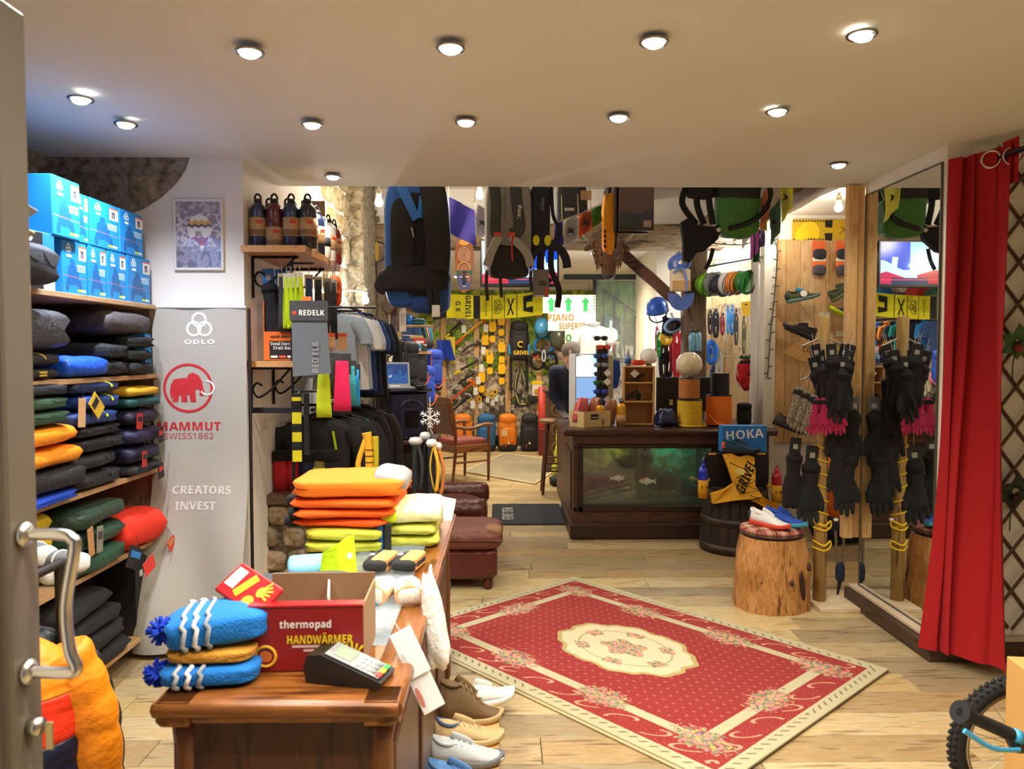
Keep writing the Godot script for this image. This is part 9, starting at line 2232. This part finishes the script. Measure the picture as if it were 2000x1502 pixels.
	part(vs,"back_panel",sl([[-0.12,0.25],[-0.06,0.262],[0.0,0.235],[0.06,0.25],[0.11,0.235],[0.09,0.14],[0.06,0.05],[0.1,-0.02],[0.18,-0.07],[0.25,-0.1],[0.27,-0.14],[0.16,-0.13],[0.06,-0.07],[0.0,-0.04],[-0.06,-0.045],[-0.14,-0.06],[-0.24,-0.09],[-0.25,-0.02],[-0.16,0.02],[-0.09,0.06],[-0.1,0.15]],0.045,Transform3D(),drape),ym)
	txt(vs,"GRIVEL",0.062,mt("17140c"),XF(V(0.01,0.11,0.026),0,0,52),0.85,"Droid Sans Bold","lettering",0.002,drape)
	for k in 4: part(vs,"lace",tb([drape.call(V(-0.09 + 0.03 * k,0.2 - 0.07 * k,0.026)),drape.call(V(0.08,0.13 - 0.055 * k,0.026)),drape.call(V(-0.07,0.1 - 0.05 * k,0.026))],0.0025,5),mt("1a1813"))
	part(vs,"price_tag",sl(ell(0.07,0.05,8),0.003,Transform3D(Basis(),V(-0.07,0.16,0.03)),drape),mt("d8c86a",0.5))
	for k in 2:
		var x: float = [-0.285,0.27][k]
		var f := flask("metal_bottle",["shiny blue bottle in a yellow sleeve at the left end of the vest","shiny red bottle in a yellow sleeve at the right end of the vest"][k],bz + V(x,ry - 0.06 - 0.04 * k,0.12),0.036,0.26,["1530c4","b01424"][k],"d89c12",Vector2(-0.02,0.5),["1530c4","b01424"][k])
		txt(f,"GRIVEL",0.022,mt("17140c"),XF(V(0.0,0.08,0.038),0,-20,0),0.7)
		part(f,"sleeve_strap",tb([V(0.0,0.13,-0.03),V(-x * 0.25,0.12,-0.02)],0.014,6,0.4),ym)
	var hb := carton("shoe_box","blue shoe box with white lettering on top of the barrel","box",bz + V(0.07,ry + 0.26,-0.08),-3,V(0.34,0.2,0.12),"2379cc")
	txt(hb,"HOKA",0.066,mt("eef2f4"),XF(V(0.0,0.135,0.0605),0,0,5),1.15)
	shoe("dark blue running shoe with coral heel lying before the blue box",bz + V(0.02,ry + 0.262,0.05),-12,0.28,["16405c","1a1c20","15181c","1c3040"],{"heel": "d8583c","toe": "1a1c20"})
	# log stool with cushion and shoes
	var sp := V(1.605,0,-4.46)
	var st := thing("log_stool","knotty tree trunk stool with cracks and branch stubs","stool",sp)
	var rings := []
	var r1 := RandomNumberGenerator.new(); r1.seed = 8
	for i in 13:
		var y := 0.42 * i / 12.0
		var ring := PackedVector3Array()
		for j in 40:
			var a := TAU * j / 40
			var w := 0.205 + 0.02 * pow(1.0 - y / 0.44,2.0) - 0.02 * smoothstep(0.3,0.44,y) + 0.008 * sin(a * 3.0 + 1.0) + 0.004 * sin(a * 11.0 + y * 4.0) - (0.01 if j in [5,13,22,31] else 0.0)
			w += 0.035 * exp(-pow((a - 2.6) * 2.4,2.0) - pow((y - 0.25) * 9.0,2.0)) + 0.03 * exp(-pow((a - 0.7) * 4.0,2.0) - pow((y - 0.26) * 14.0,2.0)) + 0.02 * exp(-pow((a - 1.35) * 5.0,2.0) - pow((y - 0.19) * 18.0,2.0))
			ring.append(V(cos(a) * w,y,sin(a) * w))
		rings.append(ring)
	var ss := nst(); loft(ss,rings)
	part(st,"trunk",ss,mt("c8904e",0.65,"bark"))
	for q in [[2.5,0.25,0.235,0.05],[0.72,0.265,0.232,0.022],[1.35,0.19,0.222,0.018]]: part(st,"knot",lt([[0,0.01],[q[3] * 0.5,0.006],[q[3],0.0],[q[3] * 1.1,-0.012]],14,Transform3D(Basis.from_euler(V(0,PI / 2 - q[0],0)) * Basis.from_euler(V(PI / 2,0,0)),V(cos(q[0]) * q[2],q[1],sin(q[0]) * q[2])),0.75,1.1),mt("4a2c18",0.8))
	for k in 16:
		var a := TAU * (k + 0.35 * sin(k * 3.0)) / 16.0 + 0.1
		var y0 := 0.05 + 0.1 * absf(sin(k * 1.7)); var pts := []
		for i in 6:
			var yy := y0 + (0.2 + 0.12 * sin(k * 2.3)) * i / 5.0
			pts.append(V(cos(a + 0.03 * sin(i * 2.0 + k)),0,sin(a + 0.03 * sin(i * 2.0 + k))) * (0.2 + 0.02 * pow(1.0 - yy / 0.44,2.0) - 0.02 * smoothstep(0.3,0.44,yy) + 0.008 * sin(a * 3.0 + 1.0)) + V(0,yy,0))
		part(st,"crack",tb(pts,[0.002,0.005,0.007,0.006,0.005,0.002],5),mt("3a2213",0.9))
	part(st,"bark_scar",pw(V(0.035,0.17,0.02),Transform3D(Basis.from_euler(V(0,PI / 2 - 0.95,0.2)),V(cos(0.95) * 0.215,0.16,sin(0.95) * 0.215)),0.9,{"noise": 0.1}),mt("3a2014",0.8))
	var cu := thing("plaid_cushion","round plaid cushion on the log stool","cushion",sp + V(0,0.421,0))
	var pla := img(96,96,func(u,v):
		var c := Color("9c3a34")
		if fmod(u * 4.0,1.0) < 0.35: c = c.lerp(Color("d8c8a8"),0.6)
		if fmod(v * 4.0,1.0) < 0.35: c = c.lerp(Color("d8c8a8"),0.6)
		if fmod(u * 4.0 + 0.4,1.0) < 0.12 or fmod(v * 4.0 + 0.4,1.0) < 0.12: c = c.lerp(Color("2a2624"),0.7)
		return c)
	var pm := printed("plaid",pla,0.95)
	pm.texture_repeat = true; pm.uv1_triplanar = true; pm.uv1_scale = Vector3(3.2,3.2,3.2)
	part(cu,"cover",pw(V(0.36,0.06,0.36),XF(V(0,0.03,0)),1.0,{"noise": 0.01,"ev": 0.6,"nu": 28}),pm)
	part(cu,"piping",tb(arc(V(0,0.012,0),V(0.175,0,0),V(0,0,0.175),0,360,30),0.006,6),mt("2a2220"))
	shoe("white trail shoe with orange sole on the plaid cushion",sp + V(-0.03,0.48,0.06),-52,0.27,["e6e4e2","d8482c","1c1c20","f4f2ee"],{"heel": "23232a"})
	shoe("blue trail shoe with teal and yellow toe on the plaid cushion",sp + V(0.08,0.48,0.02),-48,0.27,["1f4cae","3a9ab0","14204a","1c3c8c"],{"toe": "3f9cb4"})
	# door mat,shoe tray,bicycle,carton
	var dm := thing("door_mat","dark grey mat with pale lettering near the armchair","mat",P(1030,1007,7.0) * V(1,0,1) + V(0.0,0.001,0))
	part(dm,"mat",bx(V(0,0.005,0),V(0.66,0.01,0.9),0.003),mt("23262c",0.95,"fab"))
	txt(dm,"FIVE TEN",0.1,mt("9a9890"),XF(V(-0.18,0.0105,0),-90,90,0),0.9)
	part(dm,"border",tb([V(-0.3,0.01,-0.42),V(0.3,0.01,-0.42),V(0.3,0.01,0.42),V(-0.3,0.01,0.42)],0.004,4,0.5,true),mt("3a3d44"))
	var ty := thing("shoe_tray","low pale wooden board carrying shoes beside the table","board",V(-0.13,0,-2.68))
	part(ty,"board",bx(V(0,0.055,0),V(0.24,0.02,0.86),0.003),mt("d0a870",0.6,"pinez"))
	for z in [-0.35,0.35]: part(ty,"foot",bx(V(0,0.022,z),V(0.22,0.044,0.04)),mt("b08a58",0.6))
	var fs := [["brown leather hiking boot at the back of the shoe board",-3.0,10,["6e5538","b8a070","17171a","8a7450"],{"boot": 0.3,"toe": "4a403c","heel": "17171a"}],["tan lace up walking shoe in front of the boot",-2.84,6,["c4a878","c8b080","3a4a6a","b89a6a"],{"collar": "4a5a7c"}],["grey and white walking shoe third on the board",-2.7,0,["b8bcc0","6e7276","4a5a72","dcdcd8"],{"toe": "d8d6d0"}],["light blue running shoe at the front of the board",-2.53,-8,["4f7fb8","d8dce4","1c2c4a","3a64a0"],{}],["white and navy shoe lying behind the brown boot",-3.15,30,["dfe4e0","e8e8e4","8a98a8","cfd4d8"],{"toe": "1f2c3c"}]]
	for q in fs: shoe(q[0],V(-0.13 + (0.06 if q[1] < -3.1 else 0.0),0.066,q[1] + 0.1),q[2],0.28,q[3],q[4])
	var bo := P(1996,1492,2.36)
	var bi := thing("bicycle","small mountain bike with knobbly tyre and blue brake lever at the right edge","bicycle",V(bo.x,0,-2.36),0)
	var R := 0.235; var wc := V(0,R,0)
	part(bi,"tyre",tb(arc(wc,V(R - 0.024,0,0),V(0,R - 0.024,0),0,360,44),0.024,12),mt("161616",0.85))
	var kn := nst()
	for k in 64:
		for j in [-1,0,1]:
			var a := TAU * (k + (0.5 if j == 0 else 0.0)) / 64
			box(kn,V(0,0,0),V(0.012,0.009,0.011),0.0,Transform3D(Basis(V(cos(a),sin(a),0),V(-sin(a),cos(a),0),V(0,0,1)),wc + V(cos(a),sin(a),0) * (R - 0.0015 * absf(j) * 4.0) + V(0,0,0.015 * j)))
	tag(part(bi,"tread_knobs",kn,mt("1a1a1a",0.85)),"","","","stuff")
	part(bi,"rim",tb(arc(wc,V(R - 0.054,0,0),V(0,R - 0.054,0),0,360,40),0.008,8),mt("b0aca4",0.3,"",0.9))
	for k in 20: part(bi,"spoke",tb([wc + V(0,0,0.015 * (1 if k % 2 else -1)),wc + V(cos(TAU * k / 20),sin(TAU * k / 20),0) * (R - 0.058)],0.0012,4),mt("c8c6c0",0.3,"",0.9))
	part(bi,"hub",lt([[0,-0.04],[0.016,-0.035],[0.016,0.035],[0,0.04]],14,XF(wc,90,0,0)),mt("3a3a3c",0.4,"",0.6))
	for z in [-0.05,0.05]: part(bi,"fork_leg",tb([wc + V(0,0,z),wc + V(0.16,0.3,z)],0.014,10),mt("1c1c1e",0.4))
	part(bi,"fork_crown",tb([wc + V(0.16,0.3,-0.06),wc + V(0.16,0.3,0.06)],0.018,10),mt("1c1c1e",0.4))
	part(bi,"frame_tube",tb([wc + V(0.16,0.29,0),wc + V(0.22,0.4,0),wc + V(0.75,0.2,0)],0.02,10),mt("2f8fc8",0.35))
	part(bi,"rear_wheel",tb(arc(wc + V(0.82,0,0),V(R - 0.024,0,0),V(0,R - 0.024,0),0,360,40),0.024,10),mt("161616",0.85))
	var h0 := P(1874,1390,1.92) - bi.position; var h1 := P(2010,1450,1.98) - bi.position
	part(bi,"handlebar",tb(curve([h0,h0.lerp(h1,0.6),h1,V(0.22,0.4 + R,0.03)],5),0.011,10),mt("1a1a1c",0.4))
	part(bi,"grip",tb([h0,h0.lerp(h1,0.08),h0.lerp(h1,0.1),h0.lerp(h1,0.72)],[0.03,0.03,0.017,0.018],14),mt("17171a",0.85))
	part(bi,"brake_lever",tb(curve([h0 + V(-0.005,-0.035,0.03),h0.lerp(h1,0.35) + V(0,-0.05,0.035),h0.lerp(h1,0.75) + V(0,-0.025,0.03)],5),0.007,8,0.6),mt("3fa4d8",0.35))
	part(bi,"brake_clamp",lt([[0.012,-0.012],[0.02,-0.012],[0.02,0.012],[0.012,0.012]],14,XF(h0.lerp(h1,0.8),0,0,70)),mt("3fa4d8",0.35))
	var cx := carton("cardboard_box","tan cardboard box with a green leaf print behind the handlebar","box",V(1.66,0.0,-2.13),-8,V(0.28,0.58,0.2),"c89a58")
	part(cx,"leaf_print",sl(ell(0.12,0.09,14),0.002,XF(V(-0.02,0.42,0.101))),mt("3f5a2c",0.7))
